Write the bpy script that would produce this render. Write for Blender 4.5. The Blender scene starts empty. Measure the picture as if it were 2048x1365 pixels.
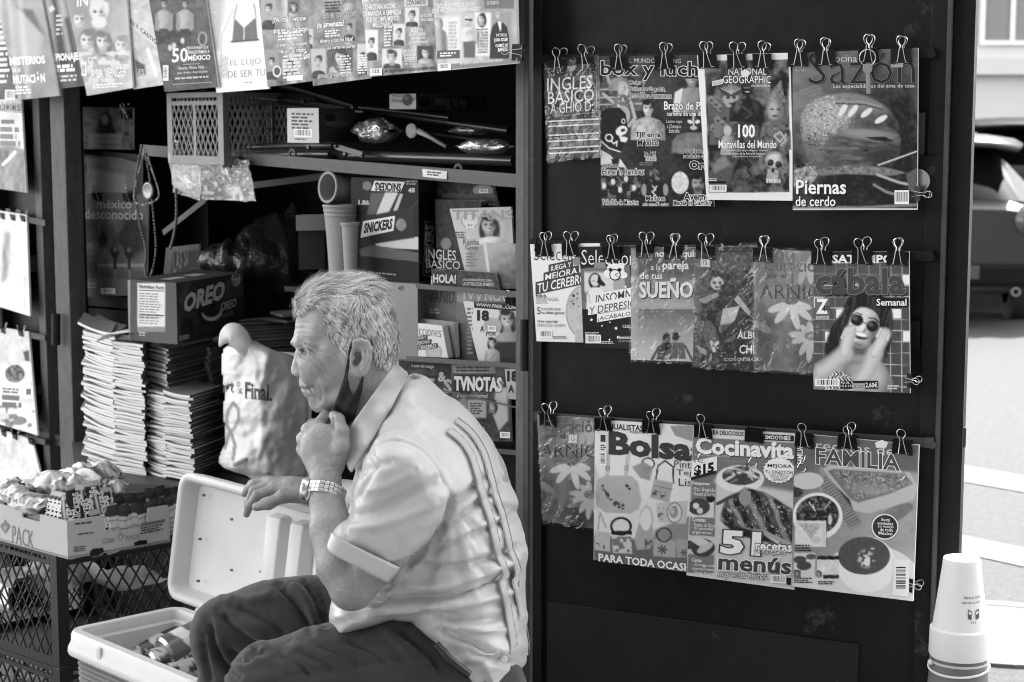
import bpy,math,random
import numpy as np
from mathutils import Vector,Matrix
SC=bpy.context.scene
COL=SC.collection
rad=math.radians
# camera
F,CX,CY,CAMZ,PITCH=3600.0,1024.0,682.5,1.40,rad(7.0)
CP,SP=math.cos(PITCH),math.sin(PITCH)
cam=bpy.data.cameras.new('camera')
cam.sensor_width=36.0
cam.lens=36.0*F/2048.0
cam.clip_start,cam.clip_end=0.05,400.0
cam.dof.use_dof=True
cam.dof.focus_distance=3.08
cam.dof.aperture_fstop=8.5
camo=bpy.data.objects.new('camera',cam)
camo.location=(0,0,CAMZ)
camo.rotation_euler=(rad(90)-PITCH,0,0)
COL.objects.link(camo)
SC.camera=camo
# light
SUN_EL,SUN_AZ=52.0,28.0
w=bpy.data.worlds.new('World')
SC.world=w
w.use_nodes=True
nt=w.node_tree
nt.nodes.clear()
sky=nt.nodes.new('ShaderNodeTexSky')
sky.sky_type='NISHITA'
sky.sun_disc=False
sky.sun_elevation=rad(SUN_EL)
sky.sun_rotation=rad(SUN_AZ)
bw=nt.nodes.new('ShaderNodeRGBToBW')
bg=nt.nodes.new('ShaderNodeBackground')
bg.inputs['Strength'].default_value=0.15
wo=nt.nodes.new('ShaderNodeOutputWorld')
nt.links.new(sky.outputs[0],bw.inputs[0])
nt.links.new(bw.outputs[0],bg.inputs[0])
nt.links.new(bg.outputs[0],wo.inputs[0])
sun=bpy.data.lights.new('sun','SUN')
sun.energy=2.0
sun.angle=rad(0.5)
suno=bpy.data.objects.new('sun',sun)
_sd=Vector((math.sin(rad(SUN_AZ))*math.cos(rad(SUN_EL)),math.cos(rad(SUN_AZ))*math.cos(rad(SUN_EL)),math.sin(rad(SUN_EL))))
suno.rotation_euler=_sd.to_track_quat('Z','Y').to_euler()
suno.location=(0,0,30)
COL.objects.link(suno)
SC.view_settings.view_transform='Standard'
SC.view_settings.look='None'
SC.view_settings.exposure=3.0
SC.view_settings.gamma=1.0
SC.cycles.filter_width=1.05
SC.cycles.max_bounces=8
SC.cycles.transparent_max_bounces=12
# projection helpers
def ray(x,y):
 a,b=(x-CX)/F,(CY-y)/F
 return np.array((a,CP+b*SP,-SP+b*CP))
def P(x,y,Y):
 d=ray(x,y)
 t=Y/d[1]
 return np.array((d[0]*t,Y,CAMZ+d[2]*t))
class Plane:
 """an upright plane through two ground points; off > 0 is towards the street side where the viewer stands"""
 def __init__(s,x0,Y0,x1,Y1):
  a,b=P(x0,400,Y0),P(x1,400,Y1)
  s.a=np.array((a[0],a[1],0.0));s.b=np.array((b[0],b[1],0.0))
  e=s.b-s.a
  s.ex=e/np.linalg.norm(e)
  s.ez=np.array((0,0,1.0))
  n=np.array((s.ex[1],-s.ex[0],0.0))
  s.n=n if n[1]<0 else-n
 def hit(s,x,y,off=0.0):
  d=ray(x,y)
  o=np.array((0,0,CAMZ))
  t=((s.a+s.n*off-o)@s.n)/(d@s.n)
  return o+d*t
 def hits(s,X,Y,OFF):
  a,b=(X-CX)/F,(CY-Y)/F
  d=np.stack((a,CP+b*SP,-SP+b*CP),-1)
  o=np.array((0,0,CAMZ))
  t=((s.a-o)@s.n+OFF)/(d@s.n)
  return o+d*t[...,None]
# materials
_M={}
def mat(name,g=0.5,rough=0.5,metal=0.0,nscale=0.0,namp=0.0,bump=0.0,bscale=60.0,bdet=3.0,attr=False,chips=0.0,coat=0.0,spec=0.5,stretch=None,tr=0.0,sheen=0.0,sss=0.0):
 if name in _M:
  return _M[name]
 m=bpy.data.materials.new(name)
 m.use_nodes=True
 t=m.node_tree
 b=t.nodes['Principled BSDF']
 L=t.links.new
 def math_(op,a,c):
  n=t.nodes.new('ShaderNodeMath');n.operation=op
  for i,v in enumerate((a,c)):
   if isinstance(v,(int,float)):n.inputs[i].default_value=v
   else:L(v,n.inputs[i])
  return n.outputs[0]
 tc=t.nodes.new('ShaderNodeTexCoord')
 co=tc.outputs['Object']
 if stretch:
  mp=t.nodes.new('ShaderNodeMapping');mp.inputs['Scale'].default_value=stretch
  L(co,mp.inputs[0]);co=mp.outputs[0]
 def noise(sc,det=4.0,ro=0.55):
  n=t.nodes.new('ShaderNodeTexNoise');n.inputs['Scale'].default_value=sc
  n.inputs['Detail'].default_value=det;n.inputs['Roughness'].default_value=ro
  L(co,n.inputs['Vector']);return n.outputs['Fac']
 val=None
 if attr:
  at=t.nodes.new('ShaderNodeAttribute');at.attribute_name='ink';val=at.outputs['Fac']
 if namp:
  v=math_('MULTIPLY_ADD',noise(nscale),2*namp);v.node.inputs[2].default_value=1-namp
  val=math_('MULTIPLY',v,g if val is None else val)
 if chips:
  n=noise(9.0,8.0,0.7)
  r=t.nodes.new('ShaderNodeMapRange');r.inputs[1].default_value=0.63;r.inputs[2].default_value=0.72
  L(n,r.inputs[0])
  val=math_('ADD',val if val is not None else g,math_('MULTIPLY',r.outputs[0],chips))
 if val is not None:
  cc=t.nodes.new('ShaderNodeCombineColor')
  for i in range(3):L(val,cc.inputs[i])
  L(cc.outputs[0],b.inputs['Base Color'])
 else:
  b.inputs['Base Color'].default_value=(g,g,g,1)
 b.inputs['Roughness'].default_value=rough
 b.inputs['Metallic'].default_value=metal
 b.inputs['Specular IOR Level'].default_value=spec
 b.inputs['Coat Weight'].default_value=coat
 b.inputs['Coat Roughness'].default_value=0.12
 b.inputs['Transmission Weight'].default_value=tr
 b.inputs['Sheen Weight'].default_value=sheen
 if sss:
  b.inputs['Subsurface Weight'].default_value=sss
  b.inputs['Subsurface Radius'].default_value=(0.006,0.006,0.006)
  b.inputs['Subsurface Scale'].default_value=1.0
 if rough<0.9 and namp:
  rr=math_('MULTIPLY_ADD',noise(nscale*2.3),0.25);rr.node.inputs[2].default_value=rough-0.125
  L(rr,b.inputs['Roughness'])
 if bump:
  bn=t.nodes.new('ShaderNodeBump');bn.inputs['Strength'].default_value=1.0
  bn.inputs['Distance'].default_value=bump
  L(noise(bscale,bdet),bn.inputs['Height']);L(bn.outputs[0],b.inputs['Normal'])
 _M[name]=m
 return m
def film_mat(name,gloss=0.10,rough=0.12,bump=0.004,bscale=38.0,tint=1.0,haze=0.0,fres=0.55):
 """thin clear wrapping film: mostly see-through with a wrinkled gloss"""
 if name in _M:return _M[name]
 m=bpy.data.materials.new(name);m.use_nodes=True
 t=m.node_tree;t.nodes.clear();L=t.links.new
 out=t.nodes.new('ShaderNodeOutputMaterial')
 tr=t.nodes.new('ShaderNodeBsdfTransparent');tr.inputs[0].default_value=(tint,tint,tint,1)
 gl=t.nodes.new('ShaderNodeBsdfGlossy');gl.inputs['Roughness'].default_value=rough
 gl.inputs[0].default_value=(1,1,1,1)
 df=t.nodes.new('ShaderNodeBsdfDiffuse');df.inputs[0].default_value=(.8,.8,.8,1)
 mx=t.nodes.new('ShaderNodeMixShader');mx2=t.nodes.new('ShaderNodeMixShader')
 lw=t.nodes.new('ShaderNodeLayerWeight');lw.inputs[0].default_value=0.35
 tc=t.nodes.new('ShaderNodeTexCoord')
 n=t.nodes.new('ShaderNodeTexNoise');n.inputs['Scale'].default_value=bscale;n.inputs['Detail'].default_value=3
 n.inputs['Distortion'].default_value=1.6
 bn=t.nodes.new('ShaderNodeBump');bn.inputs['Distance'].default_value=bump;bn.inputs['Strength'].default_value=1
 L(tc.outputs['Object'],n.inputs['Vector']);L(n.outputs['Fac'],bn.inputs['Height'])
 L(bn.outputs[0],gl.inputs['Normal']);L(bn.outputs[0],lw.inputs['Normal'])
 ma=t.nodes.new('ShaderNodeMath');ma.operation='MULTIPLY_ADD'
 ma.inputs[1].default_value=fres;ma.inputs[2].default_value=gloss;ma.use_clamp=True
 L(lw.outputs['Fresnel'],ma.inputs[0])
 mx2 .inputs[0].default_value=haze
 L(tr.outputs[0],mx2 .inputs[1]);L(df.outputs[0],mx2 .inputs[2])
 L(ma.outputs[0],mx.inputs[0]);L(mx2 .outputs[0],mx.inputs[1]);L(gl.outputs[0],mx.inputs[2])
 L(mx.outputs[0],out.inputs[0])
 _M[name]=m
 return m
INK=mat('printed_gloss_paper',attr=True,rough=0.42,spec=0.16)
INKM=mat('printed_matte_card',attr=True,rough=0.62,spec=0.3,nscale=30,namp=0.06)
PAPER=mat('page_edges',0.72,0.75,nscale=300,namp=0.25,stretch=(1,1,6))
STEEL=mat('dark_painted_steel',0.0095,0.40,nscale=14,namp=0.6,bump=0.0016,bscale=16,bdet=6,chips=0.06,spec=0.18)
STEELG=mat('worn_grey_steel',0.06,0.5,nscale=22,namp=0.4,bump=0.001,bscale=60,chips=0.12,spec=0.2)
CLIPB=mat('black_clip_steel',0.006,0.35,spec=0.25)
WIRE=mat('bright_wire',0.55,0.22,metal=1.0)
WHITEP=mat('white_plastic',0.78,0.42,nscale=9,namp=0.05)
DARKP=mat('dark_plastic',0.02,0.4)
# objects
class MB:
 def __init__(s):
  s.v,s.f,s.m,s.ink,s.n=[],[],[],[],0
 def add(s,V,Fc,m=0,ink=0.5):
  V=np.asarray(V,float).reshape(-1,3)
  s.v.append(V)
  b=s.n
  s.f.extend([tuple(int(i)+b for i in f)for f in Fc])
  s.m.extend([m]*len(Fc));s.ink.extend([ink]*len(Fc))
  s.n+=len(V)
  return s
 def obox(s,p,ex,ey,ez,m=0,ink=0.5):
  p,ex,ey,ez=(np.asarray(q,float)for q in(p,ex,ey,ez))
  V=[p,p+ex,p+ex+ey,p+ey,p+ez,p+ex+ez,p+ex+ey+ez,p+ey+ez]
  Fc=[(0,3,2,1),(4,5,6,7),(0,1,5,4),(1,2,6,5),(2,3,7,6),(3,0,4,7)]
  if np.dot(np.cross(ex,ey),ez)<0:Fc=[f[::-1]for f in Fc]
  return s.add(V,Fc,m,ink)
 def cbox(s,c,sx,sy,sz,m=0,ink=0.5,R=None):
  ex,ey,ez=np.eye(3)if R is None else np.asarray(R).T
  c=np.asarray(c,float)
  return s.obox(c-ex*sx/2-ey*sy/2-ez*sz/2,ex*sx,ey*sy,ez*sz,m,ink)
 def tube(s,pts,r,n=6,m=0,ink=0.5,closed=False,caps=True):
  pts=np.asarray(pts,float);k=len(pts)
  rr=np.full(k,r)if np.isscalar(r)else np.asarray(r,float)
  d=np.roll(pts,-1,0)-np.roll(pts,1,0)
  if not closed:
   d[0]=pts[1]-pts[0];d[-1]=pts[-1]-pts[-2]
  d/=np.linalg.norm(d,axis=1)[:,None]+1e-12
  up=np.array((0,0,1.0))if abs(d[0][2])<0.9 else np.array((1.0,0,0))
  V=[]
  u=np.cross(d[0],up);u/=np.linalg.norm(u)
  for i in range(k):
   u=u-d[i]*(u@d[i]);u/=np.linalg.norm(u)+1e-12
   w_=np.cross(d[i],u)
   for j in range(n):
    a=2*math.pi*j/n
    V.append(pts[i]+rr[i]*(u*math.cos(a)+w_*math.sin(a)))
  Fc=[]
  for i in range(k if closed else k-1):
   for j in range(n):
    a,b=i*n+j,i*n+(j+1)%n
    c,e=((i+1)%k)*n+(j+1)%n,((i+1)%k)*n+j
    Fc.append((a,b,c,e))
  if caps and not closed:
   Fc.append(tuple(range(n))[::-1]);Fc.append(tuple((k-1)*n+j for j in range(n)))
  return s.add(V,Fc,m,ink)
 def lathe(s,c,prof,axis=(0,0,1),n=32,m=0,ink=0.5,inks=None):
  c=np.asarray(c,float);ax=np.asarray(axis,float);ax/=np.linalg.norm(ax)
  up=np.array((0,0,1.0))if abs(ax[2])<0.9 else np.array((1.0,0,0))
  u=np.cross(ax,up);u/=np.linalg.norm(u);w_=np.cross(ax,u)
  V=[]
  for r,h in prof:
   for j in range(n):
    a=2*math.pi*j/n
    V.append(c+ax*h+r*(u*math.cos(a)+w_*math.sin(a)))
  V=np.array(V)
  for i in range(len(prof)-1):
   Fc=[(i*n+j,i*n+(j+1)%n,(i+1)*n+(j+1)%n,(i+1)*n+j)for j in range(n)]
   if i==0:s.add(V,Fc,m,ink if inks is None else inks[0])
   else:
    b=s.n-len(V)
    s.f.extend([tuple(q+b for q in f)for f in Fc]);s.m.extend([m]*n)
    s.ink.extend([ink if inks is None else inks[i]]*n)
  return s
 def build(s,name,mats,parent=None,loc=None,smooth=False,bevel=0.0,angle=40):
  V=np.concatenate(s.v)if s.v else np.zeros((0,3))
  o=np.array(origin_of(parent))if parent is not None else(np.array(loc,float)if loc is not None else np.array(((V[:,0].min()+V[:,0].max())/2,(V[:,1].min()+V[:,1].max())/2,V[:,2].min())))
  me=bpy.data.meshes.new(name)
  me.from_pydata((V-o).tolist(),[],s.f)
  mats=mats if isinstance(mats,(list,tuple))else[mats]
  for q in mats:me.materials.append(q)
  if len(mats)>1:me.polygons.foreach_set('material_index',s.m)
  if any(abs(i-0.5)>1e-6 for i in s.ink):
   a=me.attributes.new('ink','FLOAT','FACE');a.data.foreach_set('value',np.asarray(s.ink,np.float32))
  return finish(name,me,parent,o,smooth,bevel,angle)
def finish(name,me,parent,o,smooth=False,bevel=0.0,angle=40):
 me.validate()
 ob=bpy.data.objects.new(name,me)
 COL.objects.link(ob)
 if parent is not None:ob.parent=parent
 else:ob.location=o
 ORIG[ob.name]=tuple(o)
 if smooth:
  me.polygons.foreach_set('use_smooth',[True]*len(me.polygons))
  if smooth=='auto':
   me.set_sharp_from_angle(angle=rad(angle))
 if bevel:
  b=ob.modifiers.new('bevel','BEVEL');b.width=bevel;b.segments=2;b.limit_method='ANGLE'
  b.angle_limit=rad(35)
 return ob
ORIG={}
def origin_of(o):return ORIG.get(o.name,tuple(o.matrix_world.translation))
def tag(o,label,cat,group=None,kind=None):
 o['label']=label;o['category']=cat
 if group:o['group']=group
 if kind:o['kind']=kind
 return o
def thing(name,label,cat,loc,group=None):
 o=bpy.data.objects.new(name,None)
 o.empty_display_size=0.02
 COL.objects.link(o);o.location=tuple(float(q)for q in loc);ORIG[o.name]=tuple(float(q)for q in loc)
 return tag(o,label,cat,group)
def gridmesh(name,V,nx,ny,mats,parent,ink=None,smooth=True,faces_keep=None,orig=None):
 V=np.asarray(V).reshape(-1,3)
 o=np.array(origin_of(parent))if parent is not None else(V[0].copy()if orig is None else np.array(orig,float))
 i=np.arange(ny-1)[:,None]*nx+np.arange(nx-1)[None,:]
 Q=np.stack((i,i+nx,i+nx+1,i+1),-1).reshape(-1,4)
 if faces_keep is not None:Q=Q[faces_keep]
 me=bpy.data.meshes.new(name)
 me.vertices.add(len(V));me.vertices.foreach_set('co',(V-o).astype(np.float32).ravel())
 me.loops.add(len(Q)*4);me.loops.foreach_set('vertex_index',Q.astype(np.int32).ravel())
 me.polygons.add(len(Q));me.polygons.foreach_set('loop_start',np.arange(0,len(Q)*4,4,dtype=np.int32))
 me.polygons.foreach_set('loop_total',np.full(len(Q),4,np.int32))
 me.update(calc_edges=True)
 for q in(mats if isinstance(mats,(list,tuple))else[mats]):me.materials.append(q)
 if ink is not None:
  a=me.attributes.new('ink','FLOAT','POINT');a.data.foreach_set('value',np.asarray(ink,np.float32).ravel())
 return finish(name,me,parent,o,smooth)
# value noise
_rng=np.random.RandomState(7)
_NT=_rng.rand(256,256)
_NT3=_rng.rand(48,48,48)
def vnoise(x,y,s=1.0,seed=0):
 x=np.asarray(x,float)/s+seed*17.3;y=np.asarray(y,float)/s+seed*31.7
 xi,yi=np.floor(x).astype(int),np.floor(y).astype(int)
 fx,fy=x-xi,y-yi
 fx,fy=fx*fx*(3-2*fx),fy*fy*(3-2*fy)
 a=_NT[xi%256,yi%256];b=_NT[(xi+1)%256,yi%256]
 c=_NT[xi%256,(yi+1)%256];d=_NT[(xi+1)%256,(yi+1)%256]
 return(a*(1-fx)+b*fx)*(1-fy)+(c*(1-fx)+d*fx)*fy
def fbm(x,y,s=1.0,seed=0,o=3):
 r,a,t=0,1.0,0
 for k in range(o):
  r=r+a*vnoise(x,y,s/2**k,seed+k*5);t+=a;a*=0.5
 return r/t
def smooth01(t):t=np.clip(t,0,1);return t*t*(3-2*t)
# lettering
_TX={}
def text_raw(s,bold):
 k=(s,round(bold,3))
 if k in _TX:return _TX[k]
 c=bpy.data.curves.new('letters','FONT')
 c.body=s;c.size=1.0;c.resolution_u=2;c.offset=bold;c.dimensions='2D';c.fill_mode='FRONT'
 o=bpy.data.objects.new('letters',c)
 COL.objects.link(o)
 dg=bpy.context.evaluated_depsgraph_get()
 me=bpy.data.meshes.new_from_object(o.evaluated_get(dg))
 V=np.zeros(len(me.vertices)*3);me.vertices.foreach_get('co',V)
 V=V.reshape(-1,3)[:,:2].copy()
 Fc=[tuple(p.vertices)for p in me.polygons]
 bpy.data.objects.remove(o);bpy.data.curves.remove(c);bpy.data.meshes.remove(me)
 _TX[k]=(V,Fc)
 return _TX[k]
def text2d(s,bold=0.0,grow=0.0):
 """letters of a string fitted to the unit square, as 2-D triangles"""
 V0,_=text_raw(s,bold)
 lo,hi=V0 .min(0),V0 .max(0)
 V,Fc=text_raw(s,bold+grow)
 return(V-lo)/(hi-lo),Fc
def spline(pts,n=8,closed=False):
 p=np.asarray(pts,float);out=[]
 k=len(p)
 for i in range(k if closed else k-1):
  a,b=p[i],p[(i+1)%k]
  a0=p[i-1]if(i>0 or closed)else a;b1=p[(i+2)%k]if(i+2<k or closed)else b
  for t in np.arange(n)/n:
   out.append(.5*(2*a+(b-a0)*t+(2*a0-5*a+4*b-b1)*t*t+(-a0+3*a-3*b+b1)*t**3))
 if not closed:out.append(p[-1])
 return np.array(out)
# printed sheets: a picture painted on the sheet's own vertices plus lettering
class Canvas:
 def __init__(c,X,Y,g=0.5):
  c.X,c.Y=X,Y
  c.G=np.full(X.shape,float(g))
 def _mix(c,a,g):c.G=c.G*(1-a)+g*a
 def grad(c,x0,y0,g0,x1,y1,g1,mask=None):
  d=np.array((x1-x0,y1-y0),float);l=(d**2).sum()
  t=smooth01(((c.X-x0)*d[0]+(c.Y-y0)*d[1])/l)
  v=g0+(g1-g0)*t
  if mask is None:c.G=v
  else:c.G=c.G*(1-mask)+v*mask
  return c
 def m_ell(c,cx,cy,rx,ry,rot=0,soft=1.2):
  a=rad(rot);dx,dy=c.X-cx,c.Y-cy
  u,v=dx*math.cos(a)+dy*math.sin(a),-dx*math.sin(a)+dy*math.cos(a)
  r=np.sqrt((u/rx)**2+(v/ry)**2)
  return np.clip((1-r)*min(rx,ry)/soft+0.5,0,1)
 def m_poly(c,pts,soft=1.2):
  pts=np.asarray(pts,float);n=len(pts)
  lo,hi=pts.min(0)-soft*2,pts.max(0)+soft*2
  out=np.zeros(c.X.shape)
  sel=(c.X>lo[0])&(c.X<hi[0])&(c.Y>lo[1])&(c.Y<hi[1])
  if not sel.any():return out
  x,y=c.X[sel],c.Y[sel]
  d=np.full(x.shape,1e9);ins=np.zeros(x.shape,bool)
  for i in range(n):
   ax,ay=pts[i];bx,by=pts[(i+1)%n]
   ex,ey=bx-ax,by-ay
   t=np.clip(((x-ax)*ex+(y-ay)*ey)/(ex*ex+ey*ey+1e-9),0,1)
   d=np.minimum(d,np.hypot(x-ax-t*ex,y-ay-t*ey))
   cr=((ay>y)!=(by>y))&(x<ex*(y-ay)/(ey if abs(ey)>1e-9 else 1e-9)+ax)
   ins^=cr
  out[sel]=np.clip(np.where(ins,d,-d)/soft+0.5,0,1)
  return out
 def m_line(c,pts,wd,soft=1.0):
  d=np.full(c.X.shape,1e9)
  for(ax,ay),(bx,by)in zip(pts[:-1],pts[1:]):
   ex,ey=bx-ax,by-ay
   t=np.clip(((c.X-ax)*ex+(c.Y-ay)*ey)/(ex*ex+ey*ey+1e-9),0,1)
   d=np.minimum(d,np.hypot(c.X-ax-t*ex,c.Y-ay-t*ey))
  return np.clip((wd/2-d)/soft+0.5,0,1)
 def ell(c,cx,cy,rx,ry,g,rot=0,soft=1.2,a=1.0):c._mix(c.m_ell(cx,cy,rx,ry,rot,soft)*a,g);return c
 def poly(c,pts,g,soft=1.2,a=1.0):c._mix(c.m_poly(pts,soft)*a,g);return c
 def rect(c,x0,y0,x1,y1,g,soft=1.2,a=1.0):return c.poly([(x0,y0),(x1,y0),(x1,y1),(x0,y1)],g,soft,a)
 def line(c,pts,wd,g,soft=1.0,a=1.0):c._mix(c.m_line(pts,wd,soft)*a,g);return c
 def tex(c,s,amp,seed=0,mask=None,sy=None,o=3):
  n=(fbm(c.X,c.Y*(s/sy if sy else 1),s,seed,o)-0.5)*2*amp
  c.G=np.clip(c.G+(n if mask is None else n*mask),0.01,0.95);return c
 def speck(c,s,g,thr,seed,mask=None,a=0.8):
  m=np.clip((vnoise(c.X,c.Y,s,seed)-thr)*12,0,1)*a
  c._mix(m if mask is None else m*mask,g);return c
 def ring(c,cx,cy,rx,ry,wd,g,rot=0):
  m=c.m_ell(cx,cy,rx,ry,rot)*(1-c.m_ell(cx,cy,rx-wd,ry-wd,rot));c._mix(m,g);return c
 def face(c,cx,cy,r,skin=0.5,hair=0.05,long=0.0,turn=0.0,beard=False,smile=True,bald=False):
  """a small printed portrait: hair, neck, and a face lit from one side"""
  f=max(1.2,r*.22);sd=int(cx*3+cy)%50
  if long:
   m=c.m_ell(cx+.05*r,cy+long*r*0.4,1.12*r,(1.0+long*0.6)*r,0,f);c._mix(m,hair)
   c._mix(m*np.clip((fbm(c.X+c.Y*.15,c.Y*.18,r*.22+.8,sd)-.5)*3,0,1),hair+.16)
  elif not bald:c._mix(c.m_ell(cx,cy-0.25*r,0.88*r,1.0*r,0,f*.7),hair)
  m=c.m_poly([(cx-.36*r,cy+.4*r),(cx+.36*r,cy+.4*r),(cx+.46*r,cy+1.5*r),(cx-.46*r,cy+1.5*r)],f);c._mix(m,skin*.55)
  fx=cx+turn*.12*r
  m=np.maximum(c.m_ell(fx,cy-.05*r,.70*r,.86*r,0,f*.8),c.m_ell(fx,cy+.38*r,.5*r,.62*r,0,f*.8));c._mix(m,skin*.82)
  c._mix(m*c.m_ell(fx-.22*r,cy-.2*r,.42*r,.7*r,0,r*.6),min(skin*1.22,.85));c._mix(m*c.m_ell(fx+.55*r,cy+.15*r,.34*r,.8*r,0,r*.5)*.75,skin*.42)
  for q in(-.3,.3):c._mix(m*c.m_ell(fx+q*r,cy-.12*r,.22*r,.17*r,0,r*.2)*.7,skin*.45)
  c._mix(m*c.m_ell(fx+.12*r,cy+.28*r,.13*r,.12*r,0,r*.18)*.7,skin*.4);c._mix(m*c.m_ell(fx,cy+.95*r,.34*r,.12*r,0,r*.2)*.6,skin*.4)
  if not bald:
   hm=np.maximum(c.m_ell(cx+(.22 if sd%2 else-.22)*r,cy-.88*r,.66*r,.40*r,-14 if sd%2 else 14,f),c.m_ell(cx+.62*r,cy-.45*r,.24*r,.5*r,12,f));c._mix(hm,hair)
  ex=turn*.1*r
  for q in(-.28,.28):
   c.line([(fx+ex+(q-.17)*r,cy-.25*r),(fx+ex+q*r,cy-.31*r),(fx+ex+(q+.17)*r,cy-.25*r)],max(.07*r,.7),hair*.6+.03,a=.85 if r>13 else .4)
   c.ell(fx+ex+q*r,cy-.09*r,.15*r,.085*r,0.03,soft=.8 if r>13 else 1.8,a=1 if r>13 else .75)
  if beard:c._mix(m*c.m_ell(fx,cy+.74*r,.56*r,.42*r,0,f),hair+.06)
  c.ell(fx+ex,cy+.55*r,.25*r,.09*r,.09,soft=1.2,a=.85)
  if smile:c.ell(fx+ex,cy+.53*r,.2*r,.05*r,.75,soft=.8)
  return c
 def bust(c,cx,cy,wd,h,g):
  f=max(1.2,wd*.05)
  m=c.m_poly([(cx-wd*.14,cy),(cx+wd*.14,cy),(cx+wd*.4,cy+h*.14),(cx+wd*.5,cy+h*.4),(cx+wd*.52,cy+h),(cx-wd*.52,cy+h),(cx-wd*.5,cy+h*.4),(cx-wd*.4,cy+h*.14)],f)
  c._mix(m,g);t=(c.X-cx)/(wd*.5)
  c.G=c.G*(1-m*.45*smooth01((t+.1)/1.0));c._mix(m*.35*np.exp(-((t+.45)/.22)**2),min(g*1.5+.02,.85))
  c._mix(m*.5*np.clip((fbm(c.X+c.Y*.6,c.Y*.5,wd*.16+1,int(cx)%40)-.56)*5,0,1),g*.45)
  return c
 def flower(c,cx,cy,r,n=9,g=.75,core=.3,rot=0,squash=1.0):
  for k in range(n):
   a=rad(rot+360*k/n)
   c.ell(cx+math.cos(a)*r*.62,cy+math.sin(a)*r*.62*squash,r*.42,r*.15,g*(0.85+.15*math.cos(k*2.1)),math.degrees(math.atan2(math.sin(a)*squash,math.cos(a))))
  c.ell(cx,cy,r*.25,r*.22,core);return c
class Layer:
 """flat printing on a sheet; each call lies a hair above the one before"""
 def __init__(L,sheet):
  L.sh,L.mb,L.k=sheet,MB(),0
 def _lift(L):
  L.k+=1
  return L.sh.l0+0.00006*L.k
 def T(L,s,x0,y0,x1,y1,ink=0.85,slope=0.0,lean=0.0,bold=0.0,out=None,outw=0.035,shadow=None):
  """s fitted between (x0, y0) top-left and (x1, y1) bottom-right; slope tilts its baseline, lean its stems"""
  def lay(grow,g,dx=0,dy=0):
   uv,Fc=text2d(s,bold,grow)
   X=x0+uv[:,0]*(x1-x0)+lean*uv[:,1]*(y1-y0)+dx
   Y=y1-uv[:,1]*(y1-y0)+slope*(X-x0)+dy
   L.mb.add(L.sh.S(X,Y,L._lift()),Fc,0,g)
  if shadow is not None:lay(0,shadow[0],shadow[1],shadow[2])
  if out is not None:lay(outw,out)
  lay(0,ink)
  return L
 def V(L,s,x0,y0,x1,y1,ink=0.85,bold=0.0,up=True,slope=0.0,out=None):
  """lettering that runs up (or down) the sheet"""
  for grow,g in((0.05,out),(0,ink)):
   if g is None:continue
   uv,Fc=text2d(s,bold,grow)
   if up:X,Y=x0+(1-uv[:,1])*(x1-x0),y1-uv[:,0]*(y1-y0)
   else:X,Y=x1-(1-uv[:,1])*(x1-x0),y0+uv[:,0]*(y1-y0)
   Y=Y+slope*(X-x0)
   L.mb.add(L.sh.S(X,Y,L._lift()),Fc,0,g)
  return L
 def U(L,s,x0,y0,x1,y1,ink=0.85,bold=0.0,slope=0.0):
  """lettering turned upside down"""
  uv,Fc=text2d(s,bold)
  X,Y=x1-uv[:,0]*(x1-x0),y0+uv[:,1]*(y1-y0)
  L.mb.add(L.sh.S(X,Y+slope*(X-x0),L._lift()),Fc,0,ink);return L
 def quad(L,p,ink,lift=None,n=None):
  p=np.asarray(p,float)
  nx=max(2,int(np.hypot(*(p[1]-p[0]))/10)+1);ny=max(2,int(np.hypot(*(p[3]-p[0]))/10)+1)
  u,v=np.meshgrid(np.linspace(0,1,nx),np.linspace(0,1,ny))
  q=(p[0]*((1-u)*(1-v))[...,None]+p[1]*(u*(1-v))[...,None]+p[2]*(u*v)[...,None]+p[3]*((1-u)*v)[...,None]).reshape(-1,2)
  Fc=[(j*nx+i,(j+1)*nx+i,(j+1)*nx+i+1,j*nx+i+1)for j in range(ny-1)for i in range(nx-1)]
  L.mb.add(L.sh.S(q[:,0],q[:,1],lift if lift is not None else L._lift()),Fc,0,ink);return L
 def rect(L,x0,y0,x1,y1,ink,slope=0.0,lean=0.0):
  s=slope*(x1-x0);d=lean*(y1-y0)
  return L.quad([(x0+d,y0),(x1+d,y0+s),(x1,y1+s),(x0,y1)],ink)
 def ell(L,cx,cy,rx,ry,ink,n=28,wob=0.0):
  a=np.linspace(0,2*math.pi,n,endpoint=False)
  k=1+wob*np.cos(a*(n//2))
  X,Y=np.append(cx,cx+rx*k*np.cos(a)),np.append(cy,cy+ry*k*np.sin(a))
  L.mb.add(L.sh.S(X,Y,L._lift()),[(0,1+(i+1)%n,1+i)for i in range(n)],0,ink);return L
 def poly(L,pts,ink):
  pts=np.asarray(pts,float)
  L.mb.add(L.sh.S(pts[:,0],pts[:,1],L._lift()),[tuple(range(len(pts)))],0,ink);return L
 def bars(L,x0,y0,x1,y1,slope=0.0,seed=1,lo=0.04,hi=0.85,vert=False):
  L.rect(x0,y0,x1,y1,hi,slope)
  r=random.Random(seed);mx,my=(x1-x0)*.08,(y1-y0)*.12
  lf=L._lift()
  x,end=(y0+my,y1-my)if vert else(x0+mx,x1-mx)
  span=(y1-y0)if vert else(x1-x0)
  while x<end:
   wd=span*r.choice((.02,.02,.035,.05));e=min(x+wd,end)
   if vert:L.quad([(x0+mx,x),(x1-mx*3,x),(x1-mx*3,e),(x0+mx,e)],lo,lf)
   else:
    s0,s1=slope*(x-x0),slope*(e-x0)
    L.quad([(x,y0+my+s0),(e,y0+my+s1),(e,y1-my*1.6+s1),(x,y1-my*1.6+s0)],lo,lf)
   x+=wd+span*r.choice((.02,.03,.045))
  return L
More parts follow.
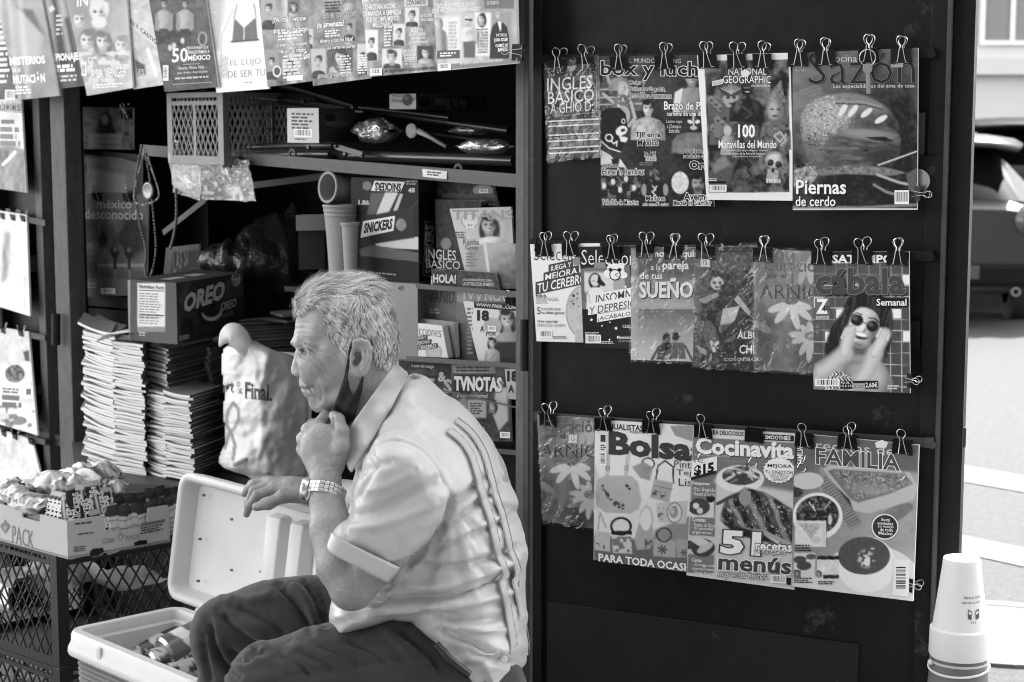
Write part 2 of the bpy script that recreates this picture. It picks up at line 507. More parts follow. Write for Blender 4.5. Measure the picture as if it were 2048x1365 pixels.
 def greek(L,x0,y0,x1,n,lh,ink,seed=0,slope=0.0,fill=.55):
  """n lines of words too small to read in the photograph"""
  r=random.Random(seed);lf=L._lift()
  for k in range(n):
   x=x0;end=x1-r.random()*(x1-x0)*.3;y=y0+k*lh
   while x<end:
    wd=r.uniform(1.2,4.2)*lh*.6;e=min(x+wd,end)
    L.quad([(x,y+slope*(x-x0)),(e,y+slope*(e-x0)),(e,y+lh*fill+slope*(e-x0)),(x,y+lh*fill+slope*(x-x0))],ink,lf)
    x=e+lh*.35
  return L
class Sheet:
 def __init__(s,plane,quad,off,bend=None,l0=0.0004):
  s.pl,s.off,s.l0=plane,off,l0
  s.q=np.asarray(quad,float)
  s.ax,s.ay=s.q[1]-s.q[0],s.q[3]-s.q[0]
  s.M=np.linalg.inv(np.stack((s.ax,s.ay),1))
  s.bend=bend
 def S(s,X,Y,lift=0.0):
  X,Y=np.asarray(X,float),np.asarray(Y,float)
  d=s.off+lift
  if s.bend is not None:
   u=s.M[0,0]*(X-s.q[0,0])+s.M[0,1]*(Y-s.q[0,1]);v=s.M[1,0]*(X-s.q[0,0])+s.M[1,1]*(Y-s.q[0,1])
   d=d+s.bend(u,v)
  return s.pl.hits(X,Y,d)
def bend_of(seed,amp=0.006,out=0.01,side=0.0):
 r=random.Random(seed);a,b,c_=r.uniform(-1,1),r.uniform(-1,1),r.uniform(0,6)
 def f(u,v):
  v1=np.clip(v,0,1.2)
  return out*v1**1.6*(0.6+.4*u)+amp*(a*np.sin(u*3.1+c_)+b*np.sin(u*2.0+v*2.6+c_))*v1+side*(u-.5)**2*v1
 return f
def jitter_edge(seed):return None
def magazine(label,plane,quad,off,paint,letter=None,group=None,step=2.0,thick=0.005,bend=None,ink=INK,base=0.5,sleeve=0,cat='magazine',name='magazine',parts=True,seed=1):
 q=np.asarray(quad,float)
 sh=Sheet(plane,q,off,bend)
 top=sh.S(*((q[0]+q[1])/2))+plane.n*-0.0
 t=thing(name,label,cat,top,group)
 nx=max(8,int(max(np.hypot(*(q[1]-q[0])),np.hypot(*(q[2]-q[3])))/step));ny=max(8,int(max(np.hypot(*(q[3]-q[0])),np.hypot(*(q[2]-q[1])))/step))
 u,v=np.meshgrid(np.linspace(0,1,nx),np.linspace(0,1,ny))
 XY=q[0]*((1-u)*(1-v))[...,None]+q[1]*(u*(1-v))[...,None]+q[2]*(u*v)[...,None]+q[3]*((1-u)*v)[...,None]
 X,Y=XY[...,0],XY[...,1]
 c=Canvas(X,Y,base)
 if paint:paint(c)
 c.tex(5,.018,seed+3);c.tex(2.6,.014,seed+9)
 V=sh.S(X.ravel(),Y.ravel())
 gridmesh('front_cover',V,nx,ny,ink,t,np.clip(c.G,.012,.88))
 ix=np.concatenate((np.arange(nx),np.arange(1,ny)*nx+nx-1,(ny-1)*nx+np.arange(nx-2,-1,-1),np.arange(ny-2,0,-1)*nx))
 mb=MB();k=len(ix);m=3
 for j in range(m):
  inset=0.0004 if j else 0
  mb.v.append(V[ix]-plane.n*(0.0002+thick*j/(m-1)))
 mb.n=k*m
 fs=[(j*k+i,j*k+(i+1)%k,(j+1)*k+(i+1)%k,(j+1)*k+i)for j in range(m-1)for i in range(k)]
 fs.append(tuple((m-1)*k+i for i in range(k)))
 mb.f=fs;mb.m=[0]*len(fs);mb.ink=[0.5]*len(fs)
 mb.build('pages',PAPER,t)
 if letter:
  L=Layer(sh);letter(L)
  if L.mb.n:L.mb.build('lettering',ink,t)
 if sleeve:
  sleeve_on(t,plane,q,off,bend,seed)
 return t,sh
def sleeve_on(t,plane,q,off,bend,seed,grow=5.0,film=None):
 c=q.mean(0);g=q+(q-c)/np.linalg.norm(q-c,axis=1)[:,None]*grow
 s2=Sheet(plane,g,off+0.004,bend)
 nx,ny=34,48
 u,v=np.meshgrid(np.linspace(0,1,nx),np.linspace(0,1,ny))
 XY=g[0]*((1-u)*(1-v))[...,None]+g[1]*(u*(1-v))[...,None]+g[2]*(u*v)[...,None]+g[3]*((1-u)*v)[...,None]
 e=np.minimum(np.minimum(u,1-u)*1.0,np.minimum(v,1-v))
 X=XY[...,0]+(fbm(XY[...,0],XY[...,1],9,seed)-.5)*7*(e<.03);Y=XY[...,1]+(fbm(XY[...,0],XY[...,1],9,seed+3)-.5)*7*(e<.03)
 n=(fbm(X*1.0,Y*.45+X*.3,22,seed,3)-.35)*0.007*(0.3+np.exp(-e*14))
 V=s2 .S(X.ravel(),Y.ravel(),np.maximum(n,-0.0025).ravel())
 gridmesh('plastic_sleeve',V,nx,ny,film or film_mat('clear_film',0.03,0.12,0.004,30,fres=.44),t)
def dress(o,t):
 pass
# binder clips
_CLIP={}
def clip_meshes():
 if _CLIP:return _CLIP
 wd,h,d=0.019,0.0245,0.0085
 mb=MB();th=0.0006
 for s in(1,-1):
  mb.obox((-wd,s*d,0),(2*wd,0,0),(0,-s*th,0),(0,0,-0.0005))
  V=[];n=7
  for i in range(n):
   tt=i/(n-1)
   y=s*(d*(1-tt)**1.15+0.0013);z=-h*tt
   k=wd*(1-0.10*(1-tt))
   V+=[(-k,y,z),(k,y,z),(-k,y-s*th*1.6,z),(k,y-s*th*1.6,z)]
  fs=[]
  for i in range(n-1):
   a=i*4
   for p,q2 in((0,1),(1,3),(3,2),(2,0)):
    fs.append((a+p,a+q2,a+4+q2,a+4+p))
  mb.add(V,fs)
  mb.tube([(-wd*.95,s*.0019,-h),(-wd*.42,s*.0019,-h)],.0013,8);mb.tube([(wd*.42,s*.0019,-h),(wd*.95,s*.0019,-h)],.0013,8)
 mb.obox((-wd*.92,-d-.001,-0.0006),(wd*1.84,0,0),(0,2*d+.002,0),(0,0,0.0012))
 def tomesh(m_,name,ma):
  me=bpy.data.meshes.new(name);me.from_pydata(np.concatenate(m_.v).tolist(),[],m_.f);me.materials.append(ma);me.validate()
  me.polygons.foreach_set('use_smooth',[True]*len(me.polygons));me.set_sharp_from_angle(angle=rad(40));return me
 _CLIP['body']=tomesh(mb,'clip_body',CLIPB)
 def handle(hgt):
  pts=[(-.0125,0,0),(-.0075,0,0),(-.0052,0,.012),(-.0028,0,.027),(-.0030,0,.031),(-.0068,0,.0365)]
  a=np.linspace(math.pi*1.02,0-.06,9)
  pts+=[(.0078*math.cos(q),0,.0415+.0078*math.sin(q))for q in a]
  pts+=[(-p[0],0,p[2])for p in pts[:6][::-1]]
  pts=np.array(pts);pts[:,2]*=hgt
  m_=MB();m_.tube(pts,.00085,6);return m_
 _CLIP['handle']=tomesh(handle(1.0),'wire_handle',WIRE)
 return _CLIP
CLIPGROUP='binder clips holding magazines on the kiosk'
def clip(label,x,y,plane,off,sc=1.0,tilt=0.0,fr=None,down=False,side=False,rs=None,both=True,wx=None):
 """(x, y): middle of the clip's spine in the photograph; off: the sheet's distance from the plane"""
 r=rs or random.Random(int(x*7+y))
 m=clip_meshes()
 loc=wx if wx is not None else plane.hit(x,y,off)
 t=thing('binder_clip',label,'binder clip',loc,CLIPGROUP)
 ex,ey,ez=Vector(plane.ex),Vector(plane.n),Vector((0,0,1))
 R=Matrix((ex,ey,ez)).transposed()
 R=R@Matrix.Rotation(rad(tilt),3,'Y')
 if side:R=R@Matrix.Rotation(rad(90),3,'Y')
 t.rotation_euler=R.to_euler();t.scale=(sc,sc,sc)
 b=bpy.data.objects.new('clip_body',m['body']);COL.objects.link(b);b.parent=t
 for s in((1,-1)if both else(1,)):
  h=bpy.data.objects.new('wire_handle',m['handle']);COL.objects.link(h);h.parent=t
  h.location=(r.uniform(-.0015,.0015),s*.0030,-.0235)
  if down and s==1:
   h.rotation_euler=(rad(180-5),0,r.uniform(-.1,.1))
  else:
   lean=r.uniform(15,24)if fr is None else fr
   h.rotation_euler=(rad(-s*lean),rad(r.uniform(-7,7)),0)
 return t
# ground, street
FRONT=Plane(1035,3.56,100,4.80)
DOOR=Plane(1068,3.53,1925,3.20)
LDOOR=Plane(100,4.85,-260,5.9)
ROADZ=-0.12
def ground():
 road=MB();road.obox((-150,-30,ROADZ-.02),(300,0,0),(0,230,0),(0,0,.02))
 o=road.build('road',mat('asphalt',0.04,0.85,nscale=26.0,namp=0.5,bump=0.004,bscale=90,bdet=6),loc=(0,0,ROADZ));o['kind']='structure'
 n=-FRONT.n;A=FRONT.a+n*1.0;d=-FRONT.ex
 if d[0]<0:d=-d
 sw=MB()
 a0,a1=A-d*9,A+d*5
 back=np.array((0,-9,0))
 sw.obox((a0[0],a0[1],ROADZ-.01),a1-a0,(-n*9),(0,0,-ROADZ+.01))
 o=sw.build('pavement',mat('paving_concrete',0.13,0.85,nscale=4,namp=0.2,bump=0.003,bscale=70),loc=(0,2,0));o['kind']='structure'
 def on_road(x,y):
  r_=ray(x,y);t=(ROADZ-CAMZ)/r_[2];return np.array((0,0,CAMZ))+r_*t
 WP=mat('road_paint',0.13,0.7,nscale=8,namp=0.15)
 for pts in([(1900,1068),(2300,1150),(2300,1190),(1900,1103)],[(1900,928),(2350,1005),(2350,1040),(1900,960)]):
  mb=MB();q=[on_road(*p)+np.array((0,0,.004))for p in pts]
  mb.add(q,[(3,2,1,0)]);o=mb.build('road_marking',WP,loc=q[0]);o['kind']='structure'
 c=on_road(2003,1268)
 t=thing('manhole_cover','round pale manhole cover in the sunlit road behind the cups','manhole cover',c)
 mb=MB();mb.lathe(c,[(0.0,.012),(.27,.012),(.285,.006)],n=40);mb.build('lid',mat('worn_iron',.13,.6,nscale=40,namp=.3,bump=.003,bscale=120),t)
 mb=MB();mb.lathe(c,[(.288,.004),(.288,.010),(.345,.010),(.352,.001)],n=40);mb.build('ring',mat('iron_rim',.05,.7,nscale=40,namp=.2),t)
ground()
def far_building():
 Y=34.0;a=P(1700,400,Y);W_=26.0
 t=thing('pale_building','pale sunlit building far across the street at the upper right','building',(a[0],Y,ROADZ))
 wl=mat('pale_render',.55,.8,nscale=1.2,namp=.05)
 mb=MB();mb.obox((a[0]-2,Y,ROADZ),(W_,0,0),(0,8,0),(0,0,11));mb.build('wall',wl,t)
 win=mat('far_window',.2,.3)
 fr=mat('far_window_frame',.8,.6)
 for fl in range(3):
  for k in range(6):
   x0=P(1963,200,Y)[0]+(k-2)*2.4;z0=P(1963,82,Y)[2]-3.1*fl+3.1
   if z0<.3:continue
   m=MB();m.obox((x0,Y-.03,z0),(1.05,0,0),(0,.02,0),(0,0,1.75));f=m.build('window',win,t)
   m=MB()
   for xx in(-.08,.48,1.05):m.obox((x0+xx,Y-.09,z0-.08),(.08,0,0),(0,.05,0),(0,0,1.91))
   for zz in(-.08,1.75):m.obox((x0,Y-.085,z0+zz),(1.05,0,0),(0,.045,0),(0,0,.08))
   m.build('window_frame',fr,f)
 m=MB();m.obox((a[0]-2.05,Y-.25,P(1963,150,Y)[2]),(W_+.1,0,0),(0,.245,0),(0,0,.3));m.build('ledge',wl,t)
far_building()
# the kiosk
def seg(mb,p,q,w_,d_,nrm,m=0):
 """a flat bar from p to q, w_ wide across and d_ deep along the normal"""
 p,q,nrm=(np.asarray(v,float)for v in(p,q,nrm))
 ax=q-p;s=np.cross(ax,nrm);s/=np.linalg.norm(s)
 mb.obox(p-s*w_/2-nrm*d_/2,ax,s*w_,nrm*d_,m)
LEDGEZ=0.545
POSTM=mat('worn_post_steel',0.095,0.55,nscale=45,namp=0.5,bump=0.0012,bscale=120,chips=-0.06,spec=.25,stretch=(1,1,.35))
def kiosk():
 fx,n=-FRONT.ex if FRONT.ex[0]<0 else FRONT.ex,FRONT.n
 A=FRONT.a.copy();B=FRONT.b.copy();inn=-n
 Wd=np.linalg.norm(B-A);D=0.72;H=2.35
 t=thing('newspaper_kiosk','dark steel newspaper kiosk with its shelves full of magazines and sweets','kiosk',A)
 dark=mat('kiosk_inside_paint',0.012,0.6,nscale=8,namp=.4,spec=.1)
 up=np.array((0,0,1.0))
 m=MB();m.obox(B+inn*D-fx*.3,fx*(Wd+.3),inn*.02,up*H);m.build('back_wall',dark,t)
 m=MB();m.obox(A+inn*.02+fx*.008,fx*.02,inn*D,up*H);m.build('side_wall',dark,t);m=MB();m.obox(B+inn*.02-fx*.33,fx*.02,inn*D,up*H);m.build('side_wall',dark,t)
 m=MB();m.obox(B+up*H-fx*.36+n*.55,fx*(Wd+.40),inn*(D+.6),up*.04);m.build('roof',STEEL,t)
 m=MB();m.obox(B+up*(LEDGEZ-.03)+inn*.03-fx*.2,fx*(Wd+.19),inn*(D-.06),up*.03);m.build('counter',mat('worn_counter',.05,.6,nscale=20,namp=.4),t)
 m=MB();m.obox(B+inn*.12,fx*(Wd-.005),inn*.02,up*(LEDGEZ-.035));m.build('base_panel',dark,t)
 m=MB();p0=FRONT.hit(1040,200,0);base=np.array((p0[0],p0[1],0))
 m.obox(base-fx*.012,fx*.023,inn*.035,up*H);m.build('front_post',POSTM,t,bevel=.0012)
 m=MB();m.obox(base+fx*.0115,fx*.012,inn*.05,up*(H-.01));m.build('front_post',STEELG,t,bevel=.0012)
 m=MB()
 for xa,xb,dd in((108,136,.0),):
  q=FRONT.hit(xa,500,dd);q2=FRONT.hit(xb,500,dd)
  m.obox((q[0],q[1],0),(q2-q)*np.array((1,1,0)),inn*.05,up*H)
 m.build('front_post',POSTM,t,bevel=.002)
 m=MB();q=FRONT.hit(136,500,-.055);q2=FRONT.hit(160,500,-.055);m.obox((q[0],q[1],0),(q2-q)*np.array((1,1,0)),inn*.02,up*H);m.build('inner_jamb',STEEL,t)
 a,b=FRONT.hit(282,300,-.06),FRONT.hit(1034,362,-.045)
 lip=MB();seg(lip,a,b,.028,.006,n);lip.obox(a-up*.014+inn*.003,b-a,inn*.55,up*.004)
 sf=lip.build('shelf',mat('shelf_steel',.042,.45,nscale=30,namp=.4,chips=.12),t,bevel=.0008)
 for x,y in((585,309),(917,340)):
  c=FRONT.hit(x,y,-.056);w_=MB()
  prof=[(.0075,-.002),(.0135,-.002),(.0135,.002),(.0075,.002),(.0075,-.002)]
  w_.lathe(c,prof,axis=n,n=20);w_.build('steel_ring',STEELG,sf,smooth='auto')
 m=MB();a,b=FRONT.hit(-40,-60,.055),FRONT.hit(1050,-150,.055);seg(m,a,b,.02,.006,n);m.build('hanging_rail',STEELG,t)
 m=MB();a,b=FRONT.hit(-40,-120,.03),FRONT.hit(1050,-215,.03);seg(m,a,b,.16,.01,n);m.build('fascia',STEEL,t)
# right door
 H=2.2
 dn=DOOR.n;dx=DOOR.ex
 def dpt(x,off=0.0):
  q=DOOR.hit(x,500,off);return np.array((q[0],q[1],0.0))
 def slab(m_,x0,x1,off,th,z0=.06,z1=H):
  a_,b_=dpt(x0,0),dpt(x1,0)
  m_.obox(a_+dn*(off-th)+up*z0,b_-a_,dn*th,up*(z1-z0))
 m=MB();slab(m,1072,1893,0,.018)
 dr=m.build('door',STEEL,t,bevel=.001)
 m=MB();slab(m,1071,1089,.014,.012);m.build('door_stile',STEEL,dr,bevel=.001)
 m=MB();slab(m,1852,1886,.014,.012);m.build('door_stile',STEEL,dr,bevel=.001)
 m=MB();slab(m,1886.5,1893,.026,.024);m.build('door_edge_strip',STEELG,dr,bevel=.001)
 m=MB();slab(m,1893.5,1936,-.004,.03);m.build('door_flange',STEEL,dr,bevel=.001)
 m=MB();q=[DOOR.hit(1098,1203,.003),DOOR.hit(1738,1291,.003)]
 z0,z1=q[0][2],q[1][2];a_,b_=dpt(1098),dpt(1738)
 V=[a_+up*.1,b_+up*.1,b_+up*z1,a_+up*z0]
 V=[v+dn*.0012 for v in V]+[v+dn*.0052 for v in V]
 m.add(V,[(4,5,6,7),(0,3,2,1),(0,1,5,4),(1,2,6,5),(2,3,7,6),(3,0,4,7)]);m.build('patch_plate',mat('patch_steel',.021,.38,nscale=14,namp=.3,bump=.001,bscale=18,chips=.04,spec=.14),dr,bevel=.001)
 m=MB()
 z1,z0=DOOR.hit(1850,312,0)[2],DOOR.hit(1850,412,0)[2];slab(m,1800,1889.5,.019,.0045,z0,z1);m.build('lock_plate',STEEL,dr,bevel=.001)
 c=DOOR.hit(1838,362,.0205);m=MB();m.lathe(c,[(.0,.006),(.016,.006),(.0172,.010),(.021,.010),(.0225,.004),(.0225,-.0015)],axis=dn,n=36);m.build('lock_ring',mat('lock_chrome',.6,.25,metal=1.0),dr,smooth='auto')
 for(x0,y0,x1,y1)in((1837,226,1850,312),(1822,640,1841,697)):
  m=MB();a_,b_=DOOR.hit(x0,y0,.003),DOOR.hit(x1,y1,.003);m.obox((a_[0],a_[1],b_[2]),(b_-a_)*np.array((1,1,0)),dn*.008,up*(a_[2]-b_[2]));m.build('strap_bracket',STEELG if x0>1830 else STEEL,dr,bevel=.001)
 for(x0,y0,x1,y1)in((1084,119,1860,106),(1066,488,1858,513),(1076,833,1858,886)):
  m=MB();a_,b_=DOOR.hit(x0,y0,.030),DOOR.hit(x1,y1,.030);seg(m,a_,b_,.017,.003,dn)
  for e in(a_,b_):m.obox(e-dx*.008-up*.009-dn*.014,dx*.016,dn*.017,up*.018)
  m.lathe(b_+dx*.004-up*.004-dn*.006,[(.0,.009),(.006,.006),(.009,0),(.007,-.006),(.0,-.008)],axis=dn,n=10)
  m.build('hanging_rail',STEELG if y0>800 else STEEL,dr,bevel=.0006)
 for(x,y0,y1)in((1049,640,690),(1049,692,742)):
  m=MB();p_,q_=DOOR.hit(x,y0,.012),DOOR.hit(x,y1,.012);m.tube([p_,q_],.0085,14);m.build('hinge',STEEL,dr,smooth='auto')
 m=MB();p_,q_=DOOR.hit(1941,165,-.02),DOOR.hit(1941,222,-.02);m.cbox((p_+q_)/2,.012,.006,abs(p_[2]-q_[2]));m.tube([q_+np.array((.002,-.006,.006)),q_+np.array((.002,.006,.006))],.003,8);m.build('latch',STEELG,dr,bevel=.001)
 m=MB();p_,q_=DOOR.hit(1927,855,-.02),DOOR.hit(1927,895,-.02);m.cbox((p_+q_)/2,.008,.006,abs(p_[2]-q_[2]));m.build('latch',STEELG,dr,bevel=.001)
# left door
 ln,lx=LDOOR.n,LDOOR.ex
 def lslab(m_,x0,x1,off,th,z0=.06,z1=H):
  a_,b_=LDOOR.hit(x0,500,0)*np.array((1,1,0)),LDOOR.hit(x1,500,0)*np.array((1,1,0))
  m_.obox(a_+ln*(off-th)+up*z0,b_-a_,ln*th,up*(z1-z0))
 m=MB();lslab(m,-190,92,0,.018);dl=m.build('door',STEEL,t,bevel=.001)
 m=MB();lslab(m,82,95,.012,.03);m.build('door_edge_strip',POSTM,dl,bevel=.001)
 for y0,y1 in((628,690),):
  m=MB();p_,q_=FRONT.hit(112,y0,.02),FRONT.hit(112,y1,.02);m.tube([p_,q_],.012,14);m.build('hinge',STEEL,dl,smooth='auto')
 for y in(432,662,870):
  m=MB();a_,b_=LDOOR.hit(-150,y-34,.030),LDOOR.hit(88,y+14,.030);seg(m,a_,b_,.016,.003,ln);m.obox(b_-lx*.01-up*.008-ln*.014,lx*.02,ln*.016,up*.016);m.build('hanging_rail',STEELG,dl)
 for(x0,y0,x1,y1)in((62,510,74,545),(76,770,88,790)):
  m=MB();a_,b_=LDOOR.hit(x0,y0,.004),LDOOR.hit(x1,y1,.004);m.cbox((a_+b_)/2,abs(b_[0]-a_[0]),.01,abs(a_[2]-b_[2]));m.build('door_handle',STEELG,dl,bevel=.001)
 return t
KIOSK=kiosk()
# magazines clipped to the right door
def D(v):
 v=v/255.0
 return v/12.92 if v<=0.04045 else((v+0.055)/1.055)**2.4
MG='magazines hung on the open kiosk door'
def sticker(L,x0,y0,x1,y1,g=190,s='$ 2.25',slope=0.0):
 L.rect(x0,y0,x1,y1,D(g),slope);L.T(s,x0+(x1-x0)*.15,y0+(y1-y0)*.25,x1-(x1-x0)*.15,y1-(y1-y0)*.25,D(g*.55),slope)
def door_magazines():
 W,B=D(240),D(20)
# first row
 def pt(c):
  c.grad(1092,120,D(46),1200,320,D(40));c.tex(40,.012,3)
 def lt(L):
  q=[(1103,142),(1192,135),(1194,225),(1106,234)]
  for i in range(4):
   a,b=np.array(q[i]),np.array(q[(i+1)%4]);d=(b-a)/np.hypot(*(b-a));nn=np.array((-d[1],d[0]))*.7
   L.quad([a-nn,b-nn,b+nn,a+nn],D(150))
  sl=-.075
  L.T('INGLES',1094,157,1184,184,W,sl,.02,bold=.004);L.T('BASICO',1096,184,1188,209,W,sl,0,bold=.004)
  L.T('·A·GHIO D:',1097,208,1186,229,W,sl)
  L.ell(1144,138,6,5,D(180));L.ell(1137,136,3,4,D(160));L.ell(1149,134,4,3,D(170))
  for y in(242,252,270,282,296,306):
   L.rect(1096+(y-240)*.03,y,1198,y+3,D(225),-.05)
  L.rect(1098,256,1198,269,D(75),-.05);L.rect(1098,286,1198,296,D(75),-.05);L.rect(1099,309,1199,316,D(70),-.05)
  L.T('1 657 500 EJEMPLARES VENDIDOS',1102,247,1193,253,D(200),-.06);L.T('EL MAS EXITOSO CURSO DE INGLES',1100,275,1196,280,D(215),-.05)
 magazine('small dark language course booklet in crumpled clear wrap, white lettering above ruled bands',DOOR,[(1088,126),(1196,115),(1200,311),(1096,321)],.034,pt,lt,MG,sleeve=1,bend=bend_of(3,.003,.006),seed=4,thick=.008)
 def pt(c):
  c.grad(1200,115,D(70),1420,420,D(24));c.tex(30,.03,5)
  c.rect(1200,175,1290,222,D(95));c.tex(7,.12,8,c.m_poly([(1200,130),(1290,130),(1290,222),(1200,222)]))
  for y in(180,196,210):c.line([(1200,y),(1300,y-3)],2.2,D(200))
  c.face(1239,146,9,D(190),D(40),.8);c.bust(1239,156,42,26,D(150));c.line([(1218,165),(1212,140),(1226,132)],6,D(175))
  c.face(1246,176,10,D(205),D(185),.9);c.bust(1246,190,46,45,D(120));c.speck(4,D(210),.55,2,c.m_ell(1248,205,14,22))
  c.line([(1226,205),(1206,188)],6,D(185));c.line([(1262,205),(1270,236),(1258,252)],6,D(185));c.ell(1246,232,14,20,D(175))
  c.face(1296,218,14,D(215),D(30));c.bust(1296,236,66,44,D(185));c.tex(6,.22,11,c.m_poly([(1266,240),(1326,240),(1326,275),(1266,275)]))
  c.face(1383,156,17,D(165),D(60),bald=True);c.ell(1383,142,20,6,D(25));c.rect(1370,151,1396,158,D(10));c.bust(1385,176,74,50,D(150));c.poly([(1350,185),(1366,176),(1358,225),(1346,225)],D(225))
  c.poly([(1202,225),(1212,217),(1240,216),(1252,228),(1256,262),(1248,270),(1254,282),(1250,292),(1244,300),(1234,306),(1216,298),(1203,286)],D(22))
  c.ell(1243,262,12,9,D(235),-30);c.ell(1246,261,5,3.5,D(60),-20);c.poly([(1238,272),(1256,276),(1252,285),(1242,284)],D(235));c.line([(1204,284),(1218,297),(1240,304)],2.5,D(225))
  c.ring(1218,276,8,8,2.5,D(235));c.line([(1222,282),(1228,288),(1234,283),(1233,292)],2.6,D(235));c.ring(1247,243,4,5,1.4,D(235))
  c.poly([(1202,300),(1222,312),(1240,335),(1202,330)],D(215));c.poly([(1222,304),(1245,308),(1275,330),(1275,336),(1238,336)],D(55));c.poly([(1222,318),(1236,316),(1234,334),(1226,334)],D(40));c.poly([(1240,318),(1252,335),(1236,335)],D(225))
  c.face(1387,246,16,D(60),D(60),bald=True);c.ell(1387,245,14,18,D(45));c.line([(1387,228),(1387,250)],4,D(190));c.ell(1380,244,5,3.5,D(225),20);c.ell(1395,244,5,3.5,D(225),-20);c.ell(1387,256,7,4,D(190));c.bust(1390,266,90,40,D(120));c.tex(10,.1,14,c.m_ell(1392,282,40,16))
  c.rect(1202,352,1282,402,D(60));c.tex(7,.28,21,c.m_poly([(1202,352),(1282,352),(1282,402),(1202,402)]))
  for x,y in((1208,372),(1226,364),(1240,380),(1252,358),(1268,376)):c.ell(x,y,4,6,D(215));c.rect(x-8,y+8,x+8,y+24,D(28))
  c.ell(1309,352,11,13,D(90));c.tex(4,.3,25,c.m_ell(1309,352,11,14));c.bust(1309,364,50,46,D(28));c.line([(1305,372),(1311,380),(1304,384),(1312,392)],2,D(215));c.line([(1314,372),(1307,382)],2,D(215));c.ell(1288,380,5,12,D(150));c.ell(1331,380,5,12,D(150))
  c.rect(1342,344,1424,404,D(40));c.ell(1360,366,17,22,D(215));c.tex(5,.25,29,c.m_ell(1360,366,16,21));c.face(1396,368,17,D(160),D(25),beard=True,smile=False)
 def lt(L):
  L.T('EL MUNDO DEL RING',1254,117,1362,126,D(200),.01)
  L.T('box y lucha',1202,122,1418,160,D(28),.01,bold=.015,out=D(225),outw=.03)
  for s,x0,x1,y in(('Dalys y',1260,1290,161),('Princesa Sugehit,',1260,1331,173),('Increíbles Amazonas',1260,1343,185)):L.T(s,x0,y,x1,y+11,D(45),.02,bold=.01,out=D(225),outw=.06)
  L.T('Brazo de Plata',1328,203,1424,220,W,.01,bold=.02,out=B,outw=.04);L.T('carisma de una dinastía',1334,223,1424,232,W,.01,bold=.01)
  for s,x0,x1,y in(('Latino rapa',1333,1364,240),('a Chamaco',1334,1362,249),('Estrella',1338,1359,258)):L.T(s,x0,y,x1,y+8,D(200),bold=.01)
  L.T('TJP en la',1270,264,1322,278,B,bold=.03,out=W,outw=.06);L.T('México',1275,279,1317,292,B,bold=.03,out=W,outw=.06)
  L.T('No. 3493',1288,303,1312,308,D(210));L.T('$20.00',1288,309,1312,315,D(210),bold=.01);sticker(L,1291,314,1313,323,180)
  L.greek(1279,325,1312,2,4,D(120),5)
  for s,x0,x1,y in(('La Coliseo, un',1358,1420,298),('recinto que',1367,1420,309)):L.T(s,x0,y,x1,y+10,B,bold=.015,out=D(215),outw=.07)
  L.T('Oro',1379,322,1420,339,D(45),bold=.05,out=D(220),outw=.05)
  L.T('El SEÑOR',1205,327,1236,336,B,bold=.02,out=D(220),outw=.06);L.T('Huracán Ramírez',1204,337,1288,350,D(40),bold=.02,out=W,outw=.07)
  L.T('Feliz Día de Muertos',1206,400,1277,410,B,bold=.02,out=W,outw=.08);L.T('Maligna',1292,392,1330,405,D(40),bold=.02,out=W,outw=.07);L.T('solo conoce la rudeza',1286,406,1337,412,B,out=D(220),outw=.08)
  L.T('Averno',1368,386,1420,401,B,bold=.03,out=W,outw=.06);L.T('Martes de Glamour',1347,401,1423,411,B,bold=.02,out=W,outw=.08)
 magazine('wrestling magazine crowded with masked fighters, half under a white bordered sheet',DOOR,[(1198,113),(1404,110),(1428,414),(1202,416)],.036,pt,lt,MG,bend=bend_of(5,.003,.004),seed=5)
 def pt(c):
  c.grad(1400,110,W,1590,400,D(228))
  q=[(1409,122),(1578,119),(1579,385),(1418,386)];m=c.m_poly(q)
  c.grad(1410,120,D(105),1560,390,D(62),m);c.tex(26,.07,4,m);c.tex(9,.06,9,m)
  c.poly([(1538,160),(1572,156),(1576,200),(1540,205)],D(45))
  c.tex(14,.16,41,m);c._mix(m*np.clip((fbm(c.X,c.Y*.7,20,43)-.52)*6,0,1)*.7,D(30));c.ell(1425,150,14,6,D(70),0,4);c.line([(1412,140),(1440,141)],4,D(110),3)
  for k in range(9):
   x,y=1422+(k%5)*9+(k//5)*4,200+(k//5)*40+(k%3)*8;c.ell(x,y,6,8,D(135));c.ell(x+1,y+2,4,3,D(80));c.rect(x-6,y+9,x+6,y+34,D(96))
  c.ell(1462,198,15,18,D(165));c.ell(1462,180,22,14,D(70))
  for k in range(9):c.line([(1462,188),(1442+k*5,168+abs(k-4)*2.2)],1.8,D(170))
  c.ell(1456,196,4,2.4,D(30));c.ell(1468,196,4,2.4,D(30));c.ell(1462,208,5,2,D(50))
  c.poly([(1551,205),(1534,196),(1562,160),(1571,205)],D(120));c.tex(4,.2,31,c.m_poly([(1536,200),(1562,162),(1570,205)]));c.ell(1551,222,17,22,D(120),0,5);c._mix(c.m_ell(1546,220,9,18,0,9),D(180));c.ell(1544,219,4,2,D(60));c.ell(1557,219,4,2,D(60));c.ell(1550,232,6,2,D(70));c.bust(1551,240,60,60,D(110));c.tex(6,.18,33,c.m_poly([(1524,250),(1578,250),(1578,300),(1524,300)]))
  c.ell(1455,262,8,10,D(190));c.bust(1455,270,26,40,D(170));c.ell(1436,262,9,14,D(120))
  c.ell(1494,178,12,15,D(20));c.ell(1494,172,8,6,D(50));c.line([(1488,176),(1500,176)],1.5,D(120));c.ell(1495,184,4,1.4,D(210));c.ell(1495,196,4,10,D(14))
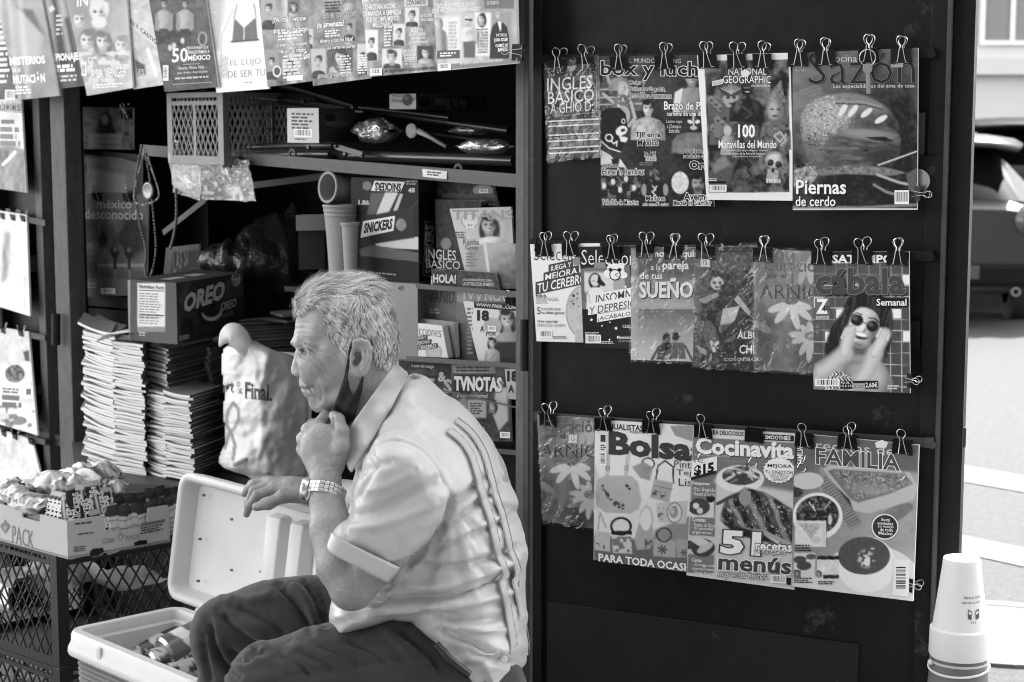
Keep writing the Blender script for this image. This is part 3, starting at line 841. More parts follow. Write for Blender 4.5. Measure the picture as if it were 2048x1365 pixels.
  c.bust(1493,198,66,46,D(18));c._mix(c.m_ell(1476,212,6,12,20,6)*.8,D(110));c._mix(c.m_ell(1512,214,5,12,-20,6)*.6,D(80));c.line([(1478,208),(1504,228),(1492,236)],5,D(70));c.line([(1512,210),(1486,230)],4,D(55));c.line([(1466,215),(1463,236)],3,D(60))
  c.poly([(1418,345),(1440,322),(1470,330),(1452,384),(1418,386)],D(84));c.poly([(1422,330),(1448,312),(1462,330),(1430,346)],D(150),6,.6)
  c.line([(1492,318),(1502,330),(1494,340),(1503,352),(1492,362)],3,D(25))
  c.ell(1553,330,22,25,D(110),0,5);c._mix(c.m_ell(1548,320,14,14,0,12),D(205));c.poly([(1536,338),(1558,342),(1554,366),(1532,362)],D(165));c.ell(1541,326,7,7,D(20));c.ell(1557,329,7,7,D(20));c.ell(1546,341,3,5,D(25));c.tex(6,.14,37,c.m_ell(1550,336,26,30))
  for k in range(6):c.rect(1521+k*5+12,358,1524+k*5+12,366,D(215))
  c.line([(1572,270),(1560,284),(1548,272),(1560,264),(1572,280),(1562,292)],4,D(175))
 def lt(L):
  L.T('NATIONAL',1457,136,1533,150,W,bold=-.004);L.T('GEOGRAPHIC',1446,152,1542,167,W,bold=-.004);L.T('EN ESPAÑOL',1503,169,1541,174,W)
  L.ell(1491,147,8.5,7,D(225));sticker(L,1424,163,1446,173,205,'$ 3.25',-.22)
  L.T('100',1476,249,1510,276,W,bold=.03);L.T('Maravillas del Mundo',1437,281,1553,297,W,bold=.01)
  for i,s in enumerate(('Los hallazgos arqueológicos amplían','la visión de la historia humana','y de nuestros antepasados')):L.T(s,1453+i*6,299+i*6,1535-i*5,304+i*6,D(215))
  L.greek(1418,357,1440,2,3.6,D(210),2);L.rect(1417,363,1452,367,D(15));L.bars(1419,370,1453,384)
 magazine('white bordered magazine cover of ancient idols, a dark folded-arm figure and a skull',DOOR,[(1394,111),(1580,106),(1588,402),(1413,400)],.043,pt,lt,MG,bend=bend_of(8,.002,.004),seed=6)
 def pt(c):
  c.grad(1586,110,D(120),1650,430,D(36));m=c.m_poly([(1586,170),(1640,100),(1600,420),(1586,420)],12);c.tex(30,.08,3)
  c.grad(1700,100,D(105),1760,250,D(30),c.m_poly([(1650,100),(1836,96),(1836,420),(1640,420)],40));c.tex(12,.03,2)
  for k in range(5):c.line([(1588,190+k*7),(1640,168+k*9)],5,D(150),5,.5)
  c.poly([(1588,340),(1625,330),(1640,345),(1620,372),(1588,372)],D(150));c.tex(4,.4,6,c.m_poly([(1588,330),(1630,325),(1640,345),(1620,372),(1588,375)]))
  out=[(1602,255),(1606,222),(1624,204),(1650,192),(1690,187),(1722,190),(1758,205),(1785,228),(1800,258),(1802,290),(1795,320),(1760,335),(1700,334),(1640,338),(1612,310)]
  m=c.m_poly(spline(out,4,True),5);c.grad(1620,200,D(120),1790,330,D(58),m);c.tex(16,.06,12,m);c._mix(m*c.m_ell(1650,232,52,40,-28,34),D(168));c._mix(m*c.m_ell(1720,205,60,16,12,14),D(128))
  c.tex(4.5,.12,13,m*c.m_ell(1655,245,60,60,-20,30));c.speck(2.6,D(220),.74,5,m*c.m_ell(1648,232,50,52,-20,30),.8);c.speck(3.2,D(24),.74,25,m*c.m_ell(1660,262,66,60,-20,30),.7)
  mm=c.m_poly(spline([(1650,302),(1676,264),(1730,255),(1790,262),(1798,296),(1780,325),(1700,330)],4,True),8);c._mix(mm,D(92));c.tex(20,.11,18,mm,sy=5);c._mix(mm*c.m_ell(1730,268,52,10,4,8),D(140));c._mix(mm*c.m_ell(1770,312,40,16,-10,12),D(52))
  c.poly([(1730,275),(1770,274),(1790,284),(1752,282)],D(28));c.line([(1690,292),(1786,296)],2,D(60),2)
  for x,y,a,l in((1686,220,-60,15),(1706,222,-52,16),(1733,226,-38,14),(1762,239,-30,14)):c.ell(x,y,l,5.5,D(225),a)
  c.line([(1672,203),(1720,203),(1762,214)],3.5,D(150));c.line([(1672,207),(1730,210),(1764,219)],2.5,D(70))
  c.poly([(1625,340),(1700,330),(1770,335),(1812,346),(1780,352),(1690,348),(1640,352)],D(120),3);c.tex(5,.18,22,c.m_poly([(1625,342),(1700,330),(1812,345),(1690,350)]))
  c.line([(1756,331),(1834,303)],2.4,D(215));c.line([(1755,350),(1800,366),(1834,372)],5,D(175),2);c.line([(1748,370),(1772,384),(1800,392)],5,D(135),2)
  c.poly([(1812,348),(1834,336),(1834,390),(1818,380)],D(92));c.line([(1588,414),(1720,416),(1834,410)],5,D(130),3);c.line([(1587,419),(1834,419)],3,D(225),2)
 def lt(L):
  L.T('Cocina',1655,110,1714,124,D(205));L.T('No. 16',1590,139,1608,143,D(200))
  L.T('Sazón',1617,104,1830,169,D(40),-.012,bold=-.012,out=D(118),outw=.012,shadow=(D(22),2,2))
  L.T('Las especialidades del ama de casa',1667,169,1829,179,D(215),-.008)
  sticker(L,1782,123,1806,135,170,'$ 2.00');L.T('Piernas',1592,360,1692,389,W,0,bold=.02,shadow=(D(20),2,2));L.T('de cerdo',1591,393,1671,413,W,0,bold=.012,shadow=(D(20),2,2))
  L.bars(1789,381,1818,409,seed=4)
 magazine('cooking magazine with a large glazed roast on its cover, right end of the top rail',DOOR,[(1585,107),(1836,96),(1834,420),(1585,421)],.050,pt,lt,MG,bend=bend_of(11,.003,.006),seed=7,thick=.007)
# second row
 def selec_white(L,ox,oy,k,kx=1.0):
  X=lambda x:ox+(x-1060)*k*kx
  Y=lambda y:oy+(y-489)*k
  L.T('Selecciones',X(1068),Y(494),X(1190),Y(521),D(60),.01,bold=-.012)
  for s,a,b,y0,y1 in(('JUEGA Y',1100,1142,533,548),('MEJORA',1090,1154,549,567),('TU CEREBRO',1074,1172,568,588)):
   L.rect(X(a-3),Y(y0-3),X(b+4),Y(y1+2),D(70),-.22);L.T(s,X(a),Y(y0),X(b),Y(y1-1),W,-.22,.06,bold=.012)
  for s,a,b,y0,y1,g,bo in(('Evita la',1072,1092,588,595,30,.01),('INMORTALIDAD',1072,1117,595,602,110,-.01),('DIGITAL',1072,1096,602,608,110,-.01),('5',1074,1081,615,629,60,0),('DOLORES QUE',1083,1121,616,622,40,0),('no debes ignorar',1083,1129,623,630,30,.01),('Gran reportaje:',1075,1116,640,647,30,.01),('PERROS DE GUERRA',1075,1131,648,654,90,-.01)):
   L.T(s,X(a),Y(y0),X(b),Y(y1),D(g),0.01,bold=bo)
  L.bars(X(1078),Y(661),X(1104),Y(676));L.greek(X(1106),Y(673),X(1134),2,3*k,D(90),3)
  L.rect(X(1147),Y(517),X(1166),Y(530),D(140))
 def pt(c):
  c.grad(1060,490,D(238),1180,690,D(228))
  c.ell(1166,624,34,52,D(190));c.tex(7,.13,6,c.m_ell(1166,624,32,50));c.ring(1166,624,34,52,1.5,D(120));c.rect(1150,668,1172,690,D(185))
  for x,y,r in((1147,592,3),(1155,588,1.8),(1144,603,1.6),(1155,597,1.8),(1147,608,2),(1157,613,1.6)):c.ell(x,y,r,r,D(15),soft=.8)
 magazine('white digest with a drawn brain and slanted headline, left end of the middle rail',DOOR,[(1060,489),(1200,487),(1180,686),(1073,683)],.034,pt,lambda L:selec_white(L,1060,489,1.0),MG,bend=bend_of(13,.002,.003),seed=8)
 def pt(c):
  c.grad(1160,494,D(28),1262,695,D(26));c.poly([(1160,538),(1259,530),(1262,612),(1163,620)],D(118))
  c.rect(1166,545,1240,585,D(215),6);c.ell(1238,570,12,20,D(170));c.poly([(1160,545),(1168,540),(1170,600),(1162,606)],D(105))
  c.ell(1190,563,13,17,D(18));c.ell(1190,561,9,12,D(215));c.poly([(1196,552),(1212,570),(1207,574),(1194,566)],D(18));c.ell(1187,562,2,1,D(30));c.poly([(1174,590),(1184,575),(1198,575),(1222,598),(1225,625),(1172,628)],D(232));c.line([(1178,590),(1182,622)],1.4,D(120));c.line([(1196,580),(1196,620)],1.2,D(190))
  c.rect(1160,619,1262,696,D(22))
 def lt(L):
  L.T('Selecciones',1163,500,1296,530,W,.01,bold=-.01);L.rect(1188,525,1211,537,D(140));L.T('DIGEST',1212,525,1221,528,W)
  for x,y,r in((1232,542,17),(1217,548,10),(1247,551,8),(1223,536,9),(1241,533,8)):L.ell(x,y,r,r*.82,D(238))
  L.ell(1230,550,11.5,11.5,B);L.ell(1230,550,9.3,9.3,D(238));L.ell(1221,540,4,3.5,B);L.ell(1239,540,4,3.5,B);L.poly([(1229,550),(1236,546),(1236.6,547.3),(1231,550),(1236.6,554),(1235.8,555)],B)
  for s,a,b,y0,y1,g in(('INSOMNIO',1191,1284,590,609,60),('Y DEPRESIÓN',1178,1286,610,630,60),('¡ACÁBALOS!',1196,1270,631,644,30)):
   L.rect(a-2,y0-2,1270,y1+1,D(235),-.17);L.T(s,a,y0+1,b,y1,D(g),-.17,.06,bold=.006)
  for x,y,r in((1183,640,2.6),(1204,652,1.8),(1232,657,2.8),(1220,645,1.4),(1219,680,1.8),(1251,574,2.6),(1256,655,1.5)):L.ell(x,y,r,r,W,10,.25)
  L.T('CEGUERA',1245,650,1275,656,W);L.T('Monóxido:',1234,672,1268,678,W,bold=.01);L.T('ENEMIGO',1237,680,1266,685,D(150));L.greek(1170,665,1200,2,3,D(210),4);L.bars(1171,670,1202,687);L.greek(1203,683,1232,2,3,D(210),6)
 magazine('dark digest with a drawn sleepless sleeper, a thought-cloud clock and stars',DOOR,[(1159,494),(1274,492),(1264,699),(1167,694)],.040,pt,lt,MG,bend=bend_of(15,.002,.003),seed=9)
 def pt(c):
  c.grad(1262,505,D(95),1262,620,D(120));c.grad(1262,585,D(150),1262,620,D(195),c.m_poly([(1262,560),(1392,560),(1392,621),(1262,619)],20));c.rect(1262,619,1392,730,D(165));c.rect(1262,619,1392,622,D(105));c.grad(1262,619,D(130),1262,720,D(205),c.m_poly([(1262,620),(1392,621),(1392,730),(1262,730)]));c.tex(30,.05,5,c.m_poly([(1262,622),(1392,622),(1392,700),(1262,700)]),sy=4)
  c.rect(1262,500,1276,725,D(190),3,.5)
  c.ell(1333,677,8,11,D(24));c.ell(1351,673,8,9,D(26));c.poly([(1327,683),(1341,683),(1343,720),(1313,720),(1318,694)],D(70));c.poly([(1330,684),(1343,688),(1342,706),(1330,700)],D(24));c.line([(1318,694),(1304,719)],5,D(64));c.poly([(1345,684),(1368,686),(1372,718),(1343,718)],D(105));c.line([(1370,692),(1384,720)],5,D(95));c.line([(1343,696),(1326,720)],5,D(100))
 def lt(L):
  L.T('Cómo conquistar',1278,500,1420,519,W,0,bold=.03,shadow=(D(40),1,1));L.T('a la',1302,529,1321,541,W,bold=.01);L.T('pareja',1325,523,1378,545,W,bold=.03,shadow=(D(40),1,1))
  L.T('de tus',1280,545,1325,559,W,bold=.02,shadow=(D(40),1,1));L.T('SUEÑO',1278,556,1386,597,W,bold=.035,shadow=(D(30),2,2))
 magazine('paperback of a couple sitting on a beach, wrapped in clear plastic',DOOR,[(1262,497),(1394,495),(1392,724),(1262,720)],.044,pt,lt,MG,sleeve=1,bend=bend_of(17,.002,.005),seed=10,name='paperback',cat='book',thick=.008)
 def pt(c):
  c.grad(1390,500,D(95),1500,740,D(38));c.tex(22,.10,7,sy=40);c.tex(7,.05,17)
  c.rect(1385,505,1402,735,D(120),4,.6);c.rect(1425,495,1512,505,D(24))
  c.ell(1433,556,16,15,D(45));c.ell(1434,567,13,13,D(205));c.ell(1429,566,3.4,2.6,D(15));c.ell(1440,566,3.4,2.6,D(15));c.ell(1434,575,4,1.5,D(50));c.ell(1430,548,10,8,D(36));c.ell(1446,574,7,5,D(46))
  c.poly([(1436,590),(1455,580),(1478,592),(1470,605),(1440,605)],D(60));c.poly([(1396,600),(1434,585),(1438,592),(1410,608)],D(165));c.poly([(1438,602),(1474,600),(1478,620),(1440,625)],D(20));c.poly([(1476,590),(1502,625),(1498,632),(1468,600)],D(190))
  c.poly([(1446,618),(1480,612),(1470,640),(1443,668),(1438,660)],D(200));c.poly([(1400,650),(1422,640),(1434,665),(1420,700),(1412,690)],D(110));c.ell(1425,690,8,12,D(120));c.speck(4,D(230),.5,7,c.m_ell(1428,690,10,14));c.poly([(1392,690),(1412,700),(1414,712),(1400,706)],D(170));c.tex(5,.12,19)
  c.poly([(1440,650),(1512,640),(1512,742),(1438,740)],D(34),5,.85)
 def lt(L):
  L.rect(1401,516,1420,534,D(225),.05);L.T('15',1407,520,1414,530,D(70),bold=0)
  L.T('ÁLBUM',1474,660,1530,678,W,0,.05,bold=.02,out=D(40));L.T('de',1504,680,1513,689,D(210));L.T('CHISTES',1478,690,1548,708,W,0,.05,bold=.02,out=D(40));L.T('colorado',1447,713,1524,723,D(165),-.01,bold=.02)
 magazine('comic album with a seated cartoon woman, in badly wrinkled plastic',DOOR,[(1391,497),(1512,491),(1514,741),(1385,732)],.050,pt,lt,MG,sleeve=2,bend=bend_of(19,.004,.006),seed=11,name='comic_book',cat='comic')
 def arnica(c,ox,oy,k):
  X=lambda x:ox+(x-1510)*k
  Y=lambda y:oy+(y-500)*k
  c.grad(X(1510),Y(500),D(150),X(1580),Y(740),D(100));c.tex(40*k,.12,9);c.tex(16*k,.05,19)
  c.poly([(X(1510),Y(600)),(X(1550),Y(640)),(X(1530),Y(745)),(X(1508),Y(740))],D(70),22,.6);c.poly([(X(1510),Y(500)),(X(1590),Y(500)),(X(1530),Y(580)),(X(1510),Y(580))],D(105),15,.6)
  c.line([(X(1586),Y(500)),(X(1584),Y(600)),(X(1594),Y(660))],4,D(110),3)
  for a,l in((160,42),(128,44),(75,48),(40,46),(15,36)):
   t_=rad(a);c.ell(X(1582)+math.cos(t_)*l*.62*k,Y(606)+math.sin(t_)*l*.62*k,l*.55*k,7.5*k,D(222),a)
  c.ell(X(1582),Y(602),14*k,8*k,D(120));c.tex(3,.2,3,c.m_ell(X(1582),Y(602),14*k,8*k))
  for a,l in((185,40),(160,36),(120,40),(95,48),(70,50),(45,40),(225,26),(262,26)):
   t_=rad(a);c.ell(X(1622)+math.cos(t_)*l*.6*k,Y(672)+math.sin(t_)*l*.6*k,l*.52*k,6.5*k,D(200),a)
  c.ell(X(1622),Y(672),13*k,9*k,D(130));c.ell(X(1622),Y(540),9*k,28*k,D(200));c.ell(X(1606),Y(545),7*k,26*k,D(190),15);c.ell(X(1560),Y(690),6*k,18*k,D(135),5);c.ell(X(1525),Y(655),20*k,8*k,D(140),30)
 def arnica_l(L,ox,oy,k,tail):
  X=lambda x:ox+(x-1510)*k
  Y=lambda y:oy+(y-500)*k
  L.T('Curación' if tail else 'Curación',X(1527),Y(516),X(1646),Y(542),D(98),.02,bold=-.005,out=D(150),outw=.02,shadow=(D(50),1,1));L.T('por el',X(1530),Y(545),X(1571),Y(559),D(110),.02,bold=-.005,shadow=(D(60),1,1))
  L.T('ARNICA',X(1520),Y(569),X(1668),Y(598),D(72),.01,bold=-.012)
 magazine('herbal remedies booklet with daisies, in plastic beside the sunglasses cover',DOOR,[(1509,498),(1636,505),(1638,748),(1508,739)],.055,lambda c:arnica(c,1510,500,1),lambda L:arnica_l(L,1510,500,1,0),MG,sleeve=1,bend=bend_of(21,.003,.005),seed=12,name='booklet')
 def pt(c):
  c.grad(1627,505,D(88),1800,780,D(76));c.rect(1627,500,1820,528,D(40))
  for k in range(10):c.line([(1626+k*22.2,526),(1626+k*22.2,785)],1.2,D(190))
  for k in range(12):c.line([(1625,526+k*22.6),(1822,526+k*22.6)],1.2,D(190))
  for i,j in((3,1),(8,1),(2,4),(7,4),(1,6),(8,6),(0,3)):c.rect(1628+i*22.2,528+j*22.6,1647+i*22.2,547+j*22.6,D(238))
  def limb(pts,wd,g):c.line(pts,wd,g*.5,2);c.line(pts,wd*.92,g,wd*.55);c.line([(x-wd*.16,y)for x,y in pts],wd*.4,min(g*1.25,.82),wd*.4,.6)
  def lock(m,g0,g1):c._mix(m,g0);c._mix(m*np.clip((fbm(c.X*1.0+np.sin(c.Y*.05)*8,c.Y*.10,4.5,3)-.52)*6,0,1),g1)
  lock(c.m_poly(spline([(1650,704),(1660,660),(1684,625),(1698,594),(1730,580),(1764,590),(1784,622),(1784,665),(1778,702),(1752,738),(1712,752),(1690,722),(1662,712)],4,True),5),D(16),D(62));c.ell(1750,584,15,10,D(20),0,4)
  c.poly(spline([(1626,775),(1634,738),(1672,714),(1710,708),(1755,722),(1778,746),(1774,785),(1628,786)],4,True),D(128),6);c._mix(c.m_ell(1654,748,26,22,-30,20),D(190));c._mix(c.m_ell(1748,756,20,28,10,18),D(186));c._mix(c.m_ell(1716,742,18,16,0,14),D(160))
  c.poly([(1706,688),(1746,688),(1744,728),(1702,724)],D(92),6);c._mix(c.m_ell(1716,718,18,8,0,8),D(150))
  m=np.maximum(c.m_ell(1728,650,30,36,14,4),c.m_ell(1722,672,22,24,14,6));c._mix(m,D(172));c._mix(m*c.m_ell(1716,652,17,32,14,18),D(226));c._mix(m*c.m_ell(1752,668,12,34,14,12),D(110));c._mix(m*c.m_ell(1716,692,18,7,14,8),D(120));c._mix(m*c.m_ell(1724,624,20,8,10,8),D(214));c._mix(m*c.m_ell(1728,661,5,5,0,4),D(140));c._mix(m*c.m_ell(1725,657,3,6,14,4),D(235))
  lock(c.m_poly(spline([(1694,646),(1696,610),(1722,596),(1752,602),(1770,628),(1768,648),(1748,622),(1716,614),(1702,630)],4,True),3),D(18),D(60))
  c.line([(1704,632),(1714,626),(1724,630)],2.4,D(46));c.line([(1738,636),(1750,638),(1758,645)],2.4,D(40))
  for x,y in((1714,641),(1745,653)):c.ell(x,y,12.8,11.8,D(14),14);c._mix(c.m_ell(x-4,y-4,6,4,30,4),D(96));c.ring(x,y,12.8,11.8,1.2,D(110))
  c.line([(1726,645),(1734,648)],2.2,D(90));m=c.m_ell(1721,672,15,7.5,14,2);c._mix(m,D(44));c._mix(m*c.m_ell(1722,669.5,13,4,14,2),D(246));c.line([(1706,668),(1722,678),(1736,676)],2,D(70),2,.7)
  limb([(1630,752),(1660,732),(1690,706)],30,D(190));limb([(1690,706),(1694,684),(1702,662)],22,D(200));limb([(1712,776),(1736,742),(1750,706)],30,D(194));limb([(1750,706),(1762,684),(1770,668)],21,D(204))
  for k in range(4):limb([(1684+k*6,676-k*4),(1692+k*5,658-k*1)],5,D(206));limb([(1754+k*7,674+k*2),(1762+k*5,658+k*4)],5,D(204))
  m=c.m_poly([(1655,756),(1672,742),(1704,752),(1700,785),(1645,785)]);c._mix(m*(np.sin((c.X+np.abs((c.Y%14)-7))*.9)>0),D(20));c._mix(m*(np.sin((c.X+np.abs((c.Y%14)-7))*.9)<=0),D(225))
 def lt(L):
  L.T('SATIEMPOS',1664,510,1800,527,W,0,bold=.03);L.T('cábala',1631,536,1810,590,D(70),.0,bold=.03,out=D(128),outw=.018,shadow=(D(30),3,4))
  L.rect(1630,597,1660,641,D(105));L.T('Z',1632,598,1656,628,W,0,bold=.04);L.T('40',1644,612,1659,624,D(20),0);L.T('ZUGARTO',1632,633,1658,636,W,bold=.02);L.T('EDICIONES',1632,637,1658,640,W)
  L.rect(1752,597,1816,616,D(24));L.T('Semanal',1753,598,1813,612,W,bold=.015)
  L.bars(1630,758,1679,773);L.rect(1680,762,1756,778,D(26));L.T('Año XL  N',1681,763,1706,768,W);L.T('US $ 2.95',1681,770,1706,775,W);sticker(L,1705,767,1730,781,165,'$ 2.30');L.T('2,60€',1731,765,1755,777,W,bold=.012);L.greek(1775,771,1802,2,5,D(210),5)
 magazine('gridded puzzle magazine with a laughing woman in round sunglasses',DOOR,[(1627,505),(1818,503),(1820,787),(1627,779)],.062,pt,lt,MG,bend=bend_of(23,.003,.006),seed=13)
# third row
 magazine('herbal booklet with daisies, left end of the lowest door rail, in torn plastic',DOOR,[(1074,830),(1200,838),(1194,1059),(1085,1042)],.034,lambda c:arnica(c,1076,830,.93),lambda L:(arnica_l(L,1072,824,.93,1),L.rect(1137,869,1154,886,D(220),.1),L.T('15',1143,872,1149,882,D(70))),MG,sleeve=1,bend=bend_of(25,.003,.006),seed=14,name='booklet')
 def pt(c):
  c.grad(1190,850,D(225),1380,1150,D(218));c.tex(40,.06,4)
  c.poly([(1340,852),(1388,850),(1386,884),(1350,872)],D(150));c.poly([(1188,1070),(1388,1090),(1380,1148),(1187,1122)],D(105),5)
  c.poly([(1310,1060),(1384,1030),(1380,1100),(1300,1090)],D(140),6)
  def bag(pts,g):c.poly(pts,g,2);m=c.m_poly(pts,4);c.tex(20,.035,8,m)
  c.line([(1214,955),(1217,905)],9,D(190));c.line([(1252,950),(1257,905)],9,D(190));c.ring(1216,937,4,5,1.5,D(90));c.ring(1253,936,4,5,1.5,D(90))
  bag([(1196,960),(1210,951),(1262,952),(1276,964),(1283,1000),(1278,1018),(1262,1028),(1210,1026),(1194,1012),(1190,985)],D(178))
  rr=random.Random(3)
  for k in range(34):
   t_=rr.random();x,y=1205+48*t_**1.2,975+38*math.sin(t_*1.7)+rr.uniform(-5,5);c.ell(x,y,rr.uniform(1.6,3.6),rr.uniform(1.2,2.4),D(35+rr.random()*60),rr.uniform(0,180))
  c.ell(1254,972,4,3,D(50));c.ell(1259,978,3,3,D(50))
  c.ring(1296,928,14,13,3.2,D(40));c.poly([(1264,934),(1288,924),(1306,936),(1300,962),(1280,956)],D(150),3);c.tex(8,.1,5,c.m_poly([(1264,934),(1306,930),(1300,962)]))
  c.line([(1312,958),(1316,932),(1330,922),(1346,934),(1347,966)],3.5,D(45));bag([(1308,958),(1346,966),(1338,1006),(1300,996)],D(170));c.speck(4,D(40),.56,4,c.m_ell(1318,988,14,9))
  c.line([(1310,972),(1346,980)],1.5,D(110))
  bag([(1278,1046),(1304,1044),(1307,1064),(1300,1098),(1274,1100),(1268,1080)],D(165));c.line([(1282,1048),(1284,1022),(1294,1012),(1302,1022),(1306,1044)],5,D(190));c.ell(1292,1040,11,22,D(222));c.speck(5,D(50),.6,9,c.m_ell(1290,1085,14,12))
  bag([(1312,1006),(1376,1002),(1372,1048),(1316,1046)],D(192));c.ell(1349,1026,15,21,D(70));c.ell(1349,1026,13.5,19,D(210));c.face(1347,1022,8,D(200),D(140),.8);c.speck(5,D(60),.62,12,c.m_ell(1322,1028,7,16))
  bag([(1223,1072),(1263,1072),(1264,1108),(1226,1106)],D(200));c.ring(1242,1053,22,19,5,D(30));c.rect(1222,1062,1264,1070,D(35));c.speck(7,D(80),.52,15,c.m_poly([(1224,1074),(1263,1074),(1263,1106),(1226,1104)]))
  bag([(1190,1062),(1220,1066),(1220,1104),(1190,1100)],D(185));c.line([(1196,1060),(1200,1024),(1212,1056)],3,D(165));c.speck(4,D(40),.6,17,c.m_ell(1204,1090,12,9))
  bag([(1308,1078),(1350,1082),(1352,1116),(1306,1112)],D(168));c.ring(1328,1070,16,15,3.2,D(55));c.flower(1325,1100,10,7,D(40),D(60));bag([(1352,1078),(1380,1080),(1378,1114),(1354,1116)],D(160));c.flower(1368,1106,8,6,D(50),D(70))
 def lt(L):
  L.rect(1200,846,1206,858,D(30));L.T('MANUALISTAS',1197,846,1286,858,D(35),.06,bold=.02);L.T('PRESENTA',1260,862,1287,867,D(60),.05)
  L.T('Bolsas',1217,862,1412,910,D(62),.085,bold=.045)
  for s,y in(('Pintadas',921),('Tejidas',939),('Listón',957)):L.T(s,1348+(y-921)*.25,y,1420,y+15,D(70),.05)
  L.rect(1199,867,1213,932,D(222),.06);L.rect(1201,870,1211,884,D(60),.05);L.greek(1201,890,1212,3,4,D(60),2);L.bars(1200,904,1213,931,vert=True,seed=7)
  L.T('PARA TODA OCASIÓN',1197,1103,1404,1123,W,.115,bold=.035,out=D(50),outw=.03)
 magazine('handicraft magazine showing embroidered handbags on a pale cover',DOOR,[(1190,840),(1390,852),(1382,1146),(1187,1120)],.041,pt,lt,MG,bend=bend_of(27,.003,.005),seed=15)
 def pt(c):
  c.grad(1386,860,D(200),1580,1180,D(215));c.poly([(1386,857),(1592,868),(1592,888),(1386,876)],D(215));c.poly([(1386,875),(1592,886),(1592,932),(1384,916)],D(120));c.poly([(1384,915),(1592,930),(1590,1010),(1383,990)],D(118),6)
  c.poly([(1430,960),(1590,985),(1590,1180),(1425,1150)],D(205),10)
  c.ell(1480,958,48,27,D(228));c.ell(1482,952,38,19,D(70));rr=random.Random(5)
  for k in range(26):a=rr.uniform(0,180);c.ell(1482+rr.uniform(-30,30),950+rr.uniform(-14,13),rr.uniform(7,13),2.4,D(rr.choice((70,120,175,215))),a)
  m=c.m_poly([(1440,1035),(1452,995),(1475,985),(1490,975),(1530,985),(1588,1020),(1586,1090),(1530,1062),(1450,1052)],4);c._mix(m,D(84));c._mix(m*np.clip(np.sin((c.X-c.Y*.45)*.16+2*fbm(c.X,c.Y,30,3))*1.5,0,1)*.8,D(36));c._mix(m*np.clip(np.sin((c.X-c.Y*.45)*.16+2.2+2*fbm(c.X,c.Y,30,3))*2-1,0,1)*.7,D(165));c.tex(9,.07,15,m);c.speck(3,D(200),.80,8,m)
  c.poly([(1440,1040),(1470,1052),(1520,1064),(1560,1092),(1470,1070)],D(48),4);c.line([(1435,1008),(1462,994)],7,D(70));c.ell(1490,996,12,16,D(150));c.line([(1530,1066),(1572,1086)],8,D(165))
  c.poly([(1384,962),(1432,968),(1428,1150),(1374,1146)],D(122),2)
  c.poly([(1380,1000),(1428,1000),(1428,1036),(1376,1034)],D(215));c.ell(1398,1014,22,17,D(70));c.ell(1392,1012,6,6,D(220));c.ell(1400,1022,6,6,D(210));c.ell(1421,998,9,8,D(40))
  c.poly([(1376,1070),(1430,1074),(1428,1110),(1374,1108)],D(200));c.ell(1406,1096,24,18,D(60));c.ell(1404,1086,20,8,D(205),20);c.ell(1410,1096,18,7,D(190),-30);c.ell(1378,1090,9,9,D(70))
 def lt(L):
  L.T('PARA DELICIOSOS',1416,860,1487,869,D(40),.055,bold=.02);L.rect(1515,868,1588,880,D(48),.05);L.T('Y SMOOTHIES',1521,870,1581,878,W,.055,bold=.02)
  L.T('Cocinavita',1391,874,1588,908,W,.058,bold=.04,shadow=(D(60),1,2));L.ell(1548,888,5,4,W);L.T('PLATILLOS PARA TODOS LOS DÍAS',1389,907,1460,912,D(215),.05)
  L.poly([(1384,922),(1434,913),(1434,944),(1382,958)],D(238));L.T('A SÓLO',1387,920,1413,926,D(40),-.18,bold=.01);L.T('$15',1388,932,1428,956,B,-.2,bold=.05);L.quad([(1382,955),(1433,941),(1433,947),(1382,961)],D(40))
  for s,y,bo in(('Desayunos',963,.02),('· Pan francés',974,0),('· Huevos al horno',983,0),('Comidas',1035,.02),('· Puntas de filete',1045,0),('· Empanadas',1053,0),('argentinas',1061,0),('Cenas',1116,.02),('· Gringa con',1126,0),('champiñones',1134,0),('· Wraps de pollo',1142,0)):L.T(s,1384,y,1384+min(46,len(s)*3.9),y+8,W,.06,bold=bo)
  L.ell(1558,941,31,25,D(238),44,.04)
  for s,x0,x1,y,h,bo in(('MEJORA',1535,1584,928,9,.02),('TU DIGESTIÓN',1530,1586,939,8,.01),('CON LA MEZCLA',1538,1578,948,4,0),('CORRECTA DE',1541,1575,953,4,0),('ALIMENTOS',1545,1571,958,4,0)):L.T(s,x0,y,x1,y+h,D(40),.04,bold=bo)
  L.T('51',1440,1060,1520,1108,W,.06,.06,bold=.045,out=D(70),outw=.035);L.T('recetas',1511,1084,1584,1101,W,.05,bold=.03,out=D(60),outw=.06);L.T('para preparar',1508,1098,1572,1110,W,.06,out=D(70),outw=.05)
  L.T('menús',1436,1108,1582,1140,D(70),.07,.05,bold=.03,out=W,outw=.035);L.T('muy económicos',1434,1141,1530,1158,W,.06,.25,bold=.0,out=D(30),outw=.05);L.bars(1541,1150,1572,1166,.05);L.rect(1573,1156,1582,1170,D(30),.05)
 magazine('recipe magazine with a salad bowl and browned meat, bright price corner',DOOR,[(1386,856),(1594,868),(1588,1180),(1373,1151)],.048,pt,lt,MG,bend=bend_of(29,.003,.006),seed=16)
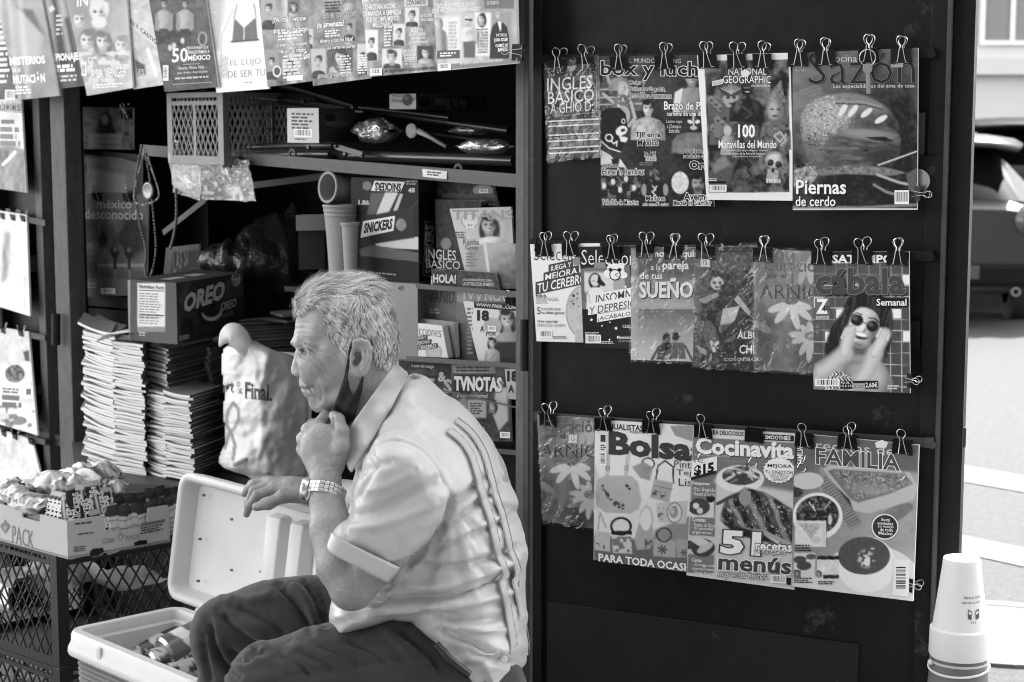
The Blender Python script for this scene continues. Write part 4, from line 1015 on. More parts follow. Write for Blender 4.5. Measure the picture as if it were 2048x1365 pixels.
 def pt(c):
  c.grad(1590,870,D(110),1830,1200,D(176));c.tex(50,.08,4);c.rect(1590,870,1606,930,D(50),4)
  c.poly([(1630,870),(1838,890),(1836,945),(1628,930)],D(102),10)
  c.poly([(1642,940),(1660,930),(1820,945),(1836,975),(1828,1000),(1738,1028),(1708,1022)],D(190),3);c.poly([(1655,942),(1668,938),(1810,948),(1826,968),(1780,988),(1716,1006),(1700,998)],D(118),3)
  m=c.m_poly([(1668,942),(1810,950),(1822,966),(1780,984),(1716,1000),(1704,996)],5);c.tex(3.2,.17,7,m);c.speck(2.6,D(205),.70,8,m,.6);c._mix(m*c.m_ell(1760,985,60,12,12,14)*.6,D(165));c.poly([(1650,950),(1700,1000),(1706,1020),(1646,955)],D(60),3);c.poly([(1640,930),(1652,946),(1690,1000),(1730,1055),(1690,1050),(1638,990)],D(150),6)
  m=c.m_poly([(1632,960),(1650,950),(1725,1045),(1700,1060)],4);c._mix(m*(np.sin(c.X*.5+c.Y*.9)>0)*.7,D(70))
  c.poly([(1720,1035),(1780,1022),(1834,1010),(1834,1060),(1790,1100),(1735,1062)],D(160),5);c.ell(1790,1028,40,14,D(120),-25);c.tex(18,.07,9,c.m_poly([(1720,1035),(1834,1005),(1834,1070),(1760,1090)]))
  c.ell(1615,962,32,17,D(205));c.ell(1590,985,16,10,D(60))
  c.ell(1635,1033,50,47,D(236));m=c.m_ell(1635,1030,43,38);c._mix(m,D(58));c.tex(7,.07,13,m);c.speck(5,D(128),.64,6,m);c.speck(4,D(18),.66,16,m);c.line([(1618,1005),(1630,1022),(1626,1010)],2,D(215));c.line([(1648,1020),(1662,1002)],2,D(190));c.ell(1660,1040,4,10,D(210))
  c.ell(1745,1160,100,70,D(226),8);c.poly([(1588,1150),(1830,1175),(1828,1204),(1584,1174)],D(222),8);c.ell(1733,1130,58,56,D(240));c.ell(1728,1112,52,38,D(84));c.speck(5,D(225),.5,8,c.m_ell(1732,1118,16,16,0,10));c.ell(1734,1124,6,8,D(230));c.ell(1745,1098,4,2,D(190))
  c.rect(1590,1042,1652,1094,D(225));c.poly([(1596,1046),(1646,1048),(1622,1080)],D(185));c.tex(5,.2,5,c.m_poly([(1594,1046),(1648,1048),(1640,1082),(1600,1076)]));c.ell(1632,1080,10,7,D(200))
  c.rect(1588,1106,1630,1158,D(215));c.ell(1600,1120,13,8,D(80));c.ell(1622,1114,10,6,D(90));c.ell(1608,1132,15,9,D(75));c.rect(1588,1140,1602,1156,D(110));c.face(1594,1146,4,D(190),D(40))
  c.rect(1634,1112,1678,1164,D(220));c.ell(1658,1136,20,11,D(225));c.tex(6,.25,15,c.m_ell(1658,1136,19,10));c.rect(1634,1112,1678,1120,D(40));c.rect(1646,1150,1678,1158,D(50));c.face(1638,1148,5,D(190),D(40),.6)
 def lt(L):
  L.T('recetas de',1632,880,1788,900,D(205),.085,bold=0);L.T('FAMILIA',1632,896,1800,928,D(78),.085,bold=.02,out=W,outw=.03)
  L.V('FAMILIA',1594,894,1606,928,W,.02);L.poly([(1750,886),(1764,880),(1776,886),(1772,896),(1752,896)],D(225))
  L.ell(1770,1054,27,26,D(238));L.ell(1770,1054,24.5,23.5,D(56))
  for s,x0,x1,y in(('Recetas',1763,1780,1036),('enviadas',1755,1786,1043),('por lectoras',1756,1787,1050),('de todo',1760,1786,1056),('México',1757,1785,1063)):L.T(s,x0,y,x1,y+6.5,W,.06,bold=.01)
  L.T('Receta ganadora',1602,1034,1642,1041,D(35),.05,bold=.01);L.rect(1646,1042,1652,1094,D(215),.02);L.greek(1590,1090,1630,3,5,D(60),2);L.greek(1588,1156,1626,3,4,D(50),4);L.greek(1636,1163,1676,2,4,D(50),5)
  L.quad([(1789,1118),(1820,1121),(1816,1194),(1784,1190)],D(238));L.bars(1790,1127,1818,1186,vert=True,seed=9)
 magazine('family recipes magazine with soup and bean bowls, lowest rail at the right',DOOR,[(1590,867),(1838,891),(1826,1203),(1582,1173)],.056,pt,lt,MG,bend=bend_of(31,.003,.006),seed=17,thick=.007)
# clips
 C=[(1117,121,.034,'left clip on the small dark language booklet',0),(1172,116,.034,'right clip on the small dark language booklet',0),(1240,115,.036,'left clip on the wrestling magazine',0),(1329,113,.036,'right clip on the wrestling magazine',0),(1417,110,.043,'left one of three clips on the white bordered idol cover',0),(1475,111,.043,'middle one of three clips on the white bordered idol cover',0),(1526,110,.043,'right one of three clips on the white bordered idol cover',0),(1597,106,.050,'leftmost clip over the roast magazine',0),(1652,104,.050,'clip second from the left over the roast magazine',0),(1738,98,.050,'clip with a key ring hung on it, over the roast magazine',0),(1803,99,.050,'clip at the right corner of the roast magazine',0),(1089,489,.034,'left clip on the white brain digest',0),(1143,488,.034,'right clip on the white brain digest',0),(1225,494,.040,'clip on the dark digest with the sleeper',0),(1292,490,.044,'left clip on the beach couple paperback',0),(1348,493,.044,'right clip on the beach couple paperback',0),(1412,493,.050,'clip on the plastic-wrapped comic album',0),(1527,498,.055,'clip on the daisy booklet of the middle rail',0),(1644,503,.062,'left clip on the sunglasses puzzle magazine',0),(1725,502,.062,'middle clip on the sunglasses puzzle magazine',0),(1796,504,.062,'right clip on the sunglasses puzzle magazine',0),(1098,829,.034,'clip on the daisy booklet of the lowest rail',0),(1208,838,.041,'left clip on the handbag magazine',0),(1304,843,.041,'right clip on the handbag magazine',0),(1408,852,.048,'clip with its front wire hanging down, on the price-corner recipe magazine',1),(1510,860,.048,'clip without a raised wire, on the salad bowl magazine',2),(1611,870,.056,'left clip on the soup bowl magazine, front wire hanging',1),(1696,873,.056,'middle clip on the soup bowl magazine, both wires up',0),(1806,883,.056,'right clip on the soup bowl magazine, front wire hanging',1)]
 slopes={0:0.8,1:-1.2,2:-3.6}
 for x,y,off,lab,mode in C:
  row=0 if y<300 else 1 if y<700 else 2
  c_=clip('black binder '+lab,x,y-1,DOOR,off+.0005,1.0 if row!=2 else .98,tilt=-slopes[row]*.8+random.Random(x).uniform(-1.5,1.5),down=mode>0)
  if mode==2:
   for ch in list(c_.children):
    if ch.name.startswith('wire_handle')and ch.location.y<0:bpy.data.objects.remove(ch)
 for x,y,off,lab in((1842,388,.052,'roast magazine'),(1822,762,.064,'sunglasses puzzle magazine'),(1826,1171,.058,'soup bowl magazine')):
  clip('grey binder clip pinching the lower right edge of the '+lab,x,y,DOOR,off,.72,side=True,tilt=2)
 c0=DOOR.hit(1735,116,.066);t=thing('key_ring','door key on a split ring hanging over the roast magazine','key',c0)
 R=0.0142;dx,dn=DOOR.ex,DOOR.n;up=np.array((0,0,1.0))
 a=np.linspace(0,2*math.pi,33)[:-1]
 m=MB();m.tube([c0+dx*R*math.cos(q)+up*R*math.sin(q)+dn*(.002*math.sin(q))for q in a],.0011,7,closed=True);m.build('split_ring',WIRE,t,smooth=True)
 k0=DOOR.hit(1735,128,.068);k1=DOOR.hit(1737,188,.066)
 m=MB();ln=k0-k1;L_=np.linalg.norm(ln);uz=ln/L_
 m.lathe(k0-uz*.008,[(.0,.0011),(.0085,.0011),(.009,0),(.0085,-.0011),(.0,-.0011)],axis=dn,n=20)
 m.obox(k1-dx*.0036-dn*.001,dx*.0072,dn*.002,uz*(L_-.014))
 for i in range(5):m.obox(k1+uz*(.004+i*.0052)+dx*.0036-dn*.001,dx*(.0012+.001*(i%2)),dn*.002,uz*.0026)
 m.build('key',mat('key_metal',.35,.3,metal=1.0),t,bevel=.0003)
door_magazines()
# sculpting on a voxel field
YM=2.85
def px_of(x,z,Y=YM):
 k=(z-CAMZ)/Y
 b=(k*CP+SP)/(CP-k*SP)
 return CX+F*x*(CP+b*SP)/Y,CY-F*b
def Q(p):return P(p[0],p[1],YM+p[2])
class Field:
 def __init__(s,lo,hi,h):
  s.lo=np.asarray(lo,float);s.h=h
  s.n=np.ceil((np.asarray(hi)-s.lo)/h).astype(int)+1
  s.D=np.full(s.n,1.0,np.float32)
  s.ax=[s.lo[i]+h*np.arange(s.n[i])for i in range(3)]
 def sub(s,lo,hi):
  a=np.clip(np.floor((np.asarray(lo)-s.lo)/s.h).astype(int),0,s.n);b=np.clip(np.ceil((np.asarray(hi)-s.lo)/s.h).astype(int)+1,0,s.n)
  if(b<=a).any():return None,None
  sl=tuple(slice(a[i],b[i])for i in range(3))
  g=np.meshgrid(*[s.ax[i][sl[i]]for i in range(3)],indexing='ij',sparse=True)
  return sl,g
 def put(s,sl,d,k=0.0,mode='add'):
  A=s.D[sl]
  if mode=='cut':d=-d
  if k<=0:r=np.minimum(A,d)if mode=='add' else np.maximum(A,d)
  else:
   e=np.maximum(k-np.abs(A-d),0)/k
   r=np.minimum(A,d)-e*e*k*.25 if mode=='add' else np.maximum(A,d)+e*e*k*.25
  s.D[sl]=r
 def cone(s,a,b,ra,rb,k=.01,mode='add'):
  a,b=np.asarray(a,float),np.asarray(b,float);m=max(ra,rb)+k+3*s.h
  sl,g=s.sub(np.minimum(a,b)-m,np.maximum(a,b)+m)
  if sl is None:return
  ba=b-a;l2=(ba**2).sum()+1e-12
  t=np.clip(((g[0]-a[0])*ba[0]+(g[1]-a[1])*ba[1]+(g[2]-a[2])*ba[2])/l2,0,1)
  d=np.sqrt((g[0]-a[0]-t*ba[0])**2+(g[1]-a[1]-t*ba[1])**2+(g[2]-a[2]-t*ba[2])**2)-(ra+(rb-ra)*t)
  s.put(sl,d,k,mode)
 def chain(s,pts,rr,k=.01,mode='add'):
  for i in range(len(pts)-1):s.cone(pts[i],pts[i+1],rr[i],rr[i+1],k,mode)
 def ell(s,c,r,k=.01,mode='add',R=None):
  c,r=np.asarray(c,float),np.asarray(r,float);m=r.max()+k+3*s.h
  sl,g=s.sub(c-m,c+m)
  if sl is None:return
  x,y,z=g[0]-c[0],g[1]-c[1],g[2]-c[2]
  if R is not None:
   R=np.asarray(R);x,y,z=(R[i,0]*x+R[i,1]*y+R[i,2]*z for i in range(3))
  q=np.sqrt((x/r[0])**2+(y/r[1])**2+(z/r[2])**2)
  q2=np.sqrt((x/r[0]**2)**2+(y/r[1]**2)**2+(z/r[2]**2)**2)
  s.put(sl,q*(q-1)/(q2+1e-9),k,mode)
 def profile(s,poly,ctl,y0=YM,k=.01,mode='add',yc=None,maxw=.25):
  """a solid whose side outline is poly (photo points on the man's plane); ctl: (x, y, half width, edge roundness in photo px)"""
  poly=np.asarray(poly,float)
  w_=np.array([P(p[0],p[1],YM)for p in poly]);m=k+4*s.h
  sl,g=s.sub((w_[:,0].min()-m,y0-maxw,w_[:,2].min()-m),(w_[:,0].max()+m,y0+maxw,w_[:,2].max()+m))
  X,Z=np.meshgrid(g[0].ravel(),g[2].ravel(),indexing='ij')
  px,py=px_of(X,Z)
  G,M=prof_G(px,py,poly,ctl)
  c=y0 if yc is None else y0+idw(px,py,yc,1)[0][:,None,:]
  y=np.abs(g[1]-c);G3=G[:,None,:]
  s.put(sl,((y*y-G3)/(y+np.sqrt(np.abs(G3))+.004)).astype(np.float32),k,mode)
 def mesh(s):
  D,n=s.D,s.n
  S=D<0
  c=np.zeros(n-1,np.uint8)
  for i in(0,1):
   for j in(0,1):
    for k in(0,1):c+=S[i:n[0]-1+i,j:n[1]-1+j,k:n[2]-1+k]
  I=np.argwhere((c>0)&(c<8));del c
  vid=np.full(n-1,-1,np.int32);vid[tuple(I.T)]=np.arange(len(I))
  acc=np.zeros((len(I),3));cnt=np.zeros(len(I))
  cor=[(i,j,k)for i in(0,1)for j in(0,1)for k in(0,1)]
  val={q:D[I[:,0]+q[0],I[:,1]+q[1],I[:,2]+q[2]]for q in cor}
  for q in cor:
   for ax in range(3):
    if q[ax]:continue
    r=list(q);r[ax]=1;r=tuple(r)
    a,b=val[q],val[r];m=(a<0)!=(b<0)
    t=np.where(m,a/np.where(m,a-b,1),0)
    p=np.zeros((len(I),3));p[:]=q;p[:,ax]=t
    acc[m]+=p[m];cnt[m]+=1
  V=s.lo+(I+acc/cnt[:,None])*s.h
  Fs=[]
  for ax in range(3):
   a1,a2=(ax+1)%3,(ax+2)%3
   A=np.take(S,np.arange(n[ax]-1),ax);B=np.take(S,np.arange(1,n[ax]),ax)
   E=np.argwhere(A!=B)
   E=E[(E[:,a1]>0)&(E[:,a2]>0)&(E[:,a1]<n[a1]-1)&(E[:,a2]<n[a2]-1)]
   f=A[tuple(E.T)]
   def v(d1,d2):
    q=E.copy();q[:,a1]-=d1;q[:,a2]-=d2;return vid[tuple(q.T)]
   q=np.stack((v(1,1),v(0,1),v(0,0),v(1,0)),1)
   q[~f]=q[~f][:,::-1];Fs.append(q)
  return V,np.concatenate(Fs)
def idw(px,py,ctl,nv,pw=3.0):
 ctl=np.asarray(ctl,float);out=[0]*nv;tot=0
 for c in ctl:
  w_=1.0/(((px-c[0])**2+(py-c[1])**2)**(pw/2)+60.0)
  tot=tot+w_
  for i in range(nv):out[i]=out[i]+w_*c[2+i]
 return[o/tot for o in out]
def poly_sd(px,py,poly):
 """signed distance, positive inside"""
 d=np.full(px.shape,1e9);ins=np.zeros(px.shape,bool);n=len(poly)
 for i in range(n):
  ax,ay=poly[i];bx,by=poly[(i+1)%n];ex,ey=bx-ax,by-ay
  t=np.clip(((px-ax)*ex+(py-ay)*ey)/(ex*ex+ey*ey+1e-9),0,1)
  d=np.minimum(d,(px-ax-t*ex)**2+(py-ay-t*ey)**2)
  ins^=((ay>py)!=(by>py))&(px<ex*(py-ay)/(ey if abs(ey)>1e-9 else 1e-9)+ax)
 d=np.sqrt(d);return np.where(ins,d,-d)
def prof_G(px,py,poly,ctl):
 d=poly_sd(px,py,poly);M,Dd=idw(px,py,ctl,2)
 t=np.minimum(d/Dd,1.0)
 return M*M*(1-(1-t)**2),M
def line_d(px,py,pts):
 d=np.full(px.shape,1e9)
 for(ax,ay),(bx,by)in zip(pts[:-1],pts[1:]):
  ex,ey=bx-ax,by-ay
  t=np.clip(((px-ax)*ex+(py-ay)*ey)/(ex*ex+ey*ey+1e-9),0,1)
  d=np.minimum(d,(px-ax-t*ex)**2+(py-ay-t*ey)**2)
 return np.sqrt(d)
def proj(V):
 x,y,z=V[:,0],V[:,1],V[:,2]-CAMZ
 f=y*CP-z*SP;u=y*SP+z*CP
 return CX+F*x/f,CY-F*u/f
def normals(V,Fc):
 n=np.zeros_like(V);fn=np.cross(V[Fc[:,2]]-V[Fc[:,0]],V[Fc[:,3]]-V[Fc[:,1]])
 for i in range(4):np.add.at(n,Fc[:,i],fn)
 return n/(np.linalg.norm(n,axis=1)[:,None]+1e-12)
def relax(V,Fc,it=1,f=.5):
 for _ in range(it):
  s=np.zeros_like(V);c=np.zeros(len(V))
  for i in range(4):
   for j in(1,3):
    np.add.at(s,Fc[:,i],V[Fc[:,(i+j)%4]]);np.add.at(c,Fc[:,i],1)
  V=V+f*(s/np.maximum(c,1)[:,None]-V)
 return V
def crease(V,N,lines,side=None):
 """press or raise folds: (points, width in photo px, height in m; negative presses in)"""
 px,py=proj(V)
 face=np.clip(-N[:,1]*2.5+.6,0,1)if side is None else side
 dsp=np.zeros(len(V))
 for pts,wd,h in lines:
  pts=np.asarray(pts,float)
  lo,hi=pts.min(0)-wd*3,pts.max(0)+wd*3
  s=(px>lo[0])&(px<hi[0])&(py>lo[1])&(py<hi[1])&(face>0)
  if not s.any():continue
  sp=spline(pts,6)if len(pts)>2 else pts
  d=line_d(px[s],py[s],sp)
  e=np.minimum(np.hypot(px[s]-sp[0][0],py[s]-sp[0][1]),np.hypot(px[s]-sp[-1][0],py[s]-sp[-1][1]))
  dsp[s]+=h*np.exp(-(d/wd)**2)*smooth01(.25+e/(wd*2.2))
 return V+N*(dsp*face)[:,None]
def quadmesh(name,V,Fc,mats,parent,ink=None,smooth=True):
 o=np.array(origin_of(parent));me=bpy.data.meshes.new(name)
 me.vertices.add(len(V));me.vertices.foreach_set('co',(V-o).astype(np.float32).ravel())
 me.loops.add(len(Fc)*4);me.loops.foreach_set('vertex_index',Fc.astype(np.int32).ravel())
 me.polygons.add(len(Fc));me.polygons.foreach_set('loop_start',np.arange(0,len(Fc)*4,4,dtype=np.int32));me.polygons.foreach_set('loop_total',np.full(len(Fc),4,np.int32))
 me.update(calc_edges=True)
 me.materials.append(mats)
 if ink is not None:me.attributes.new('ink','FLOAT','POINT').data.foreach_set('value',np.asarray(ink,np.float32))
 return finish(name,me,parent,o,smooth)
# the seated man
SKULL=[(597,622),(604,606),(622,584),(646,566),(680,556),(716,556),(746,564),(766,582),(778,606),(787,630),(793,660),(795,690),(790,716),(784,745),(760,790),(720,812),(690,812),(664,824),(647,826),(632,824),(623,818),(618,808),(616,799),(609,792),(606.5,785),(605,778),(602,773.5),(599.5,768),(598.5,760),(600,751),(600,735),(599,715),(595,700),(590.5,692),(586.5,685),(587.5,675),(590,660),(591.5,644)]
HEADC=[(700,610,.076,85),(640,600,.070,66),(604,640,.050,34),(745,640,.078,85),(775,690,.066,66),(712,700,.072,70),(665,690,.067,52),(640,655,.066,50),(628,690,.056,30),(602,684,.040,17),(612,712,.046,24),(600,730,.030,22),(632,728,.056,30),(655,755,.058,36),(604,762,.024,15),(612,775,.030,16),(630,775,.042,24),(612,788,.025,14),(626,808,.029,20),(655,806,.045,26),(690,785,.057,32),(720,790,.054,40),(770,740,.055,52)]
NOSE=[(593,694),(588,713.5),(583.5,730.5),(581.5,740),(582.5,746),(587,751.5),(594,753),(604,752),(613,748),(611,735),(606,715),(602,700)]
NOSEC=[(590,712,.0085,9),(586,735,.0125,9),(600,742,.0165,9),(606,745,.0185,7),(600,715,.013,10)]
def head_W(px,py):
 G,_=prof_G(np.asarray(px,float),np.asarray(py,float),np.array(SKULL),HEADC)
 return np.sqrt(np.maximum(G,0))
def near(px,py,lift=0.0):
 """a point on the near side of the head, photo px on the man's plane"""
 px,py=np.atleast_1d(np.asarray(px,float)),np.atleast_1d(np.asarray(py,float))
 W_=head_W(px,py);out=[]
 for a,b,w_ in zip(px,py,W_):
  q=P(a,b,YM);q[1]-=w_+lift;out.append(q)
 return np.array(out)
SKIN=mat('weathered_skin',attr=True,rough=.46,spec=.5,nscale=55,namp=.12,bump=.0012,bscale=210,bdet=6,sss=.02)
def man():
 seat0=P(900,1480,YM)
 t=thing('person','grey-haired man in a pale shirt sitting in profile, fist under chin, mask pulled down','person',(seat0[0],YM,0.0))
# body: head, neck, trunk, both arms and hands as one surface
 lo=(P(480,1000,3.4)[0]-.03,YM-.30,P(800,1260,YM-.25)[2]-.05);hi=(P(1000,900,YM)[0]+.06,YM+.64,P(700,540,YM)[2]+.03)
 f=Field(lo,hi,.0021)
 f.profile(SKULL,HEADC,k=.006,maxw=.11)
 f.profile(NOSE,NOSEC,k=.006,maxw=.05)
 for s in(-1,1):
  def S(x,y,w_):q=P(x,y,YM);q[1]+=s*w_;return q
  f.ell(S(602,745,.0135),(.0078,.0062,.0058),.004)
  f.ell(S(596,750.5,.006),(.0042,.0032,.0026),.002,'cut')
  f.ell(S(607,703,.0445),(.0155,.0125,.0105),.010,'cut')
  f.cone(S(590,684,.010),S(606,678,.036),.0062,.0068,.010);f.cone(S(606,678,.036),S(628,685,.050),.0062,.004,.010)
  f.ell(S(608,702.5,.0325),(.0105,.0115,.0100),.0015)
  f.chain([S(598,701,.029),S(603,695.8,.0380),S(612,696.6,.0415),S(622,702.5,.041)],[.0022,.0030,.0030,.0018],.003)
  f.chain([S(599,704,.029),S(605,709.8,.0370),S(613,710,.040),S(622,704.8,.041)],[.0016,.0024,.0026,.0016],.003)
  f.chain([S(600,715,.034),S(610,718,.041),S(622,714,.046)],[.0035,.004,.003],.008)
  f.ell(S(632,724,.050),(.017,.010,.013),.016)
  f.ell(S(623,746,.040),(.012,.009,.013),.018)
  f.chain([S(603.5,769.5,.002),S(609,770.2,.016),S(619,771.2,.027)],[.0030,.0030,.0014],.007)
  f.chain([S(609,780.5,.002),S(613,779.5,.014),S(620,775.5,.026)],[.0034,.0032,.0014],.008)
  f.chain([S(600,774.6,.0),S(608,775.2,.019),S(619,774.2,.0285),S(626,772.5,.036)],[.0010,.0013,.0014,.0008],.0015,'cut')
  f.chain([S(612,753,.024),S(623,764,.036),S(630,778,.043),S(634,792,.045)],[.0010,.0016,.0016,.0008],.008,'cut')
  def E(x,y,o):return S(x,y,float(head_W([x],[y])[0])+o)
  f.ell(E(728,705,.006),(.0165,.0085,.031),.004)
  f.ell(E(721,737,.004),(.0098,.0052,.0105),.006)
  f.ell(E(725,704,.0150),(.0110,.0142,.0190),.003,'cut');f.ell(E(722,706,.006),(.0075,.0150,.0115),.003,'cut');f.ell(E(730,685,.0165),(.0105,.0080,.0075),.003,'cut');f.ell(E(740,700,.017),(.0035,.0060,.013),.003,'cut')
  hp=[(713,692,.003),(711,680,.006),(718,671,.010),(730,668,.013),(742,673,.016),(748,686,.018),(746,704,.017),(739,720,.013),(730,733,.008)]
  f.chain([E(*q)for q in hp],[.0030,.0034,.0036,.0038,.0040,.0042,.0040,.0034,.0030],.003)
  f.chain([E(733,684,.009),E(737,698,.012),E(733,714,.010),E(724,722,.007)],[.0026,.0028,.0030,.0026],.004)
  f.ell(E(714,703,.004),(.0042,.0042,.0058),.003)
 f.chain([P(739,700,YM),P(744,770,YM),P(796,850,YM)],[.0455,.044,.056],.012)
 f.chain([P(716,770,YM),P(742,840,YM)],[.040,.046],.012)
 f.chain([P(812,850,YM),P(880,980,YM),P(905,1150,YM)],[.07,.105,.105],.03)
 for s in(-1,1):f.chain([P(840,890,YM),Q((846,945,s*.115))],[.06,.042],.02)
 A=[Q((846,945,-.115)),Q((770,1090,-.183)),Q((708,1170,-.195))]
 f.chain(A,[.042,.043,.0345],.006)
 f.ell(Q((700,1186,-.190)),(.026,.026,.024),.018)
 f.chain([Q((704,1172,-.195)),Q((684,1130,-.182)),Q((663,1060,-.150)),Q((654,1005,-.118)),Q((651,960,-.098)),Q((650,940,-.090))],[.0345,.0385,.0328,.0262,.0236,.0232],.006)
 f.ell(Q((646,898,-.080)),(.0335,.0215,.040),.014)
 f.ell(Q((672,900,-.078)),(.0165,.019,.030),.012)
 mc=[(634,853,-.066),(616,860,-.066),(606,878,-.058),(606,899,-.050)]
 for i,m_ in enumerate(mc):
  f.chain([Q((650-i*4,935,-.084)),Q(m_)],[.0150,.0105],.010);f.ell(Q((m_[0]+1,m_[1]+1,m_[2]-.003)),(.0098,.0098,.0098),.005)
 f.chain([Q(mc[0]),Q((651,834,-.042)),Q((660,846,-.022)),Q((652,862,-.018))],[.0105,.0098,.0088,.0078],.003)
 f.chain([Q(mc[1]),Q((626,850,-.022)),Q((652,858,-.008)),Q((662,874,-.018))],[.0105,.0098,.0088,.0078],.003)
 f.chain([Q(mc[2]),Q((612,870,-.014)),Q((642,880,.002)),Q((656,892,-.012))],[.010,.0095,.0085,.0075],.003)
 f.chain([Q(mc[3]),Q((614,895,-.014)),Q((638,902,-.002)),Q((650,908,-.014))],[.009,.0085,.0075,.0068],.003)
 f.chain([Q((668,930,-.086)),Q((682,893,-.094)),Q((684,864,-.086)),Q((676,840,-.070)),Q((668,832,-.058))],[.0165,.0135,.0112,.0100,.0085],.006)
 f.ell(Q((680,862,-.092)),(.0095,.0095,.0095),.006)
 for i in range(3):
  f.chain([Q((642-i*4,922,-.099)),Q((mc[i][0]+5,mc[i][1]+8,mc[i][2]-.010))],[.0030,.0040],.008)
 hd=.50
 f.chain([Q((846,945,.115)),Q((770,1010,.30)),Q((690,1000,.42)),Q((628,981,hd))],[.042,.042,.036,.0245],.008)
 k_=[(550,977,hd-.01),(542,968,hd+.012),(534,964,hd+.032),(530,966,hd+.05)]
 for i,m_ in enumerate(k_):f.chain([Q((622,981,hd+i*.008-.008)),Q((585,976,hd+i*.012-.012)),Q(m_)],[.0205,.0175,.0118],.012)
 f.chain([Q(k_[0]),Q((515,990,hd-.012)),Q((499,1012,hd-.012)),Q((493,1029,hd-.008))],[.0112,.0095,.0082,.0068],.003)
 f.chain([Q(k_[1]),Q((508,982,hd+.012)),Q((497,1006,hd+.014)),Q((495,1022,hd+.016))],[.0108,.0095,.0082,.0068],.003)
 f.chain([Q(k_[2]),Q((510,967,hd+.036)),Q((495,980,hd+.040)),Q((489,988,hd+.042))],[.0102,.009,.0078,.0066],.003)
 f.chain([Q(k_[3]),Q((516,962,hd+.058)),Q((503,967,hd+.062)),Q((496,974,hd+.064))],[.0088,.0078,.0068,.006],.003)
 f.chain([Q((606,988,hd-.025)),Q((566,993,hd-.036)),Q((537,1008,hd-.038)),Q((513,1014,hd-.036))],[.0175,.0128,.0108,.0086],.006)
 V,Fc=f.mesh();del f
 V=relax(V,Fc,1,.4)
 N=normals(V,Fc)
 WR=[([(624,700),(636,694),(650,690)],1.6,-.0007),([(625,704),(640,704),(654,708)],1.6,-.0007),([(624,709),(636,716),(648,726)],1.6,-.0008),([(618,716),(632,727),(644,742),(650,756)],2.0,-.0008),([(627,714),(644,726),(656,744)],1.8,-.0006),([(592,648),(608,645),(626,650)],1.8,-.0007),([(590,659),(606,656),(630,661)],1.8,-.0008),([(589,670),(602,666),(622,668)],1.6,-.0005),([(600,713),(610,716.5),(622,713)],1.4,-.0008),([(598,695.5),(607,692.5),(620,697),(627,704)],1.5,-.0010),([(622,768),(628,772),(631,780)],1.6,-.0007),([(640,770),(644,790),(640,808)],2.4,-.0008),([(614,796),(622,794),(632,797)],2.5,-.0010),([(628,930),(648,936),(676,930)],1.5,-.0005),([(625,940),(650,946),(680,940)],1.5,-.0006),([(662,912),(674,914),(690,908)],1.8,-.0012),([(666,832),(665,846),(668,862)],2.2,-.0022),([(512,984),(520,992)],1.4,-.0006),([(528,1002),(534,1014)],1.4,-.0006),([(540,970),(548,984)],1.4,-.0006),([(532,1000),(538,1012)],1.2,-.0006),([(547,972),(551,985)],1.2,-.0005),([(620,962),(604,968)],1.4,-.0005),([(664,1150),(684,1176),(712,1186)],4,-.0008)]
 V=crease(V,N,[(a,b*.8,c*1.7)for a,b,c in WR])
 V=V+N*((fbm(*proj(V),5,44)-.5)*.0005)[:,None]
 px,py=proj(V)
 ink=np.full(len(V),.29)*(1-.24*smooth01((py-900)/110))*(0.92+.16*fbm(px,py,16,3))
 ink*=.88+.24*vnoise(px,py,2.2,15)
 ink*=1-.12*np.clip((vnoise(px,py,2.6,9)-.80)*8,0,1)
 headm=(V[:,1]<YM+.1)&(py<830)
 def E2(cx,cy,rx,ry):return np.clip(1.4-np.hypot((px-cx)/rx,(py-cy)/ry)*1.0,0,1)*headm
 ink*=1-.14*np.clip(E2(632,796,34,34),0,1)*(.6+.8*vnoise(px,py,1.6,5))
 lips=np.clip(1-line_d(px,py,[(601,771),(612,776),(622,774)])/5.5,0,1)*headm;ink*=1-.42*lips
 ck=np.abs(V[:,1]-YM)
 eye=(np.hypot((px-608.5)/8.0,(py-702.8)/5.2)<1)&headm
 ink[eye]=.40;ink[eye&(np.hypot((px-603.8)/4.0,(py-702.8)/5.0)<1)]=.012
 ink[headm&(line_d(px,py,[(598,699.5),(604,697.4),(613,698),(622,703)])<1.3)]*=.25
 ink[headm&(line_d(px,py,[(601,774.8),(610,775.6),(620,774.4),(625.5,772.6)])<1.3)]*=.30
 ink[(np.hypot((px-513)/6.5,(py-1013)/5)<1)&(V[:,1]<YM+hd-.03)]*=1.3
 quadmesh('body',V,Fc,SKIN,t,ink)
 man_hair(t);man_mask(t);man_shirt(t);man_trousers(t);man_watch(t)
 return t
HAIRSIL=[(583.5,608),(588,595),(596,585),(609,573),(632,557),(657,550),(686,547),(715,547.5),(744,553),(765,566),(776,583),(785,600),(792,622),(798,646),(801.5,670),(801.5,694),(797,714),(790,724),(778,727),(764,720),(756,708),(752,690),(748,676),(736,664),(722,662),(711,668),(706,682),(700,694),(690,690),(680,678),(666,662),(656,646),(654,628),(652,610),(640,604),(622,606),(606,616),(592,626),(585,620)]
